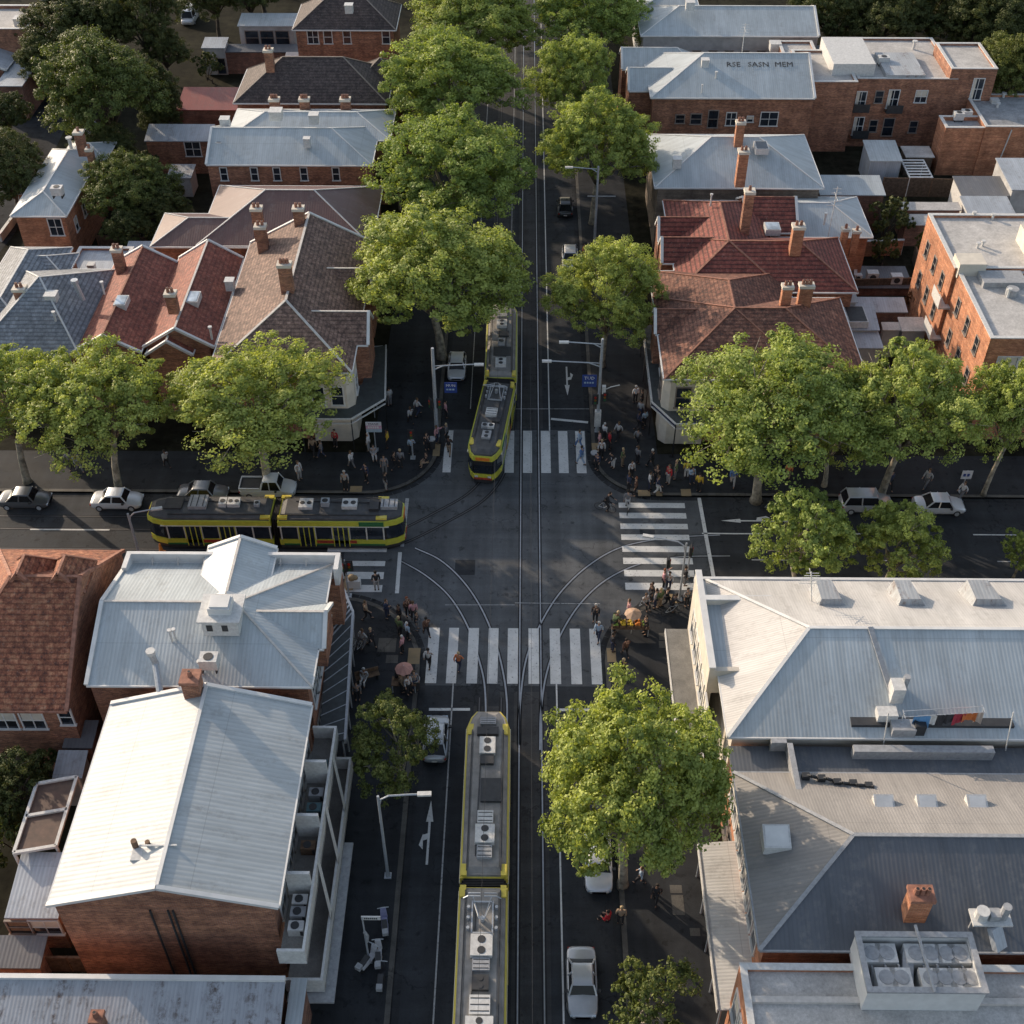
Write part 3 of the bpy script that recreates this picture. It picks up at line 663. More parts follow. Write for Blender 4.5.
for k,(yy,c) in enumerate(((yA+1.6,'lgrey'),(yA+2.4,'grey'),(yA+3.1,'lgrey'),(yA+6.3,'timber'),(yA+8.7,'c_teal'),(yA+9.7,'grey'),(yA+11.6,'c_teal'))):
    simple('teal',(.08,.16,.18))
    t2=thing(*[('air_conditioner','pale air conditioning unit on the balcony','air conditioner') if c!='timber' and c!='c_teal' else ('storage_box','box stored on the balcony','box')][0],loc=(bx+.7,yy,4.9))
    nm=['squat pale unit on the balcony end nearest the alley','grey unit squeezed between two pale units on the balcony','pale unit behind the grey one on the balcony','brown timber crate on the middle of the balcony','teal tub on the balcony beyond the timber crate','grey unit on the balcony next to the teal tub','teal tub near the far end of the balcony'][k]
    t2['label']=nm
    m=MB(); m.cbox(0,0,0,.8,.55,.6); m.build('casing',M[c],t2)
    m=MB(); m.cyl(-.05,0,.6,.64,.22,12); m.cbox(.3,-.29,.1,.15,.02,.4); m.build('grille',M['dark'],t2)
# left: tiled house
b=Bd('tiled_corner_house','brick house with a large mottled red tile roof left of the corner hotel','house',roof='tile_orange',cap='cap_tile',gut='cap_tile')
t_=b.hipx(-75,67,711,576,6.5,33,1,0,capw=.2)
for px in (43,82):
    x=W(px,572,8.5).x; yy=(t_[2]+t_[3])/2; b.wing(x-1.25,x+1.25,yy-.2,yy+2.6,t_[5]-1.2,t_[5]+.45,'y',0,1,zb=4,gut=False)
b.boxes=[b.boxes[0]]
for px in (5,33): b.winpx(px,720,0,1.3,1.5,'blind')
b.winpx(66,717,0,.7,1.3); b.done()
# pergola, lean-tos and yard at the left
t=thing('pergola','pale framed pergola roofed with two brown panels beside the white gable roof','pergola')
m=MB(); fr=MB(); z=4.6
a0,a1,a2,a3=W(14,853,z),W(56,846,z),W(77,777,z),W(37,784,z)
ml=a0.lerp(a3,.52); mr=a1.lerp(a2,.52); g=Vector((0,0,-.04))
m.poly([a0+g,a1+g,a2+g,a3+g]); 
for p,q in ((a0,a1),(a1,a2),(a2,a3),(a3,a0),(ml,mr)): fr.bar(p,q,.18,.18)
for p in (a0,a1,a2,a3): fr.cyl(p.x,p.y,0,z,.09,6)
m.build('roof_panel',M['panel_brown'],t); fr.build('frame',M['lgrey'],t)
b=Bd('lean_to','flat grey metal lean-to with glazed wall at the left foot of the gable warehouse','shed',roof='zinc_grey'); b.shed(4,58,918,852,3.6,4.2)
b.winpx(20,927,0,1.2,1.2,'plain'); b.winpx(46,927,0,1.5,1.3,'blind'); b.done()
b=Bd('back_shed','small pale metal shed behind the brown pergola','shed',roof='zinc_grey',wall='render'); b.shed(52,82,778,750,3.2,3.6); b.done()
b=Bd('garden_annex','dark low annex below the tiled corner house','shed',roof='iron_dark',wall='brick_d'); b.shed(62,92,748,720,3.4,3.7); b.done()
b=Bd('rear_wing','low brick wing with flat roof left of the alley','shed',roof='iron_dark'); b.shed(-60,40,968,935,2.2,2.5); b.done()
b=Bd('corrugated_shed','long shed with a rust-stained corrugated roof in front of the brick gable wall','shed',roof='corru',cap='lgrey')
x=b.shed(-120,272,1110,978,3.2,4.8); b.g.box(x[0],x[1],x[3]-.1,x[3]+.15,4.55,4.95); b.done(); b.chim(96,1016,4.0,5.4,.5,.5,1,cap='cap_tile')
b=Bd('side_store','narrow store with pale metal strips beside the corrugated shed','shed',roof='zinc_blue',wall='brick_d'); b.shed(277,294,1080,978,3.6,3.8); b.done()
# ---------------------------------------------------------------- NORTH-WEST BLOCK
b=Bd('corner_shop','corner shop with a steep brown tiled roof and white corner bay at the junction','shop',wall='brick',roof='tile_brown',cap='cap')
x0,x1,y0,y1,ze,zr=b.ny(208,352,372,243,7,28,1,0,capw=.2)
b.wing((x0+x1)/2,x1+.9,W(340,345,7).y,W(340,318,7).y,7,8.9,'x',0,0,zb=3)
b.wing((x0+x1)/2,x1+.5,W(340,300,7).y,W(340,272,7).y,7,8.7,'x',0,0,zb=3)
b.boxes=[b.boxes[0]]; b.winrow('S',5,[4.3],1.1,1.6); b.done()
b.chim(284,263,9.5,12.4,1.0,.7,3)
bay=MB(); p=W(352,374,6.9); c=Vector((x1-.35,y0+.35,0)); pts=[(c.x-3.2,c.y),(c.x-3.2,c.y-.33),(c.x-.25,c.y-.33),(c.x+.28,c.y+.2),(c.x+.28,c.y+2.6),(c.x,c.y+2.6)]
n=len(pts); bay.add([(x,y,0) for x,y in pts]+[(x,y,6.6) for x,y in pts],[tuple(range(n,2*n))]+[(i,(i+1)%n,n+(i+1)%n,n+i) for i in range(n)])
bay.build('corner_bay',M['cream'],b.root)
for xx,yy,rz in ((c.x-2.5,c.y-.35,0),(c.x-1.0,c.y-.35,0),(c.x+.30,c.y+1.5,PI/2)):
    f,g=window_meshes(.9,1.7,'bar'); o=place('window',f,b.root,(xx,yy,3.9),rz); place('pane',g,o,(0,0,0))
def awning(label,pts,z,w,mat='awning',fascia='lgrey',band=.45):
    """canopy along outer polyline pts (world), depth w towards each pts inner partner"""
    t=thing('street_awning',label,'awning'); m=MB(); f=MB(); ps=MB()
    for i in range(len(pts)-1):
        (a,ai),(c_,ci)=pts[i],pts[i+1]
        m.add([a,c_,ci,ai],[(0,1,2,3)]); f.bar(a+Vector((0,0,-.02)),c_+Vector((0,0,-.02)),.12,.12); f.bar(a+Vector((0,0,-band)),c_+Vector((0,0,-band)),.1,.1)
        k=max(1,int((a-c_).length/3))
        for j in range(k+1):
            q=a.lerp(c_,j/k); ps.cyl(q.x,q.y,KZ,q.z-.05,.05,6)
    m.build('canopy',M[mat],t); f.build('fascia_rail',M[fascia],t); ps.build('post',M['dark'],t); return t
z=3.5
awning('dark awning with twin pale rails round the corner shop at the north-west corner',
 [(W(250,419,z),W(250,385,z)),(W(351,419,z),W(345,392,z)),(W(385,399,z),W(362,384,z)),(W(386,345,z),W(372,348,z))],z,3)
t=thing('brick_fence_wall','pale railing along the side yard of the corner shop','fence'); m=MB(); m.bar(W(383,346,2.2),W(366,347,2.2),.08,.08); m.bar(W(383,346,2.2),W(373,398,2.2),.08,.08)
for k in range(6): q=W(383,346,2.2).lerp(W(373,398,2.2),k/5); m.cyl(q.x,q.y,KZ,2.2,.04,6)
m.build('railing',M['steel'],t); t.name='railing_fence'
# twin red tiled houses
b=Bd('tiled_terrace','red tiled terrace house with a chimney and one skylight, left of the gabled one','house',roof='tile_terra',cap='cap_tile')
A=b.ny(72,141,352,262,6.5,30,0,0,capw=.14); b.done(); b.chim(116,248,6.8,9.6,.8,.7,2); b.skylight(115,127,295,305,8.2); b.vent(103,288,8.6,'pipe')
b.skylight(96,101,297,306,8.3,mat='dark') if False else None
b=Bd('tiled_terrace','red tiled terrace house with a small front gable and a skylight beside its ridge chimney','house',roof='tile_terra',cap='cap')
A=b.ny(143,214,347,258,6.5,32,0,0,capw=.16); 
A2=(W(146,352,6.4).x,W(193,352,6.4).x); b.wing(A2[0],A2[1],A[2]-.8,A[2]+3,6.3,7.6,'y',0,0,zb=0); b.winpx(163,377,0,1.1,1.9,'bar')
b.done(); b.chim(170,292,8.4,10.3,.8,.7,2); b.skylight(187,199,291,302,8.25); b.vent(230,284,7.6,'box',.7); b.vent(211,333,7.6,'pipe')
# slate house
b=Bd('slate_house','grey slate-roofed house with several hips at the far left of the cross street','house',roof='slate',cap='lgrey')
s1=b.hipx(-30,80,356,277,6.5,26,1,1,capw=.14); b.ny(-40,28,330,247,6.5,26,1,1,capw=.14); b.hipx(0,66,278,256,6.5,24,1,1,capw=.12)
b.done(); b.chim(19,287,7.5,9.4,.9,.8,2); b.vent(52,298,8.7,'box',.9); b.vent(55,318,8.2,'pipe'); 
m=MB(); p=W(75,283,9.6); q=W(83,300,8.0); m.tube([p,q],.22,10); m.cyl(p.x,p.y,9.6,9.9,.3,10); m.build('flue',M['steel'],b.roof)
b=Bd('flat_metal_annex','low flat metal-roofed annex between the slate house and the purple roof','shed',roof='zinc_grey',wall='brick'); b.block(66,122,273,247,4.2,.2); b.done(); b.vent(92,268,4.4,'box',.6); b.vent(70,262,4.2,'pipe')
b=Bd('glazed_shed','small grey shed with a framed roof beside the purple-brown roof','shed',roof='zinc_grey',wall='render'); b.shed(122,150,262,241,3.4,3.9); b.done()
# purple-brown hipped
b=Bd('mauve_roof_house','brick house with a broad purple-brown metal hip roof','house',roof='iron_mauve',cap='lgrey')
b.hipx(196,372,246,190,6.8,24,1,1,capw=.12); b.hipx(150,330,247,218,6.75,22,1,1,capw=.1); b.boxes=[b.boxes[1]]; b.winrow('S',5,[3.5],1.0,1.4); b.done()
b.chim(256,207,8,11.2,.9,.7,2); b.chim(298,207,8,11.2,.9,.7,2); b.chim(260,225,7.4,10.4,.9,.7,2)
# white metal hip, two-storey
b=Bd('white_hip_house','two-storey brick house with a pale metal hip roof behind the purple-brown one','house',roof='zinc_blue',cap='white')
h=b.hipx(206,372,165,128,7.5,23,0,1,capw=.12); b.hipx(225,390,140,112,7.5,20,1,1,capw=.12); b.boxes=[b.boxes[0]]
for px in (224,254.5,277,304,336): b.winpx(px,174,0,.6,1.3,'bar')
b.done(); b.skylight(217,223,135,143,8.6,mat='dark'); b.vent(307,142,9,'box',.6); b.vent(276,114,10,'box',1.2); b.vent(314,118,10.2,'box',.9); b.vent(225,122,9,'box',.9)
# dark tile roofs
b=Bd('dark_tile_house','brick house with a wide dark brown tile roof and ornate chimneys','house',roof='tile_dark',cap='cap_dim')
b.hipx(233,388,103.5,57,7.5,35,1,1,capw=.14,run=5.0); b.hipx(345,412,96,58,7.0,35,1,1,capw=.14); b.boxes=[b.boxes[0]]; b.winrow('S',5,[4.8],.9,1.3); b.done()
for px in (274,304,345): b.chim(px,98,6.8,9.0,1.0,.8,3)
b.chim(268,49,8.5,12,.9,.8,2)
b=Bd('dark_tile_house','brick house with a dark hip roof at the top edge left of the avenue','house',roof='tile_dark',cap='cap_dim')
b.hipx(292,396,30,-8,8.5,35,1,1,capw=.14,run=4.5)
for px,w_ in ((313,1.2),(328,.9),(347,.8),(386,.8)): b.winpx(px,37,0,w_,1.5,'bar')
b.done(); b.vent(349,8,11,'box',.9)
b=Bd('tan_garage','low flat-roofed brick garage behind the dark tile house','garage',wall='brick_d',roof='zinc_cream_and_sun'); b.shed(284,341,60,52,3,3.2); b.done()
# small ones
b=Bd('brick_outbuilding','small brick outbuilding with a pale metal roof and one broad white window','shed',roof='zinc_grey'); b.shed(144,211,141,124,4.0,4.6); b.winpx(193,149,0,1.6,1.6,'bar'); b.done()
b=Bd('red_roof_shed','shed with a dark red metal roof left of the dark tile houses','shed',roof='iron_red',wall='brick_d'); b.shed(176,237,110,87,4.0,4.6); b.done()
b=Bd('garden_hut','pale hut with a grey lid in the garden below the small outbuilding','shed',roof='zinc_old',wall='lgrey'); b.shed(166,191,178,164,2.4,2.6); b.done()
b=Bd('rooftop_pavilion','white flat-roofed pavilion over a dark glazed wall near the top left','shed',roof='zinc',wall='render'); b.shed(237,294,26,13,5.0,5.3); b.winrow('S',3,[2.6],1.6,1.7,style='plain'); b.done()
b=Bd('brick_garage','low brick garage in front of the white flat-roofed pavilion','garage',roof='iron_tan',wall='brick_d'); b.shed(220,300,52,44,3.0,3.1); b.done()
b=Bd('grey_outhouse','small grey outhouse with a dark door near the white van','shed',roof='zinc_grey',wall='render'); b.shed(201,225,48,37,3.6,3.9); b.win(b.boxes[0][0]+2,b.boxes[0][2],.3,'S',1,1.9,'plain'); b.done()
# street-corner house top left
b=Bd('lane_corner_house','orange brick house with a pale hipped metal roof on the lane at the left','house',roof='zinc_blue',wall='brick_o',cap='white')
h=b.ny(10,66,216,149,6.2,24,1,1,capw=.12); b.hipx(60,106,160,143,6,22,1,1,capw=.1); b.boxes=[b.boxes[0]]
b.winpx(56,227,0,1.2,1.7,'bar'); b.winrow('E',4,[3.2],.7,1.3); b.done(); b.chim(78,131,7.5,10,.8,.8,1); b.chim(89,148,6.5,9,.6,.6,1); b.vent(58,193,8,'ac',.8); b.vent(70,143,7.8,'pipe',1.0)
b=Bd('porch','small pale metal porch roof on the lane side of the orange brick house','porch',roof='zinc_blue',wall='brick_o'); b.shed(16,40,194,181,4.4,4.8); b.done()
b=Bd('flat_brick_house','brick house with a flat pale roof at the top left corner','house',roof='membrane'); b.block(-45,27,29,5,7.5,.35); b.block(27,46,38,3,6.8,.35); b.done(); b.vent(20,21,7.6,'box',1.2); b.chim(44,-3,5,10,.9,.7,1)
b=Bd('long_metal_shed','narrow grey metal-roofed shed against the left edge','shed',roof='zinc_grey',wall='brick_d'); b.ny(-40,6,70,33,4.5,18,0,0); b.done()
b=Bd('long_metal_shed','longer pale metal-roofed shed standing between its neighbour and the tree','shed',roof='zinc_grey',wall='brick_d'); b.shed(-6,22,86,44,4.2,4.3); b.done()
# ---------------------------------------------------------------- NORTH-EAST BLOCK
b=Bd('tiled_shop','corner shop with a red-brown tile roof and white bay window at the north-east corner','shop',roof='tile_mix',cap='cap_tile')
A=b.hipx(664,868,380,308,6.6,25,1,1,capw=.14); x0,x1,y0,y1,ze,zr=A
hd=(y1-y0)/2
b.wing(x0+.02,x0+2*hd,y0+.02,y1+4.2,ze+.01,zr-.03,'y',1,1,capw=.12,inset=.42)
b.wing(x0-.2,x0+hd,y0+hd+.2,y0+hd+3.2,ze+.05,ze+1.5,'x',0,0,zb=3,capw=.1)
b.boxes=[b.boxes[0]]; b.winrow('W',4,[3.9],.9,1.5); b.winrow('S',6,[3.9],1.0,1.5); b.done(); b.chim(788,285,8.0,10.6,.8,.6,2,mat='brick_o'); b.chim(807,284,8.0,10.3,1.1,.6,3,mat='brick_o')
bay=MB(); c=Vector((x0+.35,y0+.35,0)); pts=[(c.x-.28,c.y+2.4),(c.x-.28,c.y+.2),(c.x+.25,c.y-.33),(c.x+3.2,c.y-.33),(c.x+3.2,c.y),(c.x,c.y+2.4)]
n=len(pts); bay.add([(x,y,0) for x,y in pts]+[(x,y,6.3) for x,y in pts],[tuple(range(n,2*n))]+[(i,(i+1)%n,n+(i+1)%n,n+i) for i in range(n)])
bay.build('corner_bay',M['cream'],b.root)
for xx,yy,rz in ((c.x-.30,c.y+1.4,R(-90)),(c.x+1.3,c.y-.35,0)):
    f,g=window_meshes(1.1,1.9,'plain'); o=place('window',f,b.root,(xx,yy,3.9),rz); place('pane',g,o,(0,0,0))
z=3.5
t=awning('dark awning with pale rails and a dark lettered fascia round the north-east corner shop',
 [(W(643,325,z),W(660,325,z)),(W(652,402,z),W(668,380,z)),(W(676,424,z),W(684,398,z)),(W(760,424,z),W(760,398,z))],z,3)
# lettered fascia panel
simple('navy',(.02,.03,.10))
def sign_text(txt,size,parent,loc,rot,mat,name='lettering'):
    cu=bpy.data.curves.new(name,'FONT'); cu.body=txt; cu.size=size; cu.extrude=.004; cu.align_x='CENTER'; cu.align_y='CENTER'; cu.resolution_u=1
    tmp=bpy.data.objects.new('tmp',cu); COL.objects.link(tmp); dg=bpy.context.evaluated_depsgraph_get(); dg.update()
    me=bpy.data.meshes.new_from_object(tmp.evaluated_get(dg)); bpy.data.objects.remove(tmp); me.materials.clear(); me.materials.append(mat)
    o=bpy.data.objects.new(name,me); COL.objects.link(o); o.parent=parent; o.location=loc; o.rotation_euler=rot; return o
a_,c_=W(652,403,3.05),W(676,425,3.05); dv=(c_-a_); nn=Vector((dv.y,-dv.x,0)).normalized()*.1
m=MB(); m.bar(a_+nn,c_+nn,.05,.6); fs=m.build('fascia_sign',M['c_navy'],t)
# red tiled big
b=Bd('red_tile_house','brick house with a bright red tiled roof behind the north-east corner shop','house',roof='tile_red',cap='cap_tile')
A=b.hipx(678,858,292,241,6.6,26,1,1,capw=.16); x0,x1,y0,y1,ze,zr=A; hd=(y1-y0)/2
b.wing(x0+.02,x0+2*hd,y0+.02,W(700,200,zr).y+hd*.9,ze+.01,zr+.01,'y',1,1,capw=.18,inset=.42)
for k in (1,2): 
    yy=y0+hd*.55+k*3.6; b.wing(x0-1.0,x0+hd,yy-1.6,yy+1.6,ze+.04,ze+1.7,'x',0,0,zb=3,capw=.1)
b.wing(x0+2*hd-2,W(798,232,6.2).x,y1+1.5,y1+8,6.2,8.1,'x',0,0,capw=.1)
b.boxes=[b.boxes[0]]; b.winrow('W',5,[3.9],.9,1.4); b.done(); b.chim(799,225,8.2,11,.95,.8,2,mat='brick_o'); b.chim(750,190,7.5,12,.8,.8,1,mat='brick'); 
b.vent(711,200,zr+.4,'pipe',.4); b.skylight(765,780,222,230,7.4)
b=Bd('link_roof','narrow pale metal roof squeezed between the red tile roof and the corner shop roof','shed',roof='zinc_blue',wall='render'); b.shed(735,858,302,292,5.2,5.4); b.done()
b.vent(748,298,5.5,'box',.6); 
b=Bd('grey_annex','low grey shed with slate and metal roofs behind the north-east shops','shed',roof='zinc_grey',wall='render'); b.shed(842,880,330,303,4.2,4.8); b.shed(858,884,348,328,3.8,3.9); b.done(); b.skylight(846,866,306,322,4.9,mat='dark')
b=Bd('pale_lean_to','two pale flat lean-to roofs in the yard below the air conditioners','shed',roof='membrane',wall='render'); b.shed(883,902,330,322,3.1,3.3); b.shed(902,928,331,317,3.2,3.4); b.done()
b=Bd('yard_store','grey flat-roofed store in the yard behind the north-east shops','shed',roof='zinc_grey',wall='brick_d'); b.shed(858,908,312,297,3.5,3.8); b.done()
# small metal hip
b=Bd('metal_hip_cottage','brick cottage with a pale metal hip roof right of the red tile house','house',roof='zinc_blue',wall='brick_o',cap='white')
b.hipx(797,873,237,203,5.5,20,0,1,capw=.1); b.done(); b.vent(825,219,7.2,'pipe',.5)
for i,(px,pt) in enumerate(((846,228),(857,230))): b.chim(px,pt,4.5,7.2,.6,.5,1,mat='brick_o')
# grey hip with stone wall
b=Bd('grey_hip_house','stone-walled house with a grey metal hip roof and brick chimneys east of the avenue','house',roof='zinc_blue',wall='stone',cap='white')
A=b.hipx(655,824,188,137,7,23,1,1,capw=.12); b.winrow('S',5,[3.2],1.0,1.4,a=.2); b.done(); b.chim(744,150,7.6,11.2,.9,.9,2,mat='brick_o'); b.chim(741,121,8,11.5,.8,.7,2,mat='brick_o'); b.skylight(755,768,141,149,9.6,mat='glass'); b.vent(677,162,8.6,'box',.8)
b=Bd('link_roof','long low pale metal roof right of the grey hip house','shed',roof='zinc_blue',wall='brick_d'); b.shed(820,886,195,175,4.2,4.6); b.done()
b=Bd('lean_to','short pale lean-to roof below the long low metal roof','shed',roof='zinc_cream_and_sun',wall='render'); b.shed(826,855,201,194,3.2,3.3); b.done()
# lettered metal roof
b=Bd('lettered_roof_building','brick building whose pale metal roof has dark lettering painted on it','building',roof='zinc_blue',cap='white')
A=b.hipx(651,815,98,53,7.4,22,1,0,capw=.14); x0,x1,y0,y1,ze,zr=A
b.wing(x0-2.2,x0+5,y0+2.6,y0+7.5,7.0,8.6,'x',0,1,zb=0,capw=.1); b.wing(x0-2.6,x0+6,y0+8.4,y0+13,7.0,8.6,'x',0,1,zb=0,capw=.1)
b.boxes=[b.boxes[0]]
for px,w_,h_,st in ((696,1.1,1.1,'plain'),(713,1.0,1.9,'plain'),(731,1.0,1.4,'bar'),(769,1.8,1.5,'bar'),(680,.9,.9,'plain'),(750,.6,.6,'blind')): b.winpx(px,119,0,w_,h_,st)
b.done()
sl=math.atan2(zr-ze,(y1-y0)/2)
for txt,px in (('RSE',733.5),('SASN',758.5),('MEM',784)):
    p=W(px,64.5,zr-.8); k=(zr-ze)/((y1-y0)/2)
    # drop onto the slope
    zz=zr-.8
    for _ in range(300): zz=.8*zz+.2*(ze+(W(px,64.5,zz).y-y0)*k+.06)
    p=W(px,64.5,zz)
    sign_text(txt,1.0,b.roof,tuple(p),(sl,0,0),M['dark'])
b.vent(705,63,9.4,'box',.8); b.vent(716,77,8.6,'pipe',.5); b.vent(702,90,8,'pipe',.3)
# its neighbour above
b=Bd('long_metal_building','long building with pale metal roofs and a grey rendered wall at the top right','building',roof='zinc_blue',wall='render',cap='white')
A=b.hipx(641,819,36,6,8.0,20,1,0,capw=.14); b.boxes=[b.boxes[0]]; b.winrow('S',9,[5.0],.9,1.1,style='plain'); b.ny(640,700,10,-25,8.2,20,1,1); b.done(); b.vent(690,5,10.4,'box',1.0)
b=Bd('service_deck','grey service deck crowded with pipes between the two long metal roofs','shed',roof='membrane_g',wall='render'); b.shed(640,830,52,45,5.2,5.3)
b.done(); m=MB()
for px in range(722,748,3): p=W(px,50,5.3); m.tube([(p.x,p.y,5.2),(p.x,p.y,6.2+random.random()*.6)],.12,7)
for k in range(4): a=W(700+k*8,46,5.8); c=W(760,48+k*.4,5.8); m.bar(a,c,.12,.1)
m.build('pipework',M['lgrey'],b.root); b.vent(760,46,5.6,'box',1.0); b.vent(712,46,5.6,'box',.9); b.vent(676,47,5.6,'box',.9)
# brick block and the long two-storey brick facade
b=Bd('brick_apartments','long two-storey brick apartment block with flat white roofs and tall windows','building',roof='membrane',gut='lgrey')
A0=b.block(804,858,82,50,8.2,.2); A1=b.block(858,958,79,38,8.0,.2); A2=b.block(952,998,69,43,9.15,.2)
b.g.box(W(834,64,9.3).x,W(876,64,9.3).x,W(855,64,9.3).y,W(855,37,9.3).y,7.5,9.3)
b.boxes=[A0,A1]
# crop px -> windows
for px,py,w_,h_,st in ((860.5,101,1.0,2.1,'curtain'),(879,97,.8,1.3,'plain'),(893,99,1.1,2.0,'curtain'),(921,96.5,1.2,1.3,'blind'),(858,126,1.0,2.0,'curtain'),(873,126,.8,1.3,'plain'),(888,127,1.1,2.0,'plain'),(913,127,.8,1.3,'plain')): b.winpx(px,py,1,w_,h_,st)
b.boxes=[A2]; b.winpx(977,89,0,1.1,2.3,'curtain')
b.done()
for px,py in ((860,108),(893,109),(859,134)): 
    m=MB()
    d=fw+rt*((px-512)/F)+up*((512-py)/F); t=A1[2]/d.y; q=d*t; q.z+=CAMH; m.box(q.x-.9,q.x+.9,A1[2]-.7,A1[2],q.z-.25,q.z-.15); m.box(q.x-.9,q.x+.9,A1[2]-.72,A1[2]-.68,q.z-.15,q.z+.7)
    m.build('balcony',M['dark'],b.root)
p=W(890,60,8.2); m=MB(); m.box(W(878,60,8.2).x,W(916,60,8.2).x,p.y-4.5,p.y+1.8,7.8,8.35); m.build('roof_platform',M['zinc_old'],b.roof)
for px,py,k in ((852,48,'box'),(858,50,'box'),(866,68,'ac'),(848,67,'box'),(883,62,'ac'),(914,46,'pipe'),(842,66,'pipe')): b.vent(px,py,8.2,k,.9)
b=Bd('parapet_roof_wing','flat pale roof with low parapet between the lettered roof and the brick apartments','building',roof='membrane',gut='lgrey'); b.block(783,818,55,41,7.9,.2); b.done(); b.vent(775,46,7.6,'box',1.2)
b=Bd('brick_annex','square brick annex with a flat grey roof at the right edge','building',roof='membrane_g',gut='lgrey',wall='brick_o')
A=b.block(986,1075,127,94,5.8,.25); A2=b.block(946,988,128,116,5.6,.4); b.done(); 
for px,py,k in ((958,118,'ac'),(966,116,'ac'),(994,103,'box'),(1003,98,'pipe'),(997,108,'pipe')): b.vent(px,py,5.5,k,.8)
m=MB(); m.tube([(A[0]+2.2,A[2]-.1,0),(A[0]+2.8,A[2]-.1,5.5)],.07,6); m.build('downpipe',M['lgrey'],b.root)
# yards
b=Bd('garden_shed','metal shed with a bright sloping roof in the apartment yard','shed',roof='zinc',wall='zinc_grey'); b.shed(870,903,161,140,3.2,3.6); b.done()
b=Bd('carport','flat tan-roofed carport beside the metal garden shed','carport',roof='membrane',wall='fence'); b.shed(906,935,157,146,2.4,2.4); b.done()
t=thing('slatted_pergola','slatted white pergola roof in front of the tan carport','pergola'); m=MB(); 
p0,p1=W(912,177,2.4),W(905,160,2.4)
x0_,x1_=W(910,177,2.4).x,W(933,177,2.4).x; y0_,y1_=p0.y,p1.y
for k in range(7): yy=y0_+(y1_-y0_)*k/6; m.box(x0_,x1_,yy-.12,yy+.12,2.36,2.42)
m.box(x0_-.05,x0_+.1,y0_,y1_,2.25,2.35); m.box(x1_-.1,x1_+.05,y0_,y1_,2.25,2.35)
m.build('slats',M['white'],t); m=MB()
for x in (x0_,x1_):
    for y in (y0_,y1_): m.cyl(x,y,0,2.25,.05,6)
m.build('post',M['white'],t)
def fence(label,p,q,h=1.9,mat='fence',th=.08,name='yard_fence'):
    t=thing(name,label,'fence' if 'wall' not in name else 'wall',loc=tuple(p)); m=MB(); q=Vector(q)-Vector(p); m.bar((0,0,h/2),(q.x,q.y,h/2),th,h); m.build('boards' if 'wall' not in name else 'brickwork',M[mat],t)
    c=MB(); n=max(2,int(q.length/2.4))
    for k in range(n+1): c.cyl(q.x*k/n,q.y*k/n,0,h+.1,.07,6)
    c.bar((0,0,h+.02),(q.x,q.y,h+.02),th+.06,.06); c.build('post',M['timber' if mat=='fence' else 'lgrey'],t); return t
fence('timber fence along the back of the apartment yard',W(880,197),W(1024,200),2.2)
fence('timber fence between the cottage garden and the yard store',W(846,296),W(934,294),1.8)
fence('tall fence leaning away from the orange brick building',W(912,262),W(932,335),1.8)
fence('brick garden wall behind the metal hip cottage',W(838,258),W(900,256),1.8,'brick_o',.25,'garden_wall')
fence('brick wall below the three air conditioners',W(852,250),W(852,292),1.8,'brick',.25,'garden_wall')
fence('fence beside the purple-brown roof at the left',W(100,250),W(150,252),1.6)
fence('low pale wall along the lane at the far left',W(2,243),W(30,205),1.0,'render',.25,'lane_wall')
fence('dark fence across the yards behind the corrugated shed',W(-20,972),W(262,972),1.6)
fence('fence behind the small garden left of the pergola',W(-30,780),W(36,772),1.8)
fence('yard fence between the twin outbuildings at the top left',W(170,120),W(240,118),1.8)
b=Bd('rendered_store','rendered lane store with a white side wall in the right-hand yards','shed',roof='zinc_grey',wall='lgrey'); b.shed(968,1016,214,196,3.3,3.5); b.done()
b=Bd('flat_store','pair of low flat-roofed stores above the leafy garden','shed',roof='membrane',wall='brick_d'); b.shed(902,962,210,202,3.0,3.1); b.shed(905,938,225,214,2.6,2.7); b.done()
b=Bd('dark_store','dark-roofed store tight against the brick annex','shed',roof='iron_dark',wall='lgrey'); b.shed(962,1018,196,176,3.4,3.6); b.done()
b=Bd('edge_house','pale metal roof cut by the right edge below the brick annex','house',roof='zinc_grey',wall='render'); b.shed(1012,1080,190,158,4.2,4.6); b.done()
# orange sunlit building
b=Bd('orange_brick_building','three-storey orange brick building with flat pale roofs on the right','building',roof='membrane',wall='brick_o',gut='lgrey')
z=10
A=b.block(991,1150,339,272,z,.22); B=(A[0]-.3,A[1],A[3],W(960,214,z+.3).y,z+.3)
b.block(B[0],B[1],B[2],B[3],B[4],.22,world=True)
b.boxes=[A,(B[0],B[1],B[2],B[3],B[4])]
b.winrow('W',3,[4.2,7.2],.7,1.4,box=0,style='plain'); b.winrow('W',3,[4.2,7.2],.7,1.4,box=1,style='plain')
b.winrow('S',6,[6.6,3.4],1.5,1.7,box=0,style='blind')
b.done()
m=MB(); m.cbox(B[0]+1.3,B[2]+.5,z-.4,2.2,1.8,1.3); m.box(A[0]+1.5,A[0]+5,A[3]-2.2,A[3]-.3,z-.4,z+.3,1); m.cyl(A[0]+3.5,A[3]-3.2,z-.4,z+.4,.5,12,1); m.build('roof_plant',[M['cream'],M['grey']],b.roof)
m=MB(); m.box(B[0]+6.5,B[0]+14,B[2]+.5,B[2]+5.0,z-.3,z+1.6); m.build('roof_penthouse',M['cream'],b.roof)
for px,py in ((973,218),(992,220),(982,247),(977,249),(1008,295)): b.vent(px,py,z,'pipe',.6)
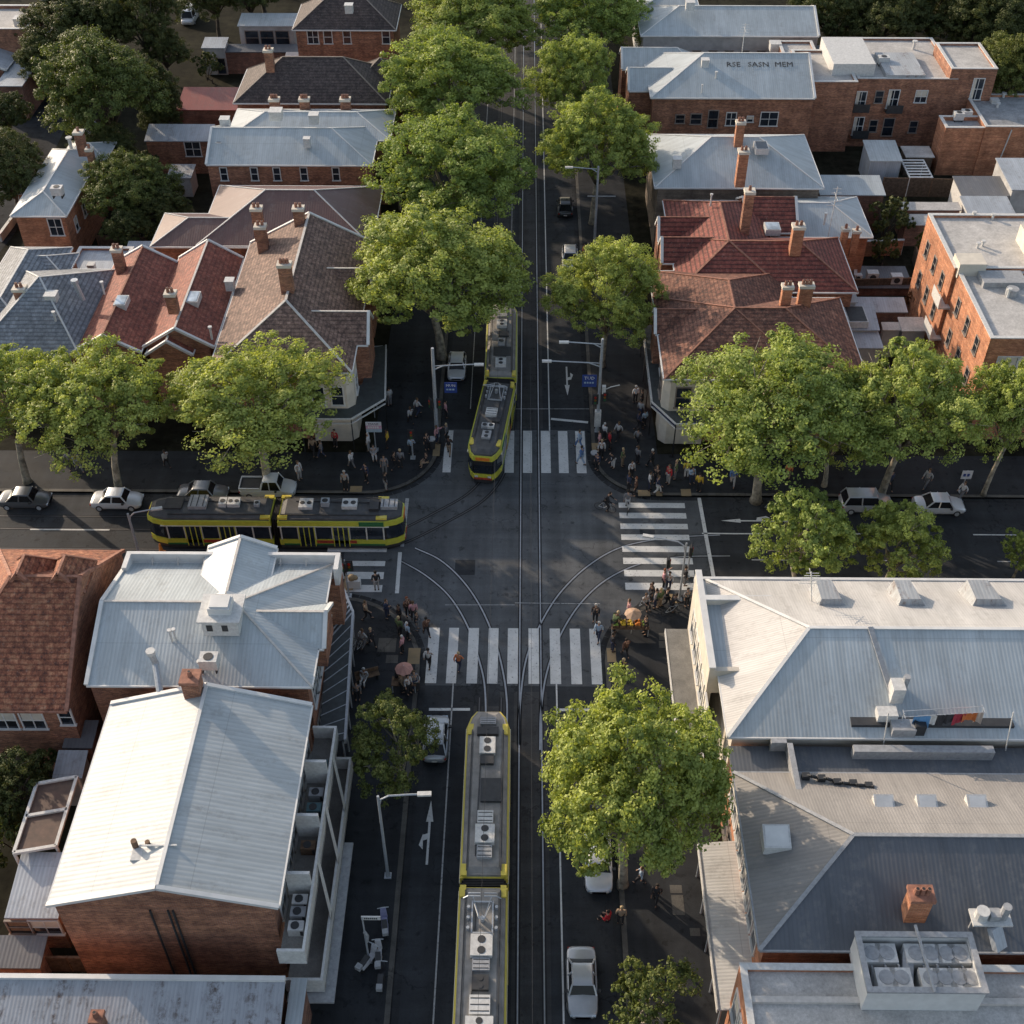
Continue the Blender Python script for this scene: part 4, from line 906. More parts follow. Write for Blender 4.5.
for zz in (3.6,6.7):
    m=MB(); m.box(A[0]-1.0,A[0],A[3]-.6,A[3]+1.6,zz,zz+.15); m.box(A[0]-1.03,A[0]-1.0,A[3]-.6,A[3]+1.6,zz+.15,zz+1.1); m.build('fire_balcony',M['lgrey'],b.root)
# roof-yard air conditioners
for i,(px,py,l) in enumerate(((859,272,'small pale condenser left of two larger ones in the shop yard'),(873,272,'largest of the three pale condensers in the shop yard'),(897,275,'pale condenser at the right of the shop yard'))):
    p=W(px,py,2); t=thing('air_conditioner',l,'air conditioner',(p.x,p.y,1.2)); m=MB(); s=.7 if i==0 else 1.05; m.cbox(0,0,.0,s,.7*s,.8*s); m.build('casing',M['lgrey'],t)
    m=MB(); m.tube([(0,-.36*s,.4*s),(0,-.38*s,.4*s)],.28*s,14); m.build('fan_grille',M['dark'],t)
b=Bd('yard_deck','dark flat deck carrying three air conditioners','shed',roof='iron_dark',wall='brick_d'); b.shed(850,914,288,266,1.1,1.2); b.done()
# ---------------------------------------------------------------- SOUTH-EAST BLOCK
b=Bd('long_corner_building','long corner building with a sunlit pale metal roof south-east of the junction','building',roof='zinc_blue',wall='cream',cap='white')
# solve ridge height so both eaves meet
ze=8.0; y0=W(860,738,ze).y; yN=W(860,580,ze).y; ym=(y0+yN)/2; lo,hi=ze,ze+8
for _ in range(50):
    mm=(lo+hi)/2
    if W(860,631,mm).y>ym: lo=mm
    else: hi=mm
zr=lo+.25; X0=W(728,738,ze).x
b.rx=['zinc_cream_and_sun']; b.wing(X0,X0+62,y0,yN,ze,zr,'x',1,0,capw=.2,run=5.2); b.r.mi[1]=b.r.mi[2]=2  # north and west faces take the cream sheet: sunlight painted as colour
b.g.box(X0-.62,X0+62,yN-.1,yN+.1,ze-.3,ze+.12)
# parapeted corner piece with a sunken blue-grey roof
cx0=X0-.6; cx1=X0+3.6; cy0=W(740,668,8.4).y; cy1=W(740,604,8.4).y
b.w.box(cx0,cx0+.3,cy0-.3,yN,0,8.75); b.w.box(cx0+.3,cx1,cy0-.3,cy0,6.5,8.5); b.w.box(cx0+.3,cx1,cy1,cy1+.3,6.5,8.75)
b.g.box(cx0-.05,cx0+.35,cy0-.35,yN,8.75,8.83); b.g.box(cx0+.35,cx1+.2,cy1-.05,cy1+.35,8.75,8.83)
b.r.add([(cx0+.3,cy0,8.25),(cx1,cy0,8.25),(cx1+.3,cy1,8.3),(cx0+.3,cy1,8.3)],[(0,1,2,3)])
b.boxes=[(cx0,X0+61,y0+.3,yN,8),(X0+.35,X0+61,y0+.35,yN,8)]
b.winrow('W',6,[1.0,4.6],1.0,1.9,box=0,style='blind'); b.winrow('S',16,[4.8],1.0,1.4,box=1)
b.done()
for px,w_ in ((829,1.5),(908,1.5),(985,1.9)):
    p=W(px,590,9.6); m=MB(); zz=8.9
    m.add([(p.x-w_*.55,p.y-1.1,zz),(p.x+w_*.75,p.y-1.1,zz),(p.x+w_*.45,p.y+1.0,zz-.3),(p.x-w_*.6,p.y+1.0,zz-.3),(p.x-w_*.4,p.y-.8,zz+.75),(p.x+w_*.4,p.y-.8,zz+.75),(p.x+w_*.2,p.y+.8,zz+.75),(p.x-w_*.45,p.y+.8,zz+.75)],
      [(0,1,5,4),(1,2,6,5),(2,3,7,6),(3,0,4,7),(4,5,6,7)]); m.build('roof_hood',M['zinc_old'],b.roof)
sl=(zr-ze)/((yN-y0)/2)
p=W(895,695,8.9); zz=ze+(p.y-y0)*sl
m=MB(); m.cbox(p.x,p.y,zz-.2,.7,.9,1.2); m.cbox(p.x-.7,p.y-1.2,zz-.6,1.1,.7,.7); m.cyl(p.x+.5,p.y+.3,zz,zz+1.3,.2,8,1); m.cbox(p.x+.1,p.y-1.9,zz-.9,1.3,.8,.7,1); m.cbox(p.x+1.0,p.y-1.9,zz-.9,.6,.6,.9,2); m.build('roof_plant',[M['lgrey'],M['grey'],M['dark']],b.roof)
m=MB(); m.bar((p.x-.2,p.y,zz+.12),(p.x-.9,ym,zr+.1),.3,.08); m.build('cable_tray',M['grey'],b.roof)
a=W(851,719,8.5);c=W(1014,722,8.5); m=MB(); m.box(a.x,c.x,a.y-.35,a.y+.55,8.0,8.42); m.build('roof_walkway',M['dark'],b.roof)
def antenna(label,px,py,zb,h,lean=0,name='roof_antenna',bars=1):
    p=W(px,py,zb); t=thing(name,label,'antenna',tuple(p)); m=MB(); m.tube([(0,0,-.5),(lean,0,h)],.035,6); m.build('mast',M['lgrey'],t)
    if not bars: return t
    m=MB(); 
    for k in range(5): z=h*.6+h*.09*k; m.bar((lean*.8-.7+.08*k,0,z),(lean*.8+.7-.08*k,0,z),.03,.03)
    m.bar((lean*.8,-.8,h*.8),(lean*.8,.8,h*.8),.03,.03); m.build('crossbars',M['lgrey'],t); return t
antenna('thin white antenna beside the first hood on the north-edge of the long corner roof',813,600,9.2,2.4,-.5)
antenna('white lattice antenna over the metal hip cottage',829,232,6.5,4.5)
antenna('antenna mast on the lettered metal roof',742,52,8.5,3.2)
antenna('tall thin mast on the left of the laundry',885,740,8,2.4,-.3,bars=0)
antenna('tall thin mast on the right of the laundry',1008,745,8,2.9,-.5,bars=0)
# laundry
t=thing('clothesline','rooftop clothesline with blue, white, red and orange washing','clothesline',tuple(W(950,726,8.4))); o0=t.location
A_=W(905,717,9.3)-o0; C_=W(985,712,9.6)-o0; m=MB(); m.bar(A_,C_,.03,.03); m.bar(A_+Vector((0,.4,0)),C_+Vector((0,.4,0)),.03,.03)
for q in (A_,C_): m.tube([(q.x,q.y+.2,-.5),(q.x,q.y+.2,q.z+.05)],.04,6); m.bar((q.x,q.y-.1,q.z),(q.x,q.y+.5,q.z),.04,.04)
m.build('line_frame',M['steel'],t)
for k,(c,nm,w_) in enumerate((((.12,.3,.55),'blue',.9),((.6,.6,.58),'white',.55),((.03,.03,.035),'black',.6),((.03,.03,.04),'black',.6),((.35,.03,.05),'red',.75),((.55,.16,.04),'orange',.8),((.5,.42,.36),'tan',.4))):
    q=A_.lerp(C_,.22+.12*k); m=MB(); mm=simple('cloth_'+nm,c); n=5
    vs=[];fs=[]
    for i in range(n+1):
        for j in range(5): vs.append((q.x-w_/2+w_*i/n,q.y+.06*math.sin(i*2.1+k)+(.0 if j==0 else .03*j*math.sin(i+k)),q.z-.2*j*(.9 if k%2 else 1.1)))
    for i in range(n):
        for j in range(4): fs.append((i*5+j,(i+1)*5+j,(i+1)*5+j+1,i*5+j+1))
    g_=thing('washing',['bright blue cloth on the rooftop clothesline','white cloth beside the blue one on the clothesline','black garment next to the white cloth on the line','black garment nearest the red cloth on the line','dark red cloth on the rooftop clothesline','orange cloth on the rooftop clothesline','tan cloth at the right end of the clothesline'][k],'laundry',tuple(o0)) 
    m.add(vs,fs).build('cloth',mm,g_)
# brick parapet strip behind the grey roof building, then that building
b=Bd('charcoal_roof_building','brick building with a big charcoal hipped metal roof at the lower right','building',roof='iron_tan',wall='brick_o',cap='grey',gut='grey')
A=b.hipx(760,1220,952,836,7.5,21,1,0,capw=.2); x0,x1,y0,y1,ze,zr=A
b.r.mi[1]=2; b.r.mi[2]=3  # north slope and west hip get the lighter copies that carry painted sunlight
yb=W(880,749,7.2).y
bx0=W(790,752,8.2).x
b.w.box(x0+.35,x1,y1-.5,yb,0,6.9); b.r.box(x0,x1,y1-1.2,yb+.1,7.0,7.25)
b.g.box(bx0,x1-20,yb-.25,yb,6.9,8.0); b.g.box(bx0,bx0+.25,yb-3.4,yb-.25,6.9,8.0); b.g.box(bx0-.03,x1-20,yb-.28,yb+.03,8.0,8.07); b.g.box(bx0-.03,bx0+.28,yb-3.4,yb-.28,8.0,8.07)
b.g.box(W(858,752,8.5).x,W(1000,752,8.5).x,yb-.75,yb-.28,7.2,7.95)
b.boxes=[(x0+.35,x1,y0+.35,yb,7.5)]; b.winrow('W',8,[4.3],.85,2.1,style='blind'); b.winrow('W',8,[.9],.9,1.9,style='plain')
b.done()
b.chim(922,893,7.9,10.1,1.05,.75,3,mat='brick_o',cap='cap_tile')
k=(zr-ze)/((y1-y0)/2)
b.skylight(763,790,828,848,ze+1.0,tilt=.35,mat='white')
for x_ in (884,927,977): b.skylight(x_-10,x_+10,797,811,8.55,tilt=.25,mat='white')
m=MB(); p=W(993,913,9.3); m.cbox(p.x,p.y,8.8,1.9,.9,.12); m.cyl(p.x-.5,p.y,8.9,9.5,.32,12); m.cyl(p.x+.55,p.y,8.9,9.9,.22,10,1); m.cbox(p.x+.1,p.y,8.9,.5,.5,.45,1)
for i in (-.8,.8): m.cbox(p.x+i,p.y,7.9,.08,.08,.95,1)
m.build('roof_fan_unit',[M['lgrey'],M['grey']],b.roof)
m=MB(); q=W(999,950,7.6); m.bar((p.x+.1,p.y-.4,8.75),(q.x,q.y,7.75),.65,.35); m.build('roof_duct',M['zinc_grey'],b.roof)
m=MB()
a=W(806,776,8.0); random.seed(4); prev=a
for i in range(14):
    q=W(806+i*5.2,776+i*.9+random.uniform(-1,1),8.0+.12*math.sin(i*2)); m.bar(prev,q,.10,.16); prev=q
    if i%3==0: m.cbox(q.x,q.y,7.6,.4,.3,.5)
m.build('cable_bundle',M['dark'],b.roof)
m=MB(); 
for x_,y_ in ((905,806),(900,812),(896,810)): q=W(x_,y_,8.1); m.cbox(q.x,q.y,7.6,.6,.5,.6)
m.build('roof_box',M['lgrey'],b.roof)
# awning along its street wall
t=thing('street_awning','long pale metal awning over the footpath beside the charcoal-roofed building','awning'); z=3.4
P0,P1,P2,P3=W(703,842,z),W(738,845,z),W(741,1010,z),W(714,1010,z); xo=W(702,870,z).x; xi=x0+.35
ya,ybk=W(715,1009,z).y,W(705,842,z).y
m=MB(); m.add([(xo,ya,z-.1),(xi,ya,z+.15),(xi,ybk,z+.15),(xo,ybk,z-.1),(xo,ya,z-.22),(xi,ya,z+.03),(xi,ybk,z+.03),(xo,ybk,z-.22)],[(0,1,2,3),(7,6,5,4),(0,4,5,1),(1,5,6,2),(2,6,7,3),(3,7,4,0)]); m.build('canopy',M['awning_w'],t)
m=MB(); m.box(xo-.06,xo,ya,ybk,z-.45,z-.02); m.build('fascia_board',M['lgrey'],t)
m=MB()
for i in range(5): m.cyl(xo+.2,ya+.2+(ybk-ya-.4)*i/4,KZ,z-.2,.06,8)
m.build('post',M['steel'],t)
t=thing('street_awning','narrow grey awning along the street wall of the long corner building','awning'); xo2=cx0-1.45
ya2,yb2=W(700,735,z).y,W(690,629,z).y
m=MB(); m.box(xo2,cx0,ya2,yb2,z-.12,z); m.build('canopy',M['conc'],t); m=MB(); m.box(xo2-.05,xo2,ya2,yb2,z-.4,z+.03); m.build('fascia_board',M['lgrey'],t)
# lower front building
b=Bd('flat_roof_building','building with flat pale roofs and a lit brick side wall at the bottom right corner','building',roof='membrane',wall='brick_o',gut='lgrey')
z=7.4; A=b.block(757,1220,1090,966,z,.22); m_=None
b.r.box(A[0]+.3,A[0]+22,W(800,999,z).y-.15,W(800,999,z).y+.15,z-.22,z-.02,1)
b.boxes=[A]; b.winrow('W',4,[3.8],.9,2.2,style='blind'); b.done()
# air-conditioning enclosure
zt=9.0; ex0,ex1=W(870,1000,zt).x,W(989,1000,zt).x; ey0,ey1=W(900,992,zt).y,W(900,934,zt).y
t=thing('plant_enclosure','white-walled rooftop enclosure packed with air conditioning units','roof plant',(ex0,ey0,7.2)); w_=ex1-ex0; d_=ey1-ey0; h=zt-7.2
m=MB()
for q in ((0,w_,0,.15),(0,w_,d_-.15,d_),(0,.15,.15,d_-.15),(w_-.15,w_,.15,d_-.15)): m.box(*q,0,h)
m.build('screen_wall',M['white'],t); m=MB()
for q in ((-.08,w_+.08,-.08,.2),(-.08,w_+.08,d_-.2,d_+.08),(-.08,.2,.2,d_-.2),(w_-.2,w_+.08,.2,d_-.2)): m.box(*q,h,h+.12)
m.build('coping',M['grey'],t); m=MB(); m.box(.15,w_-.15,.15,d_-.15,0,.15); m.build('deck',M['dark'],t)
m=MB()
for i in range(9): m.tube([(.5+i*w_/9,.4,.5),(.6+i*w_/9,d_*.5,1.3+.1*(i%3)),(.4+i*w_/9,d_-.4,.9)],.05,5)
m.bar((w_*.55,-.1,h+.2),(w_*.52,d_+.3,h+.3),.12,.1); m.bar((w_*.38,d_*.2,1.1),(w_*.45,d_*.8,1.3),.5,.3); m.build('pipework',M['grey'],t)
rows=[('back row',d_*.72,(.12,.25,.50,.63,.77,.88)),('front row',d_*.30,(.2,.33,.58,.7,.82,.92))]
names=['leftmost','second from the left','third from the left','fourth from the left','fifth from the left','rightmost']
ac=None
for rn,yy,xs in rows:
    for i,xx in enumerate(xs):
        if ac is None:
            ac=thing('air_conditioner','','air conditioner',group='air conditioners in the rooftop enclosure'); m=MB(); m.cbox(0,0,0,.95,.95,1.35); m.build('casing',M['lgrey'],ac)
            m=MB(); m.cyl(0,0,1.35,1.38,.36,14); m.build('fan_grille',M['grey'],ac); u=ac
        else: u=copy_tree(ac)
        u.location=(ex0+w_*xx,ey0+yy,7.36); u['label']=f'{names[i]} air conditioner in the {rn} of the rooftop enclosure'
# ================================================================ TREES
def leaf_mesh(name,seed,lobes,leaf,per,clumps,R0=1.0):
    """crown of many small leaves gathered in clumps over a set of lobes; lobes = (centre, radius)"""
    r=np.random.default_rng(seed); C=[];N=[];T=[]
    for (c,rad) in lobes:
        for k in range(clumps):
            d=r.normal(size=3); d[2]=d[2]*.9+.35; d/=np.linalg.norm(d)
            rr=rad*(.72+.38*r.random()); cc=np.array(c)+d*rr*np.array([1,1,.85]); tint=r.random()
            m=int(per*(.6+.8*r.random())); cl=rad*(.20+.14*r.random())
            g=r.normal(size=(m,3)); g/=np.linalg.norm(g,axis=1)[:,None]; g=g*(cl*r.random((m,1))**.45)*np.array([1.1,1.1,.75])
            C.append(cc+g); nn=g/np.maximum(np.linalg.norm(g,axis=1)[:,None],1e-6)*.7+d*.5+r.normal(size=(m,3))*.45+np.array([0,0,.25]); N.append(nn)
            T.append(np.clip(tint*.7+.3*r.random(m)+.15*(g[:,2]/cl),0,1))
    C=np.concatenate(C);N=np.concatenate(N);T=np.concatenate(T); N/=np.linalg.norm(N,axis=1)[:,None]
    n=len(C); a=np.cross(N,r.normal(size=(n,3))); a/=np.linalg.norm(a,axis=1)[:,None]; b=np.cross(N,a)
    s=(leaf*(.6+.8*r.random(n)))[:,None]
    # five-point leaf folded slightly along its midrib
    v=np.stack([C-a*s*.5, C+b*s*.42+N*s*.1, C+a*s*.6, C-b*s*.42+N*s*.1],axis=1).reshape(-1,3).astype(np.float32)
    me=bpy.data.meshes.new(name); me.vertices.add(n*4); me.vertices.foreach_set('co',v.ravel())
    me.loops.add(n*4); me.loops.foreach_set('vertex_index',np.arange(n*4,dtype=np.int32))
    me.polygons.add(n); me.polygons.foreach_set('loop_start',np.arange(0,n*4,4,dtype=np.int32)); me.polygons.foreach_set('loop_total',np.full(n,4,dtype=np.int32))
    at=me.attributes.new('tint','FLOAT','FACE'); at.data.foreach_set('value',T.astype(np.float32))
    me.materials.append(M['leaf']) if name=='crown' else None; me.update(); me.validate(); return me
def crown_lobes(seed,R,zc,hz,n,low=-.25):
    r=random.Random(seed); out=[((0,0,zc+.1*R),R*.42)]
    for i in range(n):
        if r.random()<.13: continue
        z=low+(1.0-low)*((i+.5)/n)**.9; ph=i*2.39996+r.uniform(-.4,.4); q=math.sqrt(max(0.05,1-z*z)); k=r.uniform(.52,.86)
        rad=R*r.uniform(.15,.36)
        out.append(((R*k*q*math.cos(ph),R*k*q*math.sin(ph),zc+hz*k*z+r.uniform(-.3,.3)),rad))
    return out
def wood_mesh(name,seed,R,zc,hz,lobes,r0,low=-.6):
    r=random.Random(seed); m=MB(); fork=zc-hz*.75; lean=(r.uniform(-.5,.5),r.uniform(-.5,.5))
    top=Vector((lean[0],lean[1],fork)); mid=Vector((lean[0]*.3,lean[1]*.3,fork*.5))
    m.tube([(0,0,-.2),(0,0,.4),mid,top],[r0*1.5,r0*1.05,r0*.85,r0*.7],9)
    for (c,rad) in lobes[1::(1 if low>-.4 else 2)]:
        c=Vector(c); k1=top.lerp(c,.4)+Vector((r.uniform(-.4,.4),r.uniform(-.4,.4),.5)); k2=top.lerp(c,.75)+Vector((0,0,.3))
        m.tube([top-Vector((0,0,.25)),k1,k2,c],[r0*.5,r0*.34,r0*.2,r0*.08],6)
        for _ in range(2):
            e=c+Vector((r.uniform(-1,1),r.uniform(-1,1),r.uniform(-.3,1)))*rad; m.tube([k2,k2.lerp(e,.5)+Vector((0,0,.2)),e],[r0*.16,r0*.1,r0*.03],5)
    return m.mesh(name,M['bark'],True)
KIND={}
def kind(key,n,R,zc,hz,nl,leaf,per,clumps,r0,low=-.25):
    KIND[key]=[]
    for i in range(n):
        lb=crown_lobes(100*len(KIND)+i,R,zc,hz,nl,low)
        KIND[key].append((leaf_mesh('crown',i*7+len(KIND)*31,lb,leaf,per,clumps),wood_mesh('trunk',i,R,zc,hz,lb,r0,low),R,zc))
kind('plane',7,6.0,8.4,5.3,46,.16,74,26,.32,-.55)          # big street planes
kind('open',5,6.0,8.9,4.6,38,.16,68,24,.30,-.28)
kind('small',4,3.0,4.5,3.0,26,.12,56,20,.17,-.6)      # small street trees
kind('bush',2,1.7,1.5,1.3,12,.15,20,16,.08,-.5)
kind('fine',2,2.6,3.6,2.3,24,.15,16,22,.13,-.4)
NT=0
def tree(px,py,rpx,label,key='plane',mat='leaf',zc=None,group=None,cat='tree',name=None,bark='bark',hs=1.0,world=None,vi=None):
    global NT
    v=KIND[key]; cm,wm,R0_,z0=v[(NT if vi is None else vi)%len(v)]; NT+=1
    if world: x,y,Rw=world
    else:
        Z=zc or z0
        for _ in range(6):
            p=W(px,py,Z*1.03); dist=(p-Vector((0,0,CAMH))).dot(fw); Rw=rpx*dist/F/1.04
            if zc is None: Z=z0*Rw/R0_*hs
        x,y=p.x,p.y
    Rw*=1.17 if key in('plane','open') else 1.2 if name=='garden_tree' else 1.12
    s=Rw/R0_; sz=(zc/z0 if zc else s*hs)
    t=thing(name or ('plane_tree' if key in('plane','open') else 'tree'),label,cat,(x,y,KZ if not world else 0),0,group)
    rz=(NT*2.4)%6.28
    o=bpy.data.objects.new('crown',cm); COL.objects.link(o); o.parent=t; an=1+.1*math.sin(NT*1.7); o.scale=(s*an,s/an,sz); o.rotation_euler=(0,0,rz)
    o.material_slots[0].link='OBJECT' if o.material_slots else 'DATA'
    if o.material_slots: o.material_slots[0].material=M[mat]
    w=bpy.data.objects.new('trunk',wm); COL.objects.link(w); w.parent=t; w.scale=(s*an,s/an,sz); w.rotation_euler=(0,0,rz)
    if bark!='bark': w.material_slots[0].link='OBJECT'; w.material_slots[0].material=M[bark]
    return t
g1='plane trees along the left side of the avenue'; g2='plane trees along the right side of the avenue'; g3='plane trees on the north side of the cross street'
tree(438,272,84,'largest round plane tree on the left of the avenue, nearest the junction',group=g1,zc=8.6)
tree(453,170,70,'second plane tree from the junction on the left of the avenue',group=g1,zc=8.6)
tree(398,182,22,'small tree tucked beside the second avenue plane',key='small')
tree(452,84,64,'third plane tree from the junction on the left of the avenue',group=g1,zc=8.8)
tree(472,18,58,'fourth plane tree up the left of the avenue, cut by the top edge',group=g1,zc=8.6)
tree(490,-42,54,'fifth plane tree up the left of the avenue beyond the top edge',group=g1,zc=8.6)
tree(606,297,51,'plane tree on the right of the avenue nearest the junction',group=g2,zc=7.0)
tree(596,146,51,'broad plane tree on the right of the avenue beside the tall lamp pole',group=g2,zc=8.4)
tree(577,80,40,'plane tree on the right of the avenue beyond the broad one',group=g2,zc=7.8)
tree(592,14,50,'plane tree on the right of the avenue at the top edge',group=g2,zc=8.2)
tree(585,-45,46,'plane tree on the right of the avenue beyond the top edge',group=g2,zc=8)
tree(0,404,66,'plane tree cut by the left edge above the cross street',key='open',group=g3,zc=7.6)
tree(95,406,74,'plane tree in front of the twin red tiled houses',key='open',group=g3,zc=8.2)
tree(254,404,82,'plane tree with a forked pale trunk in front of the brown tiled corner shop',key='open',group=g3,zc=8.0)
tree(772,410,92,'largest plane tree on the right, screening the north-east corner shop',key='open',group=g3,zc=8.6)
tree(838,425,45,'slim plane tree between two bigger ones right of the corner shop',key='small',group=g3,zc=6.0)
tree(905,408,74,'plane tree in front of the orange brick building',key='open',group=g3,zc=8.4)
tree(1012,412,48,'plane tree cut by the right edge in front of the orange brick building',key='open',group=g3,zc=8.0)
g4='trees on the south side of the cross street'
tree(808,541,54,'left of two bushy trees behind the long corner building',key='small',group=g4,zc=5.4)
tree(896,544,44,'right of two bushy trees behind the long corner building',key='small',group=g4,zc=5.0)
tree(1022,556,22,'small tree at the right edge behind the long corner building',key='small',group=g4)
tree(634,784,91,'great plane tree on the right footpath below the junction',zc=9.6)
tree(391,746,46,'small tree on the left footpath below the corner hotel awning',key='small',mat='leaf_g',zc=4.4)
tree(648,1002,46,'loose fine-leaved tree on the footpath at the bottom edge',key='fine',mat='leaf_g',zc=3.6)
# gardens and far trees
g5='dark trees at the top left'
for q in ((100,88,62,'largest dark tree at the top left, its crown lit on the left',9.0,'leaf_g'),(126,188,42,'dark tree between the lane corner house and the white hip roof',5.5,'leaf_g'),(70,22,46,'dark tree behind the largest one at the top left',7,'leaf_d'),
  (140,16,34,'dark tree left of the white van',8,'leaf_d'),(152,92,26,'low dark tree right of the largest one at the top left',6,'leaf_d'),(246,-16,34,'dark tree right of the white van at the top edge',7,'leaf_d'),
  (4,170,40,'dark tree cut by the left edge beside the lane',6,'leaf_d'),(45,62,26,'small dark tree behind the long metal shed',5,'leaf_d'),(5,115,26,'small dark tree between the lane and the long metal shed',4,'leaf_d'),(160,210,26,'shrubby tree behind the purple-brown roof',4,'leaf_d'),(260,-30,40,'dark tree beyond the top edge behind the pavilion',7,'leaf_d'),(212,-8,30,'dark tree right of the white van touching the top edge',6,'leaf_d'),(166,52,22,'small dark tree in front of the white van',4,'leaf_d'),(105,150,26,'dark tree behind the lane corner house',4.5,'leaf_d'),(160,118,20,'dark tree between the large tree and the red-roofed shed',3.5,'leaf_d'),(130,232,22,'dark tree left of the purple-brown roof',3.5,'leaf_d'),(98,24,34,'dark tree in the middle of the top-left group',6.5,'leaf_d')):
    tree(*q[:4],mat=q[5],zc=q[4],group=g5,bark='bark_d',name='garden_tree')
g6='dark trees behind the brick apartments'
for q in ((835,12,40,'dark tree behind the left end of the brick apartments'),(885,18,42,'dark tree behind the middle of the brick apartments'),(935,8,46,'dark tree behind the right end of the brick apartments'),(985,18,44,'dark tree above the right end of the brick apartments'),(1015,70,34,'tree with a paler lit crown at the right edge beside the brick apartments'),(1024,6,40,'dark tree at the top right corner'),(905,-30,48,'dark tree beyond the top edge at the right'),(970,-35,48,'rear dark tree beyond the top edge at the right')):
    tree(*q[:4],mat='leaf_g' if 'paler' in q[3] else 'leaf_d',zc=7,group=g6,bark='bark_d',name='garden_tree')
for q in ((893,222,22,'leafy shrub tree in the garden beside the metal hip cottage','bush',2.6),(885,252,14,'dark shrub against the garden wall','bush',1.8),(14,786,34,'dark garden tree at the left edge beside the pergola','small',3.6),(8,838,26,'low dark shrub at the left edge below the garden tree','bush',2.2),(45,768,20,'shrub behind the pergola','bush',2.0),(915,305,13,'reddish-brown shrub above the pale lean-to roofs','bush',1.6),(150,163,14,'shrub beside the small brick outbuilding','bush',1.6),(172,196,18,'hedge-like shrub behind the purple-brown roof','bush',2),(210,68,14,'shrub beside the grey outhouse','bush',2),(925,245,10,'thin shrub against the orange brick building','bush',1.8)):
    tree(q[0],q[1],q[2],q[3],key=q[4],mat='leaf_d' if 'reddish' not in q[3] else 'leaf_r',zc=q[5],group=None,cat='shrub' if q[4]=='bush' else 'tree',name='shrub' if q[4]=='bush' else 'garden_tree',bark='bark_d')
# canopy beyond the block, one mass at each side
def far_wood(name,label,spots,mat):
    lb=[((x,y,z),r) for x,y,z,r in spots]
    me=leaf_mesh('woodland',5,lb,.75,26,16); me.materials.append(M[mat]); o=bpy.data.objects.new(name,me); COL.objects.link(o); tag(o,label,'trees',kind='stuff')
random.seed(3)
far_wood('far_woodland','dark mass of far-off tree crowns beyond the left rooftops',[(random.uniform(-130,-16),random.uniform(190,330),random.uniform(2,6),random.uniform(4,7)) for _ in range(70)],'leaf_d')
far_wood('far_woodland','dark mass of far-off tree crowns beyond the right rooftops',[(random.uniform(16,130),random.uniform(195,330),random.uniform(2,6),random.uniform(4,7)) for _ in range(70)],'leaf_d')
# ================================================================ TRAMS
def outline(L,hw,nf,nr,tf=.55,tr=.55):
    """plan outline, x forward from 0 to L; nf/nr nose lengths (0 = square end)"""
    pts=[]
    if nr: pts+=[(0,-hw*tr),(nr*.35,-hw*(tr+.25)),(nr,-hw)]
    else: pts+=[(0,-hw)]
    if nf: pts+=[(L-nf,-hw),(L-nf*.35,-hw*(tf+.25)),(L,-hw*tf),(L,hw*tf),(L-nf*.35,hw*(tf+.25)),(L-nf,hw)]
    else: pts+=[(L,-hw),(L,hw)]
    if nr: pts+=[(nr,hw),(nr*.35,hw*(tr+.25)),(0,hw*tr)]
    else: pts+=[(0,hw)]
    return pts
def prism(m,a,z0,b,z1,mi=0,caps=True):
    n=len(a); m.add([(x,y,z0) for x,y in a]+[(x,y,z1) for x,y in b],([tuple(range(n-1,-1,-1)),tuple(range(n,2*n))] if caps else [])+[(i,(i+1)%n,n+(i+1)%n,n+i) for i in range(n)],mi)
def ins(pts,L,d):
    return [(L/2+(x-L/2)*(1-2*d/L),y*(1-d/1.35)) for x,y in pts]
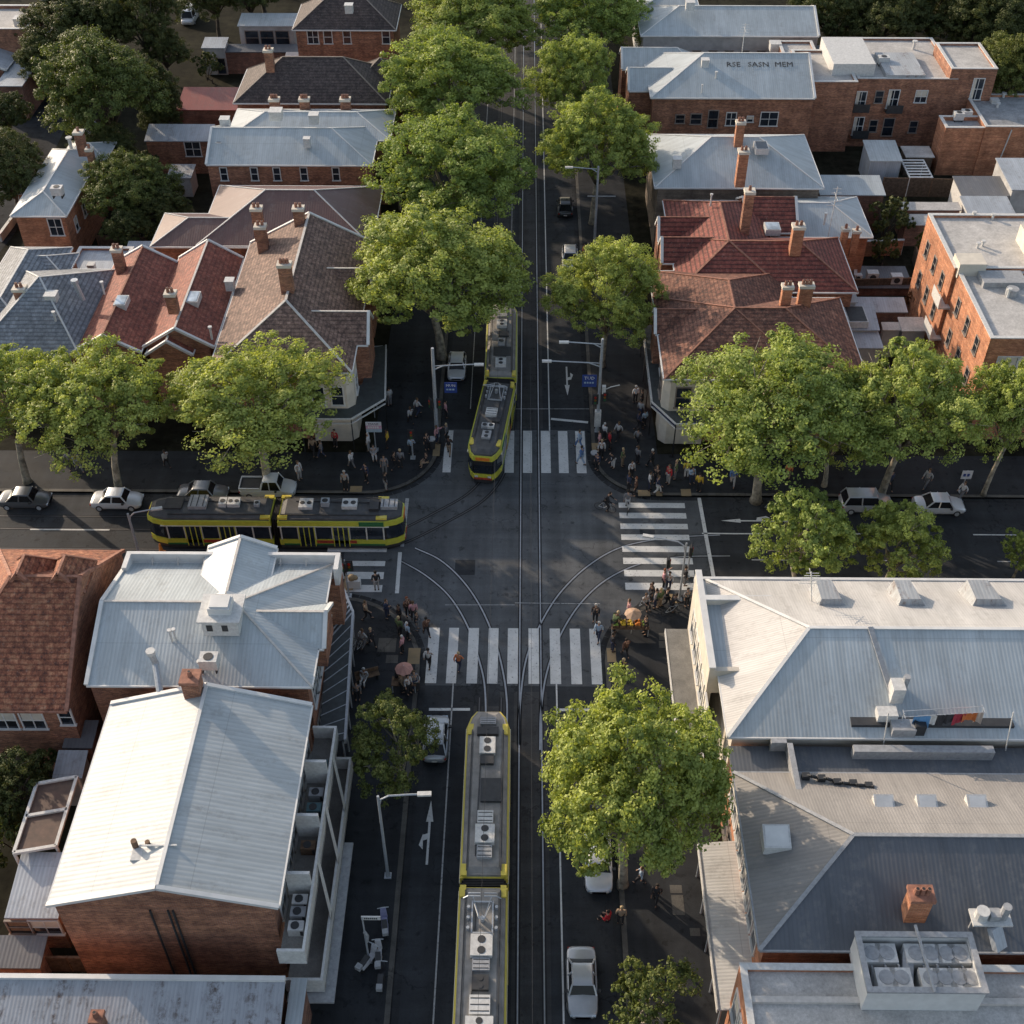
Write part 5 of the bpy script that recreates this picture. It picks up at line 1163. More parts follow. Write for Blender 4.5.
def tram_module(root,loc,rz,L,nf,nr,roofm,trim,units,side='t_lime',panto=None,greens=True):
    hw=1.36; O=outline(L,hw,nf,nr); m=MB()
    prism(m,ins(O,L,.06),.22,ins(O,L,.02),.55,3)              # dark skirt
    prism(m,ins(O,L,.02),.55,O,1.12,0)
    prism(m,ins(O,L,.05),1.12,ins(O,L,.07),2.42,2)             # behind the glass
    prism(m,ins(O,L,.01),2.42,ins(O,L,.03),2.86,0)
    prism(m,ins(O,L,.13),2.86,ins(O,L,.16),3.02,1)
    if greens and nf:
        for s in (-1,1): m.box(L-nf-1.9,L-nf-.1,s*(hw-.035),s*(hw+.012),2.46,2.86,4)
    if greens:
        for s in (-1,1):
            m.box(.3 if not nr else nr,L-nf-.1,s*(hw-.05),s*(hw+.008),.56,.70,4)
            m.box(L*.3,L*.62,s*(hw-.05),s*(hw+.014),.76,1.05,5)
    for s in (-1,1):   # white drip rail
        m.box(nr*.8,L-nf*.8,s*(hw-.08),s*(hw+.02),2.36,2.43,6)
    body=m.build('car_body',[M[side],M[trim],M['black'],M['dark'],M['t_green'],M['t_red'],M['t_cream']],root,loc=loc,rz=rz)
    r=MB(); A=ins(O,L,.2); B=ins(O,L,.55); prism(r,A,3.0,B,3.2,0); r.build('roof',M[roofm],body)
    if True:   # coloured corners at square ends / nose
        for xx in ([L-.75] if not nf else [])+([.05] if not nr else []):
            for s in (-1,1): c=MB(); c.box(xx,xx+.7,s*(hw-.42),s*(hw-.1),2.99,3.16); c.build('roof_edge_panel',M['t_yel'],body)
        c=MB()
        if nf: prism(c,[(L-nf*1.5,-hw+.12),(L-nf*.9,-hw+.12),(L-nf*.9,-hw+.48),(L-nf*1.5,-hw+.48)],2.99,[(L-nf*1.5,-hw+.16),(L-nf*.9,-hw+.16),(L-nf*.9,-hw+.48),(L-nf*1.5,-hw+.48)],3.13); c.build('roof_edge_panel',M['t_yel'],body); c=MB(); prism(c,[(L-nf*1.5,hw-.12),(L-nf*.9,hw-.12),(L-nf*.9,hw-.48),(L-nf*1.5,hw-.48)],2.99,[(L-nf*1.5,hw-.16),(L-nf*.9,hw-.16),(L-nf*.9,hw-.48),(L-nf*1.5,hw-.48)],3.13)
        if nf: c.build('roof_edge_panel',M['t_yel'],body)
    x0=nr+.2; x1=L-nf-.15; n=int((x1-x0)/1.25); wdt=(x1-x0)/n
    wm=MB(); wm.box(-wdt/2+.07,wdt/2-.07,-.012,.02,0,1.16); wme=wm.mesh('window',M['glass'])
    dm=MB(); dm.box(-wdt/2+.05,wdt/2-.05,-.014,.02,-.75,1.2)
    for q in (-.5,-.17,.17,.5): dm.box(wdt*q*.9-.035,wdt*q*.9+.035,-.03,.0,-.75,1.2,1)
    dme=dm.mesh('door',[M['glass'],M[side]])
    pl=MB()
    for i in range(n+1):
        for s in (-1,1): pl.box(x0+wdt*i-.05,x0+wdt*i+.05,s*(hw-.06),s*(hw+.004),1.12,2.4)
    pl.build('window_pillars',M['t_cream' if greens else side],body)
    doors=(1,n-3) if n>5 else (n//2,)
    for i in range(n):
        for s in (-1,1):
            me=dme if i in doors else wme
            place('door' if i in doors else 'window',me,body,(x0+wdt*(i+.5),s*(hw-.0),1.2),0 if s<0 else PI)
    for end,nn in ((1,nf),(-1,nr)):
        if not nn: continue
        X=lambda u:(L-u) if end>0 else u
        w=MB(); tf=.55
        w.add([(X(-.015),-hw*tf*.95,1.25),(X(-.015),hw*tf*.95,1.25),(X(.10),hw*tf*.9,2.3),(X(.10),-hw*tf*.9,2.3)],[(0,1,2,3)])
        w.build('windscreen',M['glass'],body)
        for s in (-1,1):
            w=MB(); a=(X(.015),s*hw*(tf+.03)); c=(X(nn*.35),s*(hw*(tf+.25)+.02)); d=(X(nn*.95),s*(hw+.0))
            w.add([(a[0],a[1],1.25),(c[0],c[1],1.25),(c[0]-.05*end,c[1]-.05*s,2.3),(a[0]-.1*end,a[1]-.03*s,2.3)],[(0,1,2,3)]); w.add([(c[0],c[1],1.25),(d[0],d[1],1.25),(d[0],d[1]-.05*s,2.3),(c[0],c[1]-.05*s,2.3)],[(0,1,2,3)])
            w.build('side_windscreen',M['glass'],body)
            h=MB(); h.box(X(-.03),X(.05),s*hw*.38-.13,s*hw*.38+.13,.78,.96); h.build('headlight',M['lgrey'],body)
        w=MB(); w.box(X(-.03),X(.06),-.55,.55,2.48,2.75); w.build('destination_display',M['orange'],body)
        w=MB(); w.box(X(-.05),X(.03),-hw*.52,hw*.52,.60,.76); w.build('bumper',M['t_red' if greens else 'dark'],body)
    for (x,y,w_,d_,h,mt,fans) in units:
        u=MB(); u.box(x-w_/2,x+w_/2,y-d_/2,y+d_/2,3.19,3.2+h)
        for k in range(fans):
            fx=x-w_/2+w_*(k+.5)/fans; u.cyl(fx,y,3.2+h,3.22+h,min(w_/fans,d_)*.36,12,1)
        if not fans and mt!='dark':
            for k in range(3): u.box(x-w_/2+w_*(k+.4)/3,x-w_/2+w_*(k+.55)/3,y-d_/2+.05,y+d_/2-.05,3.2+h,3.215+h,1)
        u.build('roof_unit',[M[mt],M['dark']],body)
    cb=MB()
    for s in (-1,1): cb.bar((nr+.3,s*.95,3.22),(L-nf-.4,s*.95,3.22),.06,.05)
    cb.bar((1.2,.5,3.24),(L-1.4,.35,3.24),.05,.05); cb.build('roof_conduit',M['dark'],body)
    if panto:
        p=MB(); x=panto; 
        for s in (-1,1):
            p.bar((x-1.0,s*.55,3.3),(x+.9,s*.55,3.3),.08,.1); p.tube([(x+.7,s*.45,3.35),(x-.5,s*.16,4.0),(x-.5,0,4.0)],.03,5); p.tube([(x-.5,s*.12,4.0),(x+.5,s*.5,4.5)],.028,5)
            p.tube([(x+.5,s*.1,4.5),(x+.5,s*.75,4.5),(x+.45,s*1.0,4.36)],.035,5); p.tube([(x+.68,s*.1,4.5),(x+.68,s*.75,4.5)],.03,5)
        for xx in (-.95,.85): p.bar((x+xx,-.55,3.3),(x+xx,.55,3.3),.08,.1)
        p.cyl(x-.2,0,3.22,3.55,.13,8)
        for xx in (-.7,-.1,.5):
            for s in (-1,1): p.cyl(x+xx,s*.75,3.2,3.45,.09,8)
        p.build('pantograph',M['steel'],body)
    return body
def bellows(root,a,b):
    m=MB(); a=Vector(a); b=Vector(b)
    for k in range(6):
        t=k/5; q=a.lerp(b,t); q2=a.lerp(b,min(1,t+.1)); w=2.45 if k%2 else 2.25
        m.bar(Vector((q.x,q.y,1.65)),Vector((q2.x,q2.y,1.65)),w,2.5)
    m.build('bellows',M['black'],root)
# south tram
t=thing('tram','long yellow-edged grey-roofed tram waiting south of the junction','tram',(-1.9,47.6,0))
L1=11.6
U1=[(1.1,0,.5,.95,.18,'grey',0),(1.9,0,.55,1.3,.25,'dark',2),(3.0,0,1.2,.95,.3,'lgrey',2),(4.0,.0,.6,.8,.22,'dark',0),(6.1,-.28,1.6,1.2,.16,'dark',0),(8.0,0,.8,.9,.28,'lgrey',0),(9.1,0,1.2,1.1,.3,'lgrey',2),(10.2,0,.8,.85,.22,'grey',0)]
U1=[(L1-u[0],*u[1:]) for u in U1]
b1=tram_module(t,(0,-L1,0),PI/2,L1,1.3,0,'t_roof','t_roof',U1,side='t_yel',greens=False)
U2=[(3.7,0,1.2,1.15,.3,'lgrey',2),(4.7,0,.7,.9,.2,'grey',0),(5.7,0,.8,.85,.22,'dark',2),(6.9,0,1.0,1.05,.28,'lgrey',0),(8.0,0,1.0,1.4,.3,'lgrey',2),(9.3,0,1.0,.9,.2,'grey',0)]
U2=[(L1-u[0],*u[1:]) for u in U2]
tram_module(t,(0,-L1*2-.5,0),PI/2,L1,0,1.3,'t_roof','t_roof',U2,side='t_yel',panto=L1-2.0,greens=False)
bellows(t,(0,-L1-.02,0),(0,-L1-.5,0))
# west tram
t=thing('tram','green and yellow tram turning out of the cross street beside the corner hotel','tram',(-8.55,66.1,0))
L2_=9.15
UA=[(2.0,.1,1.0,1.0,.25,'lgrey',2),(5.2,.1,1.1,.9,.3,'lgrey',2),(7.0,0,.7,1.1,.25,'dark',0),(8.1,.1,1.2,.9,.28,'grey',0),(3.4,.2,.6,.6,.4,'steel',1)]
tram_module(t,(-L2_,0,0),0,L2_,1.3,0,'t_roof_d','t_roof_d',UA)
UB=[(1.9,.1,1.3,1.1,.12,'dark',0),(3.7,.2,1.3,1.3,.3,'grey',0),(5.5,.2,.55,.8,.3,'lgrey',1),(6.3,.2,.9,.8,.3,'lgrey',2),(8.0,.1,.4,.5,.25,'steel',1)]
tram_module(t,(-2*L2_-.45,0,0),0,L2_,0,1.3,'t_roof_d','t_roof_d',UB)
bellows(t,(-L2_,0,0),(-L2_-.45,0,0))
# north tram, bending into the junction
pf=W(483,452,3.1); pr=W(499.5,381,3.1); dv=(pf-pr); rz=math.atan2(dv.y,dv.x); Lf=dv.length+.1
t=thing('tram','dark-roofed yellow and green tram curving out of the avenue into the junction','tram',(pr.x,pr.y,0))
UC=[(4.6,0,.9,.9,.3,'lgrey',0),(6.3,.2,.5,.5,.25,'lgrey',1),(6.3,-.3,.5,.5,.25,'grey',1),(5.5,.5,.5,.6,.2,'dark',0),(7.4,0,.9,.7,.2,'grey',2)]
Lf=max(Lf,9.6); tram_module(t,(0,0,0),rz,Lf,1.3,0,'t_roof_d','t_roof_d',[u for u in UC if u[0]<Lf-1],panto=2.0)
pb2=W(500.5,376,3.1); UD=[(1.6,0,1.0,.9,.3,'lgrey',2),(3.4,.1,1.3,1.5,.05,'dark',0),(4.6,0,.7,.6,.3,'grey',1),(6.0,.2,.8,.9,.1,'dark',0),(7.4,0,1.0,.9,.3,'lgrey',2),(9.0,0,.9,.9,.2,'grey',0)]
UD=[(u[0],*u[1:]) for u in UD]
tram_module(t,(pb2.x-pr.x,pb2.y-pr.y+11.4,0),-PI/2,11.4,0,1.3,'t_roof','t_roof',[(11.4-u[0],*u[1:]) for u in UD])
bellows(t,(0,0,0),(pb2.x-pr.x,pb2.y-pr.y,0))
# ================================================================ CARS
simple('car_white',(.62,.64,.66),.3); simple('car_silver',(.40,.42,.44),.3); simple('car_grey',(.16,.17,.18),.3); simple('car_dark',(.05,.055,.06),.3); simple('light_red',(.35,.02,.01),.3); simple('van_white',(.6,.62,.64),.35); simple('car_charcoal',(.10,.105,.11),.3)
TYPES={'sedan':(4.5,1.78,1.42,(.27,.80,.36,.66),.88),'hatch':(4.1,1.75,1.48,(.26,.94,.36,.80),.90),'suv':(4.6,1.86,1.68,(.25,.96,.34,.88),.98),'van':(4.9,1.92,1.95,(.12,.98,.22,.95),1.10),'ute':(5.0,1.85,1.72,(.24,.60,.31,.55),.95)}
CARM={}
def car_meshes(ty):
    if ty in CARM: return CARM[ty]
    L,Wd,H,(g0,g1,r0,r1),belt=TYPES[ty]; hw=Wd/2; m=MB(); st=[]
    # stations from the nose (x=L/2) to the tail
    prof=[(0,.50,.42,belt-.42),(.012,.70,.34,belt-.34),(.045,.86,.26,belt-.24),(.11,.96,.20,belt-.15),(g0,1.0,.20,belt-.02),(.5,1.0,.20,belt),(max(.72,g1-.08),1.0,.20,belt),(.91,.96,.22,belt-.02),(.96,.88,.28,belt-.06),(.988,.74,.36,belt-.16),(1.0,.56,.42,belt-.26)]
    rings=[]
    for u,w,zb,zt in prof:
        x=L/2-u*L; w*=hw
        rings.append([(x,-w*.86,zb),(x,-w,zb+.16),(x,-w*1.0,(zb+zt)/2+.05),(x,-w*.95,zt-.05),(x,-w*.80,zt),(x,0,zt+.03),(x,w*.80,zt),(x,w*.95,zt-.05),(x,w,(zb+zt)/2+.05),(x,w,zb+.16),(x,w*.86,zb)])
    n=11; vs=[v for r in rings for v in r]; fs=[]
    for i in range(len(rings)-1):
        for k in range(n): fs.append((i*n+k,i*n+(k+1)%n,(i+1)*n+(k+1)%n,(i+1)*n+k))
    fs+=[tuple(range(n)),tuple(range((len(rings)-1)*n+n-1,(len(rings)-1)*n-1,-1))]
    m.add(vs,fs)
    xg0,xg1,xr0,xr1=(L/2-g0*L,L/2-g1*L,L/2-r0*L,L/2-r1*L); wb=hw*.88; wt=hw*.68
    # pillars and roof skin in paint
    def lerp(a,b,t): return tuple(a[i]+(b[i]-a[i])*t for i in range(3))
    for s in (-1,1):
        for a,b in (((xg0,s*wb,belt-.03),(xr0,s*wt,H-.05)),((xg1,s*wb,belt-.03),(xr1,s*wt,H-.05)),(((xg0+xg1)/2-.1,s*(wb+.01),belt-.03),((xr0+xr1)/2-.1,s*(wt+.01),H-.05))): m.bar(a,b,.09,.09)
    m.add([(xr0+.05,-wt-.02,H-.07),(xr0+.05,wt+.02,H-.07),(xr1-.05,wt+.02,H-.07),(xr1-.05,-wt-.02,H-.07),(xr0-.08,-wt*.9,H),(xr0-.08,wt*.9,H),(xr1+.08,wt*.9,H),(xr1+.08,-wt*.9,H)],[(4,5,6,7),(0,1,5,4),(1,2,6,5),(2,3,7,6),(3,0,4,7)])
    if ty=='ute':
        m.box(-L/2+.15,xg1-.1,-hw*.8,hw*.8,belt+.03,belt+.04,1)
        for s in (-1,1): m.box(-L/2+.1,xg1-.1,s*hw*.8,s*hw*.9,belt,belt+.18)
        m.box(-L/2+.08,-L/2+.16,-hw*.8,hw*.8,belt,belt+.18)
    body=m.mesh('body',[M['c_car_white'],M['dark']],True); body.set_sharp_from_angle(angle=R(38))
    g=MB(); g.add([(xg0,-wb,belt-.04),(xg0,wb,belt-.04),(xg1,wb,belt-.04),(xg1,-wb,belt-.04),(xr0,-wt,H-.06),(xr0,wt,H-.06),(xr1,wt,H-.06),(xr1,-wt,H-.06)],[(4,5,6,7),(0,1,5,4),(1,2,6,5),(2,3,7,6),(3,0,4,7)])
    gl=g.mesh('windows',M['glass_car'])
    w=MB(); w.tube([(0,-.11,0),(0,.11,0)],.31,16); wh=w.mesh('tyre',M['black']); w=MB(); w.tube([(0,-.118,0),(0,.118,0)],.20,10); ri=w.mesh('rim',M['steel'])
    h=MB(); h.box(-.05,.06,-.2,.2,-.07,.07); hl=h.mesh('headlight',M['glass_sky']); tl=h.mesh('taillight',M['c_light_red'])
    mi=MB(); mi.box(-.08,.1,-.1,.1,-.06,.08); mm=mi.mesh('mirror',M['dark'])
    pl=MB(); pl.box(-.01,.01,-.19,.19,-.06,.06); pp=pl.mesh('number_plate',M['white'])
    CARM[ty]=(body,gl,wh,ri,hl,tl,mm,pp,L,hw,belt); return CARM[ty]
def car(px,py,heading,ty,paint,label,cat='car',name='parked_car',group=None,z=0):
    body,gl,wh,ri,hl,tl,mm,pp,L,hw,belt=car_meshes(ty); p=W(px,py,.6)
    t=thing(name,label,cat,(p.x,p.y,z),R(heading),group); t.scale=(.88,.92,.95)
    o=place('body',body,t,(0,0,0)); o.material_slots[0].link='OBJECT'; o.material_slots[0].material=M['c_'+paint]
    place('windows',gl,t,(0,0,0))
    for sx in (-1,1):
        for sy in (-1,1):
            w=place('wheel',wh,t,(sx*L*.31,sy*(hw-.10),.31)); place('rim',ri,w,(0,0,0))
    for sy in (-1,1):
        place('headlight',hl,t,(L/2-.15,sy*hw*.60,belt-.36)); place('taillight',tl,t,(-L/2+.12,sy*hw*.66,belt-.26)); place('mirror',mm,t,(L*.17,sy*(hw+.06),belt+.02))
    place('number_plate',pp,t,(-L/2-.005,0,.5)); return t
gk='cars parked along the north kerb of the cross street'; gs='cars standing in the avenue'
car(25,498,0,'sedan','car_charcoal','dark grey sedan parked at the left edge of the cross street',group=gk)
car(117,499,0,'sedan','car_white','white sedan parked behind the dark grey one on the left',group=gk)
car(203,492,0,'sedan','car_grey','grey car parked behind the cross-street tram',group=gk)
car(268,487,0,'ute','van_white','white utility parked under the forked plane tree behind the tram','ute','parked_ute',gk)
car(866,502,0,'suv','car_silver','silver-grey SUV parked behind the bushy tree on the right',group=gk)
car(939,504,0,'sedan','car_white','white sedan parked right of the silver SUV on the cross street',group=gk)
car(582,981,-90,'sedan','car_silver','silver sedan in the bottom lane beside the tram track',name='car',group=gs)
car(598,861,-90,'sedan','car_white','white car half hidden under the great plane tree',group=gs)
car(436,737,90,'hatch','car_silver','silver hatchback beside the small tree on the left footpath',name='car',group=gs)
car(570,257,-90,'hatch','car_white','white car driving up the avenue right of the tracks',name='car',group=gs)
c=car(565,206,90,'hatch','car_dark','dark car with red tail lights in the shaded avenue',name='car',group=gs)
car(457,366,-90,'hatch','van_white','white car waiting beside the avenue tram near the left signal mast',name='car',group=gs)
car(500,140,-90,'hatch','car_white','white car glimpsed between the left avenue planes',name='car',group=gs)
car(190,17,-90,'van','van_white','white van parked among the dark trees at the top left','van','parked_van')
car(100,128,63,'hatch','car_silver','silver car on the lane beside the dark trees',group=None)
# ================================================================ POLES, SIGNS
def mast(px,py,h,arms,label,r=.1,name='lamp_post',curve=False,cat='lamp post',extra=None,gx=None):
    """arms: (dx, dy, z, lamp?)"""
    p=W(px,py,KZ); t=thing(name,label,cat,(p.x,p.y,KZ)); m=MB(); m.tube([(0,0,0),(0,0,.5),(0,0,h)],[r*1.5,r,r*.7],8); m.cbox(0,0,0,.4,.4,.08); m.build('pole',M['steel'],t)
    for dx,dy,z,lamp in arms:
        a=MB(); d=Vector((dx,dy,0)); 
        if curve: a.tube([(0,0,z-.9),Vector((0,0,z-.3))+d*.06,Vector((0,0,z))+d*.25,Vector((0,0,z+.06))+d*.8,Vector((0,0,z+.06))+d],.055,6)
        else: a.tube([(0,0,z-.45),Vector((0,0,z-.05))+d*.25,Vector((0,0,z+.1))+d],.05,6); a.tube([(0,0,z-.1),Vector((0,0,z-.02))+d*.3],.04,6)
        ar=a.build('arm',M['steel'],t)
        if lamp:
            l=MB(); u=d.normalized(); e=Vector((0,0,z+.08))+d; l.bar(e-u*.1,e+u*.65,.26,.13); l.build('lamp_head',M['lgrey'],ar)
    return t
def signal(t,x,y,z,rz):
    m=MB(); m.cbox(0,0,0,.3,.22,.85); m.cbox(0,-.02,-.06,.5,.03,1.0,0); s=m.build('signal_head',M['dark'],t,loc=(x,y,z),rz=rz)
    for k,c in enumerate(('light_red','amber','lens')):
        simple('amber',(.2,.09,.01)); simple('lens',(.02,.10,.04)); l=MB(); l.tube([(0,-.12,.7-.27*k),(0,-.17,.7-.27*k)],.1,10); l.build('lens',M['c_'+c],s)
def signboard(t,x,y,z,w,h,cols,rz=0,name='sign_panel',txt=None,tc='white',ts=.3):
    m=MB(); hh=h/len(cols)
    for i,c in enumerate(cols): m.box(-w/2,w/2,-.03,.03,h-hh*(i+1)+.004*i,h-hh*i,i)
    o=m.build(name,[M[c] for c in cols],t,loc=(x,y,z),rz=rz)
    if txt:
        for s,ty,k,cc in txt:
            if s[0]=='-':   # small lettering that reads only as dashes from here
                q=MB(); n=len(s); 
                for i in range(n): q.box(-w*.36+w*.72*i/n,-w*.36+w*.72*(i+.7)/n,-.045,-.03,ty-k*.35,ty+k*.35)
                q.build('lettering',M[cc],o)
            else: sign_text(s,k,o,(0,-.04,ty),(PI/2,0,0),M[cc])
    return o
simple('sign_blue',(.02,.05,.22)); simple('sign_pink',(.55,.32,.42)); simple('sign_white',(.6,.6,.62)); simple('sign_paleblue',(.32,.42,.50)); simple('sign_purple',(.10,.03,.10))
t=mast(437,436,8.7,[(3.3,0,7.1,1)],'stout signal mast with a lamp arm at the left side of the avenue crossing',r=.17,name='signal_mast',cat='signal mast')
signal(t,.35,-.1,3.0,0); signal(t,-.35,-.1,3.0,R(-60)); signboard(t,1.3,-.1,4.5,1.0,1.0,['c_sign_blue','c_sign_blue'],txt=[('MUN',.72,.34,'white'),('---',.34,.2,'c_sign_paleblue')])
t=mast(597,431,9.1,[(-2.7,0,8.7,1),(-4.0,0,6.9,1)],'signal mast with two lamp arms at the right side of the avenue crossing',r=.14,name='signal_mast',cat='signal mast')
signal(t,.45,-.1,3.2,0); signal(t,-.3,-.1,2.9,0); signboard(t,-.85,-.12,4.6,1.15,1.15,['c_sign_blue','c_sign_blue'],txt=[('TUD',.85,.42,'white'),('----',.42,.22,'c_sign_paleblue')])
m=MB(); m.tube([(.2,0,4.1),(.9,0,4.5),(1.6,0,4.7)],.04,5); m.build('camera_arm',M['lgrey'],t); m=MB(); m.cbox(.35,0,3.9,.3,.3,.7); m.build('camera_housing',M['lgrey'],t); m=MB(); m.cbox(0,0,.6,.5,.4,1.5); m.build('signal_box',M['lgrey'],t)
t=mast(594,252,9.2,[(-2.5,0,9.0,1)],'tall lamp pole with a crossbar beside the broad avenue plane',r=.14)
m=MB(); m.bar((-.9,0,6.1),(1.8,0,6.1),.08,.08); m.build('crossbar',M['steel'],t)
mast(586,60,8.5,[(-2.2,0,8.3,1)],'lamp pole between the avenue planes near the top edge',r=.12)
mast(584,78,7.0,[(-2.6,0,6.6,1)],'shorter lamp pole just in front of the top avenue lamp',r=.1)
mast(388,876,7.9,[(2.2,.1,7.9,1)],'curved street lamp over the left lane below the junction',r=.1,curve=True)
mast(679,600,5.6,[(-2.3,.5,5.6,1)],'curved lamp over the right-hand zebra crossing',r=.08,curve=True)
t=mast(665,588,2.9,[],'short signal post at the end of the right-hand zebra crossing',r=.06,name='signal_post',cat='traffic signal'); signal(t,0,-.1,2.2,PI/2)
t=mast(687,576,2.9,[],'short signal post beside the corner of the long corner building',r=.06,name='signal_post',cat='traffic signal'); signal(t,0,-.1,2.2,PI/2)
t=mast(141,560,4.6,[(1.7,.4,4.6,1)],'curved pole beside the rear end of the cross-street tram',r=.12,curve=True)
t=mast(349,596,3.6,[],'signal post beside the left zebra crossing',r=.06,name='signal_post',cat='traffic signal'); signal(t,0,-.1,2.6,R(-60)); signal(t,.3,0,2.6,0)
t=mast(413,458,2.9,[],'signal post among the people on the left corner of the avenue crossing',r=.06,name='signal_post',cat='traffic signal'); signal(t,0,-.1,2.1,0)
t=mast(376,450,2.6,[],'pink and pale blue board on a post outside the corner shop',r=.05,name='street_sign',cat='sign')
signboard(t,0,-.05,1.9,1.25,1.0,['c_sign_white','c_sign_pink','c_sign_paleblue'],txt=[('MANE',.82,.3,'c_sign_purple'),('-----',.5,.26,'white')])
t=mast(961,492,2.2,[],'white square sign on a post beside the right-hand footpath',r=.05,name='street_sign',cat='sign'); signboard(t,0,-.05,1.4,.8,.8,['c_sign_white'],txt=[('--',.4,.4,'c_sign_blue')])
t=mast(369,960,4.6,[],'slender post with a white street-name plate above parked scooters',r=.06,name='street_sign',cat='sign')
signboard(t,.45,0,4.3,1.0,.32,['lgrey'],txt=[('-------',.16,.17,'dark')]); m=MB(); m.tube([(.05,0,2.0),(.12,0,2.6),(0,0,3.0)],.09,8); m.build('meter_housing',M['grey'],t)
mast(484,385,5.0,[],'thin pole beside the avenue tram',r=.05) if False else None
# span wires
t=thing('overhead_wire','thin overhead wires strung above the tram tracks','wire',(0,0,5.6)); m=MB()
for x in (-1.9,.72): m.tube([(x,20,0),(x,78,0),(x,300,0)],.012,4)
m.build('contact_wire',M['dark'],t); m=MB()
for y in (88,110,132,155): m.tube([(-7.2,y,.5),(-3,y,.12),(0,y,.06),(3,y,.12),(5.9,y,.5)],.01,4)
m.build('span_wire',M['dark'],t)
# ================================================================ STREET THINGS
def bike_mesh():
    m=MB()
    for x in (-.52,.52):
        pts=[(x+.33*math.cos(a),0,.34+.33*math.sin(a)) for a in [2*PI*i/16 for i in range(17)]]; m.tube(pts,.022,5)
    return m.mesh('wheels',M['black'])
BK=bike_mesh(); m=MB(); m.tube([(-.52,0,.34),(-.1,0,.30),(.35,0,.78),(-.22,0,.80),(-.1,0,.30)],.022,5); m.tube([(-.22,0,.8),(-.52,0,.34)],.016,5); m.tube([(.52,0,.34),(.33,0,.95)],.022,5); BF=m.mesh('frame',M['steel'])
m=MB(); m.tube([(.33,-.28,.98),(.36,0,.96),(.33,.28,.98)],.018,5); BH=m.mesh('handlebar',M['dark']); m=MB(); m.add([(-.36,-.07,.9),(-.36,.07,.9),(-.1,.02,.9),(-.1,-.02,.9),(-.36,-.07,.95),(-.36,.07,.95),(-.1,.02,.95),(-.1,-.02,.95)],[(0,3,2,1),(4,5,6,7),(0,1,5,4),(1,2,6,5),(2,3,7,6),(3,0,4,7)]); m.tube([(-.22,0,.8),(-.24,0,.9)],.018,5); BS=m.mesh('saddle',M['dark'])
def bike(px,py,rz,label,z=KZ):
    p=W(px,py,z); t=thing('bicycle',label,'bicycle',(p.x,p.y,z),R(rz))
    for n_,me in (('wheels',BK),('frame',BF),('handlebar',BH),('saddle',BS)): place(n_,me,t,(0,0,0))
for q in ((355,652,70,'dark bicycle leaning by the hotel awning, nearest the wall'),(362,648,60,'bicycle beside the one leaning by the hotel awning'),(644,606,40,'bicycle at the left of the crowd on the south-east corner'),(672,614,20,'bicycle at the right of the crowd on the south-east corner'),(771,510,5,'left of two bicycles at the kerb under the north plane trees'),(781,508,-8,'right of two bicycles at the kerb under the north plane trees')): bike(*q,z=0 if q[1]<512 and q[0]>700 else KZ)
bike(605,511,-20,'bicycle ridden through the junction by a rider in black',z=0)
bike(628,510,80,'bicycle wheeled over the right-hand zebra crossing',z=0)
simple('lilac',(.33,.33,.5)); simple('scooter_white',(.6,.6,.62)); simple('scooter_black',(.03,.03,.035))
def scooter(px,py,rz,col,label):
    p=W(px,py,KZ); t=thing('motor_scooter',label,'scooter',(p.x,p.y,KZ),R(rz)); m=MB()
    m.add([(-.75,-.17,.45),(-.75,.17,.45),(-.1,.2,.35),(-.1,-.2,.35),(-.8,-.14,.78),(-.8,.14,.78),(-.1,.16,.72),(-.1,-.16,.72)],[(0,3,2,1),(4,5,6,7),(0,1,5,4),(1,2,6,5),(2,3,7,6),(3,0,4,7)])
    m.box(-.1,.4,-.17,.17,.28,.36); m.add([(.35,-.2,.3),(.35,.2,.3),(.5,.16,1.0),(.5,-.16,1.0),(.48,-.2,.3),(.48,.2,.3),(.6,.12,1.0),(.6,-.12,1.0)],[(0,3,2,1),(4,5,6,7),(0,1,5,4),(1,2,6,5),(2,3,7,6),(3,0,4,7)]); m.build('bodywork',M['c_'+col],t)
    m=MB(); m.box(-.72,-.08,-.15,.15,.78,.86); m.build('saddle',M['dark'],t)
    for x in (-.6,.65):
        w=MB(); w.tube([(0,-.06,0),(0,.06,0)],.25,12); w.build('wheel',M['black'],t,loc=(x,0,.25))
    m=MB(); m.tube([(.5,-.32,1.08),(.55,0,1.04),(.5,.32,1.08)],.025,5); m.build('handlebar',M['steel'],t)
    m=MB(); m.cbox(-.9,0,.8,.3,.32,.28); m.build('top_box',M['grey'],t)
scooter(385,926,100,'lilac','lilac and white motor scooter under the street-name post'); scooter(370,962,60,'scooter_white','white motor scooter left of the foot of the street-name post'); scooter(379,958,95,'scooter_white','white motor scooter right of the foot of the street-name post'); scooter(382,980,90,'scooter_black','dark motor scooter nearest the bottom edge beside the post')
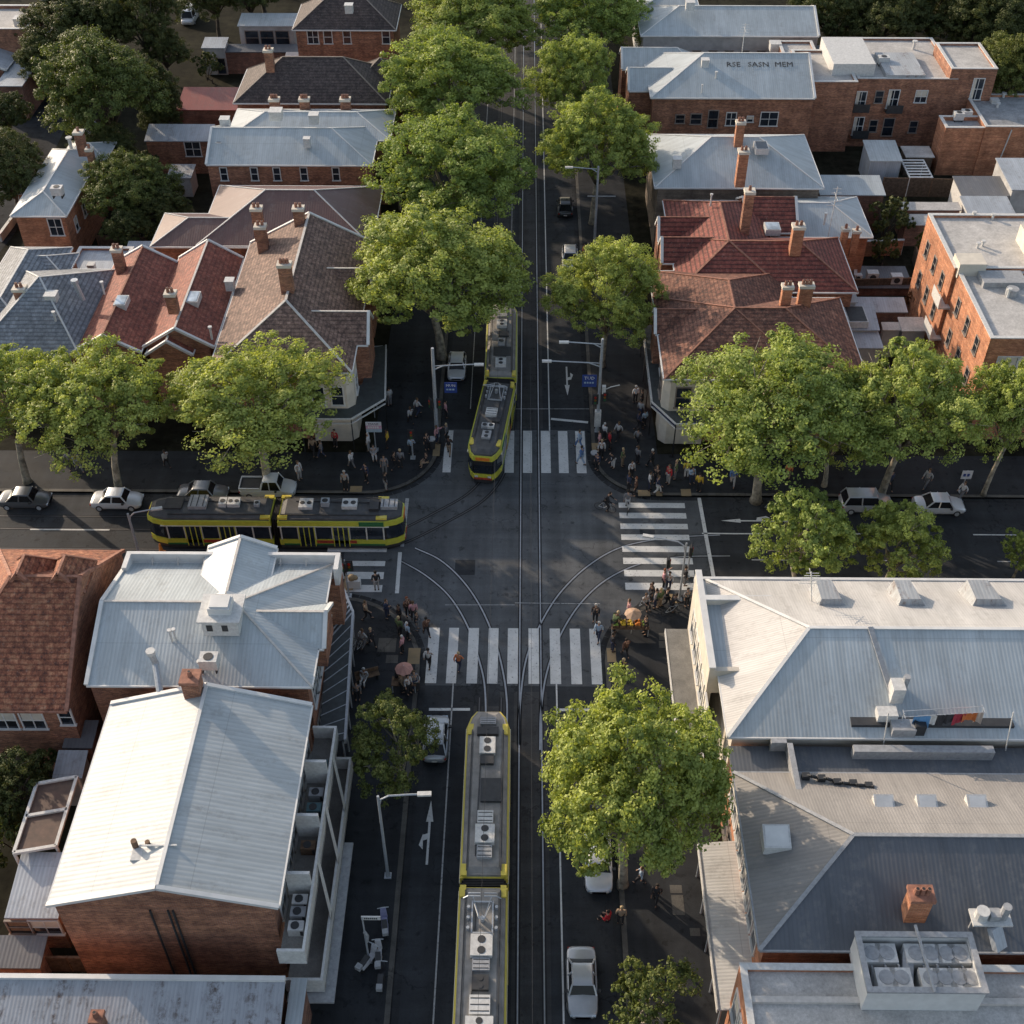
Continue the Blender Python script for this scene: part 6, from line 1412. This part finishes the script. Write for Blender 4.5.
# market table, umbrellas
simple('umb_pink',(.42,.22,.18)); simple('umb_cream',(.45,.30,.20)); simple('yellow',(.60,.42,.04)); simple('orange_goods',(.6,.2,.03)); simple('green_goods',(.2,.3,.05))
def umbrella(px,py,z,r,col,label):
    p=W(px,py,z); t=thing('umbrella',label,'umbrella',(p.x,p.y,KZ)); m=MB(); n=8
    vs=[(0,0,z+.28)]; 
    for i in range(n*2): a=2*PI*i/(n*2); k=r*(1 if i%2==0 else .93); vs.append((k*math.cos(a),k*math.sin(a),z-(.0 if i%2 else .05)))
    m.add(vs,[(0,1+i,1+(i+1)%(2*n)) for i in range(2*n)]).build('canopy',M['c_'+col],t); m=MB(); m.cyl(0,0,0,z+.3,.025,6); m.build('pole',M['steel'],t)
umbrella(404,670,2.0,.6,'umb_pink','pink and white umbrella over a stall on the left corner below the junction'); umbrella(633,615,2.0,.6,'umb_cream','apricot umbrella over the market stall on the right corner')
def stall(px,py,w,d,label,goods,rz=0):
    p=W(px,py,.8); t=thing('market_stall',label,'stall',(p.x,p.y,KZ),rz); m=MB(); m.box(-w/2,w/2,-d/2,d/2,.72,.78); m.build('table_top',M['timber'],t)
    for sx in (-1,1):
        for sy in (-1,1): l=MB(); l.box(-.03,.03,-.03,.03,0,.72); l.build('leg',M['steel'],t,loc=(sx*(w/2-.06),sy*(d/2-.06),0))
    return p
p=stall(630,626,2.6,.8,'market table heaped with yellow goods on the south-east corner',0)
random.seed(9)
for k,(dx,c,l) in enumerate(((-1.0,'green_goods','crate of green produce at the left end of the market table'),(-.5,'yellow','crate of yellow produce second from the left on the market table'),(0.0,'yellow','crate of yellow produce in the middle of the market table'),(.5,'orange_goods','crate of orange produce on the market table'),(1.0,'green_goods','crate of green produce at the right end of the market table'))):
    t=thing('produce_crate',l,'crate',(p.x+dx,p.y,KZ+.79)); m=MB()
    for q in ((-.22,.22,-.32,-.29),(-.22,.22,.29,.32),(-.22,-.19,-.29,.29),(.19,.22,-.29,.29)): m.box(*q,0,.2)
    m.box(-.19,.19,-.29,.29,0,.02); m.build('crate_box',M['timber'],t); m=MB()
    for _ in range(22): m.sphere((random.uniform(-.15,.15),random.uniform(-.25,.25),.15+random.uniform(0,.1)),.075,6,4)
    m.build('produce',M['c_'+c],t)
p=stall(404,682,1.6,.8,'small stall table under the pink and white umbrella',0)
t=thing('paint_board','low board stand with a tan and white display beside the hotel corner','display stand',tuple(W(354,586,KZ))); m=MB(); m.cbox(0,0,0,1.0,.5,.7); m.build('stand',M['white'],t); m=MB(); m.sphere((-.1,0,.85),.28,8,6); m.sphere((.15,.05,.8),.2,8,6); m.build('display',M['tactile'],t)
t=thing('bollard_cone','orange safety marker behind the cross-street tram','cone',tuple(W(162,553,0))); m=MB(); m.cyl(0,0,.05,.95,.2,10,0,.05); m.build('cone',M['c_orange_goods'],t); m=MB(); m.cbox(0,0,0,.5,.5,.05); m.build('base',M['c_orange_goods'],t)
def bench(px,py,rz,label):
    p=W(px,py,KZ); t=thing('street_bench',label,'bench',(p.x,p.y,KZ),R(rz)); m=MB(); m.box(-.8,.8,-.2,.2,.42,.47); m.build('seat',M['timber'],t); m=MB(); m.box(-.8,.8,.2,.25,.5,.85); m.build('backrest',M['timber'],t)
    for s in (-1,1): l=MB(); l.box(-.04,.04,-.18,.22,0,.42); l.build('leg',M['dark'],t,loc=(s*.65,0,0))
bench(368,680,20,'timber bench near the hotel awning posts')
def bin_(px,py,label,c='dark'):
    p=W(px,py,KZ); t=thing('litter_bin',label,'bin',(p.x,p.y,KZ)); m=MB(); m.cyl(0,0,0,.9,.26,12,0,.3); m.build('bin_body',M[c],t); m=MB(); m.cyl(0,0,.9,1.0,.32,12); m.build('lid',M['grey'],t)
bin_(432,448,'dark litter bin beside the left signal mast'); bin_(594,462,'litter bin at the kerb of the right avenue corner'); bin_(416,688,'litter bin by the left end of the lower crossing'); bin_(92,226,'pale bin beside the orange brick lane house','lgrey')
# ================================================================ PEOPLE
def skin_object(name,pts,edges,root,sub=1):
    me=bpy.data.meshes.new(name); me.from_pydata([p[:3] for p in pts],edges,[]); o=bpy.data.objects.new(name,me); COL.objects.link(o)
    md=o.modifiers.new('s','SKIN'); md.use_smooth_shade=True
    for i,p in enumerate(pts):
        v=me.skin_vertices[0].data[i]; r=p[3] if isinstance(p[3],tuple) else (p[3],p[3]); v.radius=r; v.use_root=(i==root)
    s=o.modifiers.new('u','SUBSURF'); s.levels=sub; s.render_levels=sub
    dg=bpy.context.evaluated_depsgraph_get(); dg.update(); out=bpy.data.meshes.new_from_object(o.evaluated_get(dg)); bpy.data.objects.remove(o); out.name=name; return out
def pose_joints(kind):
    # x = facing direction
    J=dict(pel=(0,0,.93),chest=(0,0,1.28),neck=(0,0,1.47),head=(.02,0,1.63))
    for s,n in ((1,'L'),(-1,'R')):
        J['sh'+n]=(0,s*.19,1.40); J['el'+n]=(-.02,s*.25,1.13); J['wr'+n]=(.06,s*.25,.89); J['hp'+n]=(0,s*.10,.90); J['kn'+n]=(.02,s*.11,.49); J['an'+n]=(0,s*.11,.09); J['to'+n]=(.16,s*.12,.05)
    if kind=='walk':
        J['knL']=(.20,.10,.52); J['anL']=(.30,.10,.11); J['toL']=(.45,.10,.10); J['knR']=(.0,-.10,.49); J['anR']=(-.30,-.10,.16); J['toR']=(-.17,-.10,.05)
        J['elL']=(-.14,.25,1.15); J['wrL']=(-.12,.25,.90); J['elR']=(.10,-.25,1.15); J['wrR']=(.26,-.22,.98)
    if kind=='lean':
        J['chest']=(.14,0,1.25); J['neck']=(.25,0,1.41); J['head']=(.33,0,1.55); J['shL']=(.2,.19,1.34); J['shR']=(.2,-.19,1.34); J['elL']=(.32,.24,1.1); J['wrL']=(.5,.2,.98); J['elR']=(.32,-.24,1.1); J['wrR']=(.5,-.2,.98)
    if kind=='phone':
        J['elR']=(.05,-.27,1.12); J['wrR']=(.26,-.12,1.26); J['head']=(.05,0,1.61); J['hpL']=(0,.1,.9); J['knL']=(.05,.16,.49); J['anL']=(.02,.2,.09); J['toL']=(.16,.24,.05)
    if kind=='arm':
        J['elL']=(.14,.34,1.26); J['wrL']=(.30,.42,1.42)
    if kind in('sit','ride'):
        dz=-.42 if kind=='sit' else .08
        for k in ('pel','chest','neck','head','shL','shR','elL','elR','wrL','wrR','hpL','hpR'): x,y,z=J[k]; J[k]=(x+(.0 if kind=='sit' else {'chest':.12,'neck':.22,'head':.3,'shL':.18,'shR':.18,'elL':.32,'elR':.32,'wrL':.52,'wrR':.52}.get(k,0)),y,z+dz+(.1 if k[:2]=='wr' and kind=='ride' else 0))
        for n,s in (('L',1),('R',-1)):
            if kind=='sit': J['kn'+n]=(.42,s*.12,.50); J['an'+n]=(.44,s*.12,.09); J['to'+n]=(.6,s*.13,.05); J['wr'+n]=(.25,s*.15,.62)
            else: J['kn'+n]=(.30,s*.12,.62+.1*s); J['an'+n]=(.12,s*.12,.28+.12*s); J['to'+n]=(.26,s*.12,.24+.12*s)
    return J
HAND=[((.02,.03),(.075,.05)),((.03,.012),(.10,.02)),((.03,-.008),(.11,-.012)),((.028,-.028),(.095,-.04))]
def person_meshes(kind):
    J=pose_joints(kind); pts=[];idx={};E=[]
    def v(n,p,r): pts.append((*p,r)); idx[n]=len(pts)-1; return idx[n]
    def e(a,b): E.append((idx[a],idx[b]))
    V=Vector
    v('pel',J['pel'],(.13,.10)); v('waist',tuple(V(J['pel']).lerp(V(J['chest']),.45)),(.12,.09)); v('chest',J['chest'],(.155,.105)); v('neck',J['neck'],.055); v('head',J['head'],(.085,.095)); hd=V(J['head']); v('crown',tuple(hd+V((0,0,.085))),(.07,.08)); v('nose',tuple(hd+V((.105,0,-.02))),.016)
    for a,b in (('pel','waist'),('waist','chest'),('chest','neck'),('neck','head'),('head','crown'),('head','nose')): e(a,b)
    for n in 'LR':
        v('sh'+n,J['sh'+n],.062); v('el'+n,J['el'+n],.042); v('wr'+n,J['wr'+n],.028)
        d=(V(J['wr'+n])-V(J['el'+n])).normalized(); sd=d.cross(V((0,0,1))); sd=sd.normalized() if sd.length>.1 else V((1,0,0)); w=V(J['wr'+n]); pa=w+d*.07; v('pa'+n,tuple(pa),(.036,.022))
        e('chest','sh'+n); e('sh'+n,'el'+n); e('el'+n,'wr'+n); e('wr'+n,'pa'+n)
        for i,o_ in enumerate((-.032,-.011,.011,.032)):
            k1=pa+d*.045+sd*o_; k2=pa+d*(.085-.01*abs(i-1.3))+sd*o_*1.15+V((.02,0,0)); v(f'f{i}a'+n,tuple(k1),.0095); v(f'f{i}b'+n,tuple(k2),.008); e('pa'+n,f'f{i}a'+n); e(f'f{i}a'+n,f'f{i}b'+n)
        v('th'+n,tuple(w+d*.05+V((.045,0,0))),.011); e('wr'+n,'th'+n)
        v('hp'+n,J['hp'+n],.09); v('kn'+n,J['kn'+n],.058); v('an'+n,J['an'+n],.04); v('to'+n,J['to'+n],(.042,.03)); e('pel','hp'+n); e('hp'+n,'kn'+n); e('kn'+n,'an'+n); e('an'+n,'to'+n)
    body=skin_object('body',pts,E,0)
    def sub(names,radii,ed,root=0):
        P=[(*J2[n],r) for n,r in zip(names,radii)]; ii={n:i for i,n in enumerate(names)}
        return skin_object('cloth',P,[(ii[a],ii[b]) for a,b in ed],root)
    J2=dict(J); J2['waist']=tuple(V(J['pel']).lerp(V(J['chest']),.45)); J2['ck']=tuple(V(J['chest']).lerp(V(J['neck']),.6)); 
    for n in 'LR': J2['cu'+n]=tuple(V(J['el'+n]).lerp(V(J['wr'+n]),.88)); J2['sk'+n]=tuple(V(J['kn'+n]).lerp(V(J['an'+n]),.9))
    J2['hem']=tuple(V(J['pel'])+V((0,0,-.05)))
    top=sub(['hem','waist','chest','ck','shL','elL','cuL','shR','elR','cuR'],[(.16,.13),(.15,.12),(.175,.13),.09,.085,.062,.05,.085,.062,.05],[('hem','waist'),('waist','chest'),('chest','ck'),('chest','shL'),('shL','elL'),('elL','cuL'),('chest','shR'),('shR','elR'),('elR','cuR')])
    tr=sub(['pel','hpL','knL','skL','hpR','knR','skR'],[(.145,.12),.108,.078,.06,.108,.078,.06],[('pel','hpL'),('hpL','knL'),('knL','skL'),('pel','hpR'),('hpR','knR'),('knR','skR')])
    h=MB(); c=V(J['head'])+V((-.015,0,.05)); h.sphere(c,.112,10,7,sz=1.0); h.v=[(x if x<c.x+.05 else c.x+.05,y,max(z,c.z-.09 if x<c.x else c.z+.0)) for x,y,z in h.v]; hair=h.mesh('hair',M['dark'],True)
    s=MB()
    for n in 'LR':
        a=V(J['an'+n]); b_=V(J['to'+n]); s.tube([a+V((-.06,0,-.045)),a+V((.0,0,-.03)),b_+V((.03,0,-.005))],[.04,.055,.04],7)
    shoes=s.mesh('shoes',M['black'],True)
    ey=MB()
    for q in (-.032,.032): ey.sphere(tuple(V(J['head'])+V((.088,q,.012))),.012,6,4)
    eyes=ey.mesh('eyes',M['black'])
    return body,top,tr,hair,shoes,eyes
simple('skin',(.42,.26,.18)); simple('skin_d',(.20,.11,.07))
PM={}
PAL={'w':(.60,.60,.60),'r':(.42,.02,.03),'k':(.022,.022,.026),'b':(.10,.18,.36),'lb':(.33,.43,.55),'y':(.55,.38,.04),'o':(.62,.20,.08),'g':(.18,.18,.19),'n':(.03,.04,.08),'p':(.58,.30,.32),'t':(.30,.22,.15),'gr':(.10,.14,.06),'lg':(.38,.38,.38),'br':(.12,.06,.04)}
for k,c in PAL.items(): simple('cloth_'+k,c,.85)
HAIR={'d':(.02,.015,.012),'b':(.10,.06,.03),'f':(.42,.32,.18),'w':(.5,.5,.48),'r':(.22,.07,.03)}
for k,c in HAIR.items(): simple('hair_'+k,c,.8)
NP=0
def person(px,py,kind,top,bot,hair,label,z=KZ,rz=None,skin=None,dz=0):
    global NP; NP+=1
    if kind not in PM: PM[kind]=person_meshes(kind)
    p=W(px,py,z+.0); s=1+random.uniform(-.06,.05)
    t=thing('person',label,'person',(p.x,p.y,z+dz+.0),R(rz if rz is not None else random.uniform(0,360)),'people around the junction'); t.scale=(s*1.08,)*3
    mats=['c_'+('skin_d' if (NP%4==0) else 'skin'),'c_cloth_'+top,'c_cloth_'+bot,'c_hair_'+hair,'black','black']
    for n_,me,mt in zip(('body','jacket','trousers','hair','shoes','eyes'),PM[kind],mats):
        o=bpy.data.objects.new(n_,me); COL.objects.link(o); o.parent=t
        if not me.materials: me.materials.append(M['dark'])
        o.material_slots[0].link='OBJECT'; o.material_slots[0].material=M[mt]
    return t
PEOPLE=[
# north-west corner (feet pixels)
(336,447,'stand','r','k','d','person in red standing under the corner shop awning'),
(369,451,'stand','w','lg','w','person in white to the left of the board outside the corner shop'),
(374,458,'sit','lg','w','d','pale-dressed person crouched below the board outside the corner shop'),
(388,448,'stand','y','k','d','person in a yellow jacket right of the board outside the corner shop'),
(412,455,'phone','lb','k','b','person in light blue standing alone on the north-west corner'),
(352,468,'walk','w','g','b','person in a white top striding left of the north-west corner'),
(395,470,'walk','k','k','d','dark-dressed person in front of the north-west corner kerb crowd'),
(401,468,'stand','g','k','f','fair-haired person beside a dark-dressed one on the north-west corner'),
(386,490,'stand','k','lg','d','person in black with pale trousers at the kerb behind the tram front'),
(346,490,'stand','lg','k','w','pale-topped person at the kerb behind the tram roof'),
(367,482,'phone','n','k','d','person in navy standing back from the north kerb'),
(411,424,'walk','lg','k','b','person in grey walking up the left footpath of the avenue'),
(418,416,'walk','w','n','b','person in a white top ahead of the one in grey on the left footpath'),
(390,406,'stand','lg','g','d','person in pale grey beside the end of the corner shop awning'),
(427,450,'stand','k','k','d','dark figure left of the foot of the left signal mast'),
(437,443,'arm','p','n','b','pink-topped person right of the foot of the left signal mast'),
(427,466,'sit','k','t','d','person crouching at the kerb below the left signal mast'),
(447,441,'phone','g','k','f','person in grey waiting at the left end of the upper crossing'),
(446,418,'stand','p','k','d','person in pink by the avenue lane behind the left signal mast'),
(449,455,'walk','k','t','d','dark-topped person stepping onto the upper crossing at its left end'),
(372,374,'walk','g','k','d','person walking beside the side railing of the corner shop'),
(300,480,'stand','w','lg','b','person in white at the kerb beneath the forked plane tree'),
(385,474,'stand','g','g','d','person in dull grey near the middle of the north-west pavement'),
(314,455,'walk','t','k','d','person in tan walking past the forked plane tree'),
(322,458,'walk','g','n','b','person in grey walking behind the one in tan by the forked plane'),
# west footpath under trees
(72,470,'walk','g','k','d','person walking under the plane trees at the far left'),
(80,472,'walk','lg','g','b','second person walking under the plane trees at the far left'),
(168,468,'walk','lg','k','d','person on the footpath between two plane trees on the left'),
# north-east corner
(579,448,'walk','lb','b','b','person in light blue crossing at the right end of the upper crossing'),
(581,465,'walk','b','lb','d','person in blue behind another on the right end of the upper crossing'),
(604,440,'stand','w','k','w','person in white right of the foot of the right signal mast'),
(609,449,'stand','r','k','d','person in a bright red coat beside the right signal mast'),
(599,449,'stand','p','k','d','person in pink squeezed behind the red coat by the signal mast'),
(601,458,'stand','w','k','f','fair-haired person in white in front of the red coat'),
(597,470,'stand','n','k','d','person in navy at the kerb of the right avenue corner'),
(618,440,'walk','lg','k','b','person in pale grey walking right of the red coat'),
(637,446,'walk','g','k','d','person in grey in the middle of the right avenue corner'),
(622,466,'stand','gr','t','f','person in olive with fair hair in the crowd right of the signal mast'),
(613,468,'lean','k','w','d','dark-topped person bending with white bag right of the signal mast'),
(637,464,'stand','g','k','b','person in grey behind the floral-topped person'),
(631,478,'stand','w','k','d','person in a white floral top on the north-east corner'),
(651,468,'walk','k','k','w','white-haired person in a black coat on the north-east corner'),
(656,484,'stand','k','k','b','person in black in the kerb group before the right zebra'),
(649,490,'stand','w','n','d','person in white in the kerb group before the right zebra'),
(657,494,'walk','n','w','b','person in navy with pale trousers in the kerb group before the right zebra'),
(668,484,'stand','r','lg','b','person in a red jacket at the kerb above the right zebra'),
(675,479,'stand','gr','g','f','person in olive beside the red jacket above the right zebra'),
(686,478,'stand','y','w','b','person in yellow and white near the right corner plane tree'),
(698,492,'stand','y','k','d','person in a yellow jacket with dark trousers by the kerb under the plane tree'),
(691,484,'phone','lb','n','d','person in pale blue between the two yellow-dressed people'),
(635,496,'stand','br','k','r','red-haired person at the kerb left of the tan paving square'),
(628,492,'stand','n','k','b','person in navy waiting at the kerb left of the red-haired one'),
(635,403,'stand','w','k','w','person in a white cap outside the north-east shop awning'),
(640,418,'stand','lg','n','d','person in pale grey in the queue outside the north-east shop'),
(644,427,'stand','lb','k','d','person in pale blue in the queue outside the north-east shop'),
(638,430,'walk','n','k','d','person in navy at the end of the queue outside the north-east shop'),
(641,408,'stand','k','k','d','person in black second in the queue outside the north-east shop'),
(583,260,'stand','o','k','d','person in orange beside the white car in the avenue'),
# east footpath
(732,486,'walk','b','lg','d','person in a blue jacket walking left of the big right-hand plane trunk'),
(787,480,'stand','o','t','b','person in orange between the plane trunks on the right'),
(888,490,'walk','n','k','d','person in navy beside the leaning plane trunk on the right'),
(925,488,'walk','lg','g','b','person in grey behind the white sedan on the right'),
(960,500,'walk','w','g','b','person in white below the square sign on the right'),
# south-west corner
(343,576,'lean','k','k','d','dark-dressed person leaning at the left zebra crossing'),
(377,590,'stand','k','lg','d','person in black on the kerb below the left zebra crossing'),
(367,620,'walk','t','k','b','person in tan walking beside the hotel awning corner'),
(387,618,'phone','n','n','b','person in dark blue in the middle of the south-west corner'),
(400,622,'stand','k','k','d','person in black at the back of the south-west corner crowd'),
(408,616,'stand','br','k','r','brown-coated person at the back of the south-west corner crowd'),
(414,620,'stand','p','k','b','person in pink at the back of the south-west corner crowd'),
(417,630,'stand','k','g','d','dark-dressed person at the right of the south-west corner crowd'),
(400,636,'stand','gr','k','f','fair-haired person at the left of the south-west corner crowd'),
(408,640,'stand','lb','k','w','person in blue and white at the front of the south-west corner crowd'),
(403,653,'stand','p','k','w','person in a pink and white hat between crowd and umbrella'),
(372,646,'walk','k','k','f','person in black walking past the hotel awning'),
(364,648,'walk','lg','g','b','person in pale grey beside the hotel awning'),
(427,636,'walk','br','k','d','person in brown stepping up to the left end of the lower crossing'),
(429,667,'walk','w','k','d','person in black and white crossing on the first stripe of the lower crossing'),
(459,670,'walk','o','n','f','person in an orange top crossing on the lower crossing'),
(365,682,'sit','lg','w','w','pale-dressed person sitting by the hotel awning'),
(402,692,'stand','t','k','b','person in tan behind the small umbrella stall'),
(409,694,'stand','w','k','d','person in white at the small umbrella stall'),
(415,690,'stand','g','n','b','person in grey right of the small umbrella stall'),
(398,684,'stand','k','k','d','person in black left of the small umbrella stall'),
(358,700,'stand','g','k','d','person in grey under the edge of the hotel awning'),
# south-east corner
(595,622,'stand','k','k','w','person in black with pale hair at the right end of the lower crossing'),
(598,640,'walk','lb','n','w','person in pale blue and white stepping off the right end of the lower crossing'),
(612,651,'stand','k','n','d','person in black behind the tan square on the right corner'),
(625,657,'walk','br','k','d','person in dark brown in front of the market table'),
(622,678,'walk','k','k','f','person in a tan hat walking toward the great plane tree'),
(645,634,'stand','k','k','d','person in black at the right end of the market table'),
(613,632,'lean','gr','k','f','person in olive leaning over the left end of the market table'),
(628,618,'stand','p','g','b','person in pink behind the market table'),
(663,588,'arm','p','k','r','person in red and white cap on the last stripe of the right zebra'),
(668,590,'stand','w','n','d','person in white beside the red-capped one on the right zebra'),
(651,601,'stand','k','k','d','person in black left of the cyclists on the south-east corner'),
(645,607,'sit','lg','k','b','person in grey crouched by a bicycle on the south-east corner'),
(659,608,'stand','gr','t','f','person in yellow-green in the middle of the cyclists'),
(666,606,'walk','k','k','d','person in black between the cyclists on the south-east corner'),
(671,612,'lean','k','k','d','person in black leaning over the right-hand bicycle'),
(686,606,'stand','g','k','d','person in dark grey against the corner of the long corner building'),
(655,608,'stand','g','n','d','person in grey with navy trousers beside the yellow-green one'),
(684,585,'stand','k','g','d','person in black by the short signal post at the building corner'),
(676,696,'stand','k','k','d','person in black in the shade of the right-hand awning'),
# lower right
(607,924,'sit','r','k','d','person with red on the kerb below the great plane tree'),
(620,924,'stand','t','k','f','fair-haired person standing on the footpath below the great plane tree'),
(640,884,'walk','lb','k','b','person in pale blue under the lower edge of the great plane tree'),
(655,902,'walk','k','k','d','person in black on the footpath below the great plane tree'),
]
random.seed(21)
for q in PEOPLE:
    z=KZ
    if 'crossing' in q[6] and ('stripe' in q[6] or 'crossing at' in q[6] or 'another on' in q[6] or 'orange top' in q[6] or 'stepping onto' in q[6] or 'stepping off' in q[6]): z=0
    if 'right zebra' in q[6] and 'stripe' in q[6] or 'on the right zebra' in q[6] or 'white car in the avenue' in q[6] or 'avenue lane' in q[6]: z=0
    person(*q,z=z)
person(605,511,'ride','k','k','d','rider in black cycling through the junction',z=0,rz=-20)
person(627,509,'walk','g','w','d','person wheeling a bicycle across the right zebra',z=0,rz=80)
person(774,509,'stand','k','k','d','person in black beside the two bicycles under the north plane trees',z=0)
print('PEOPLE',NP)
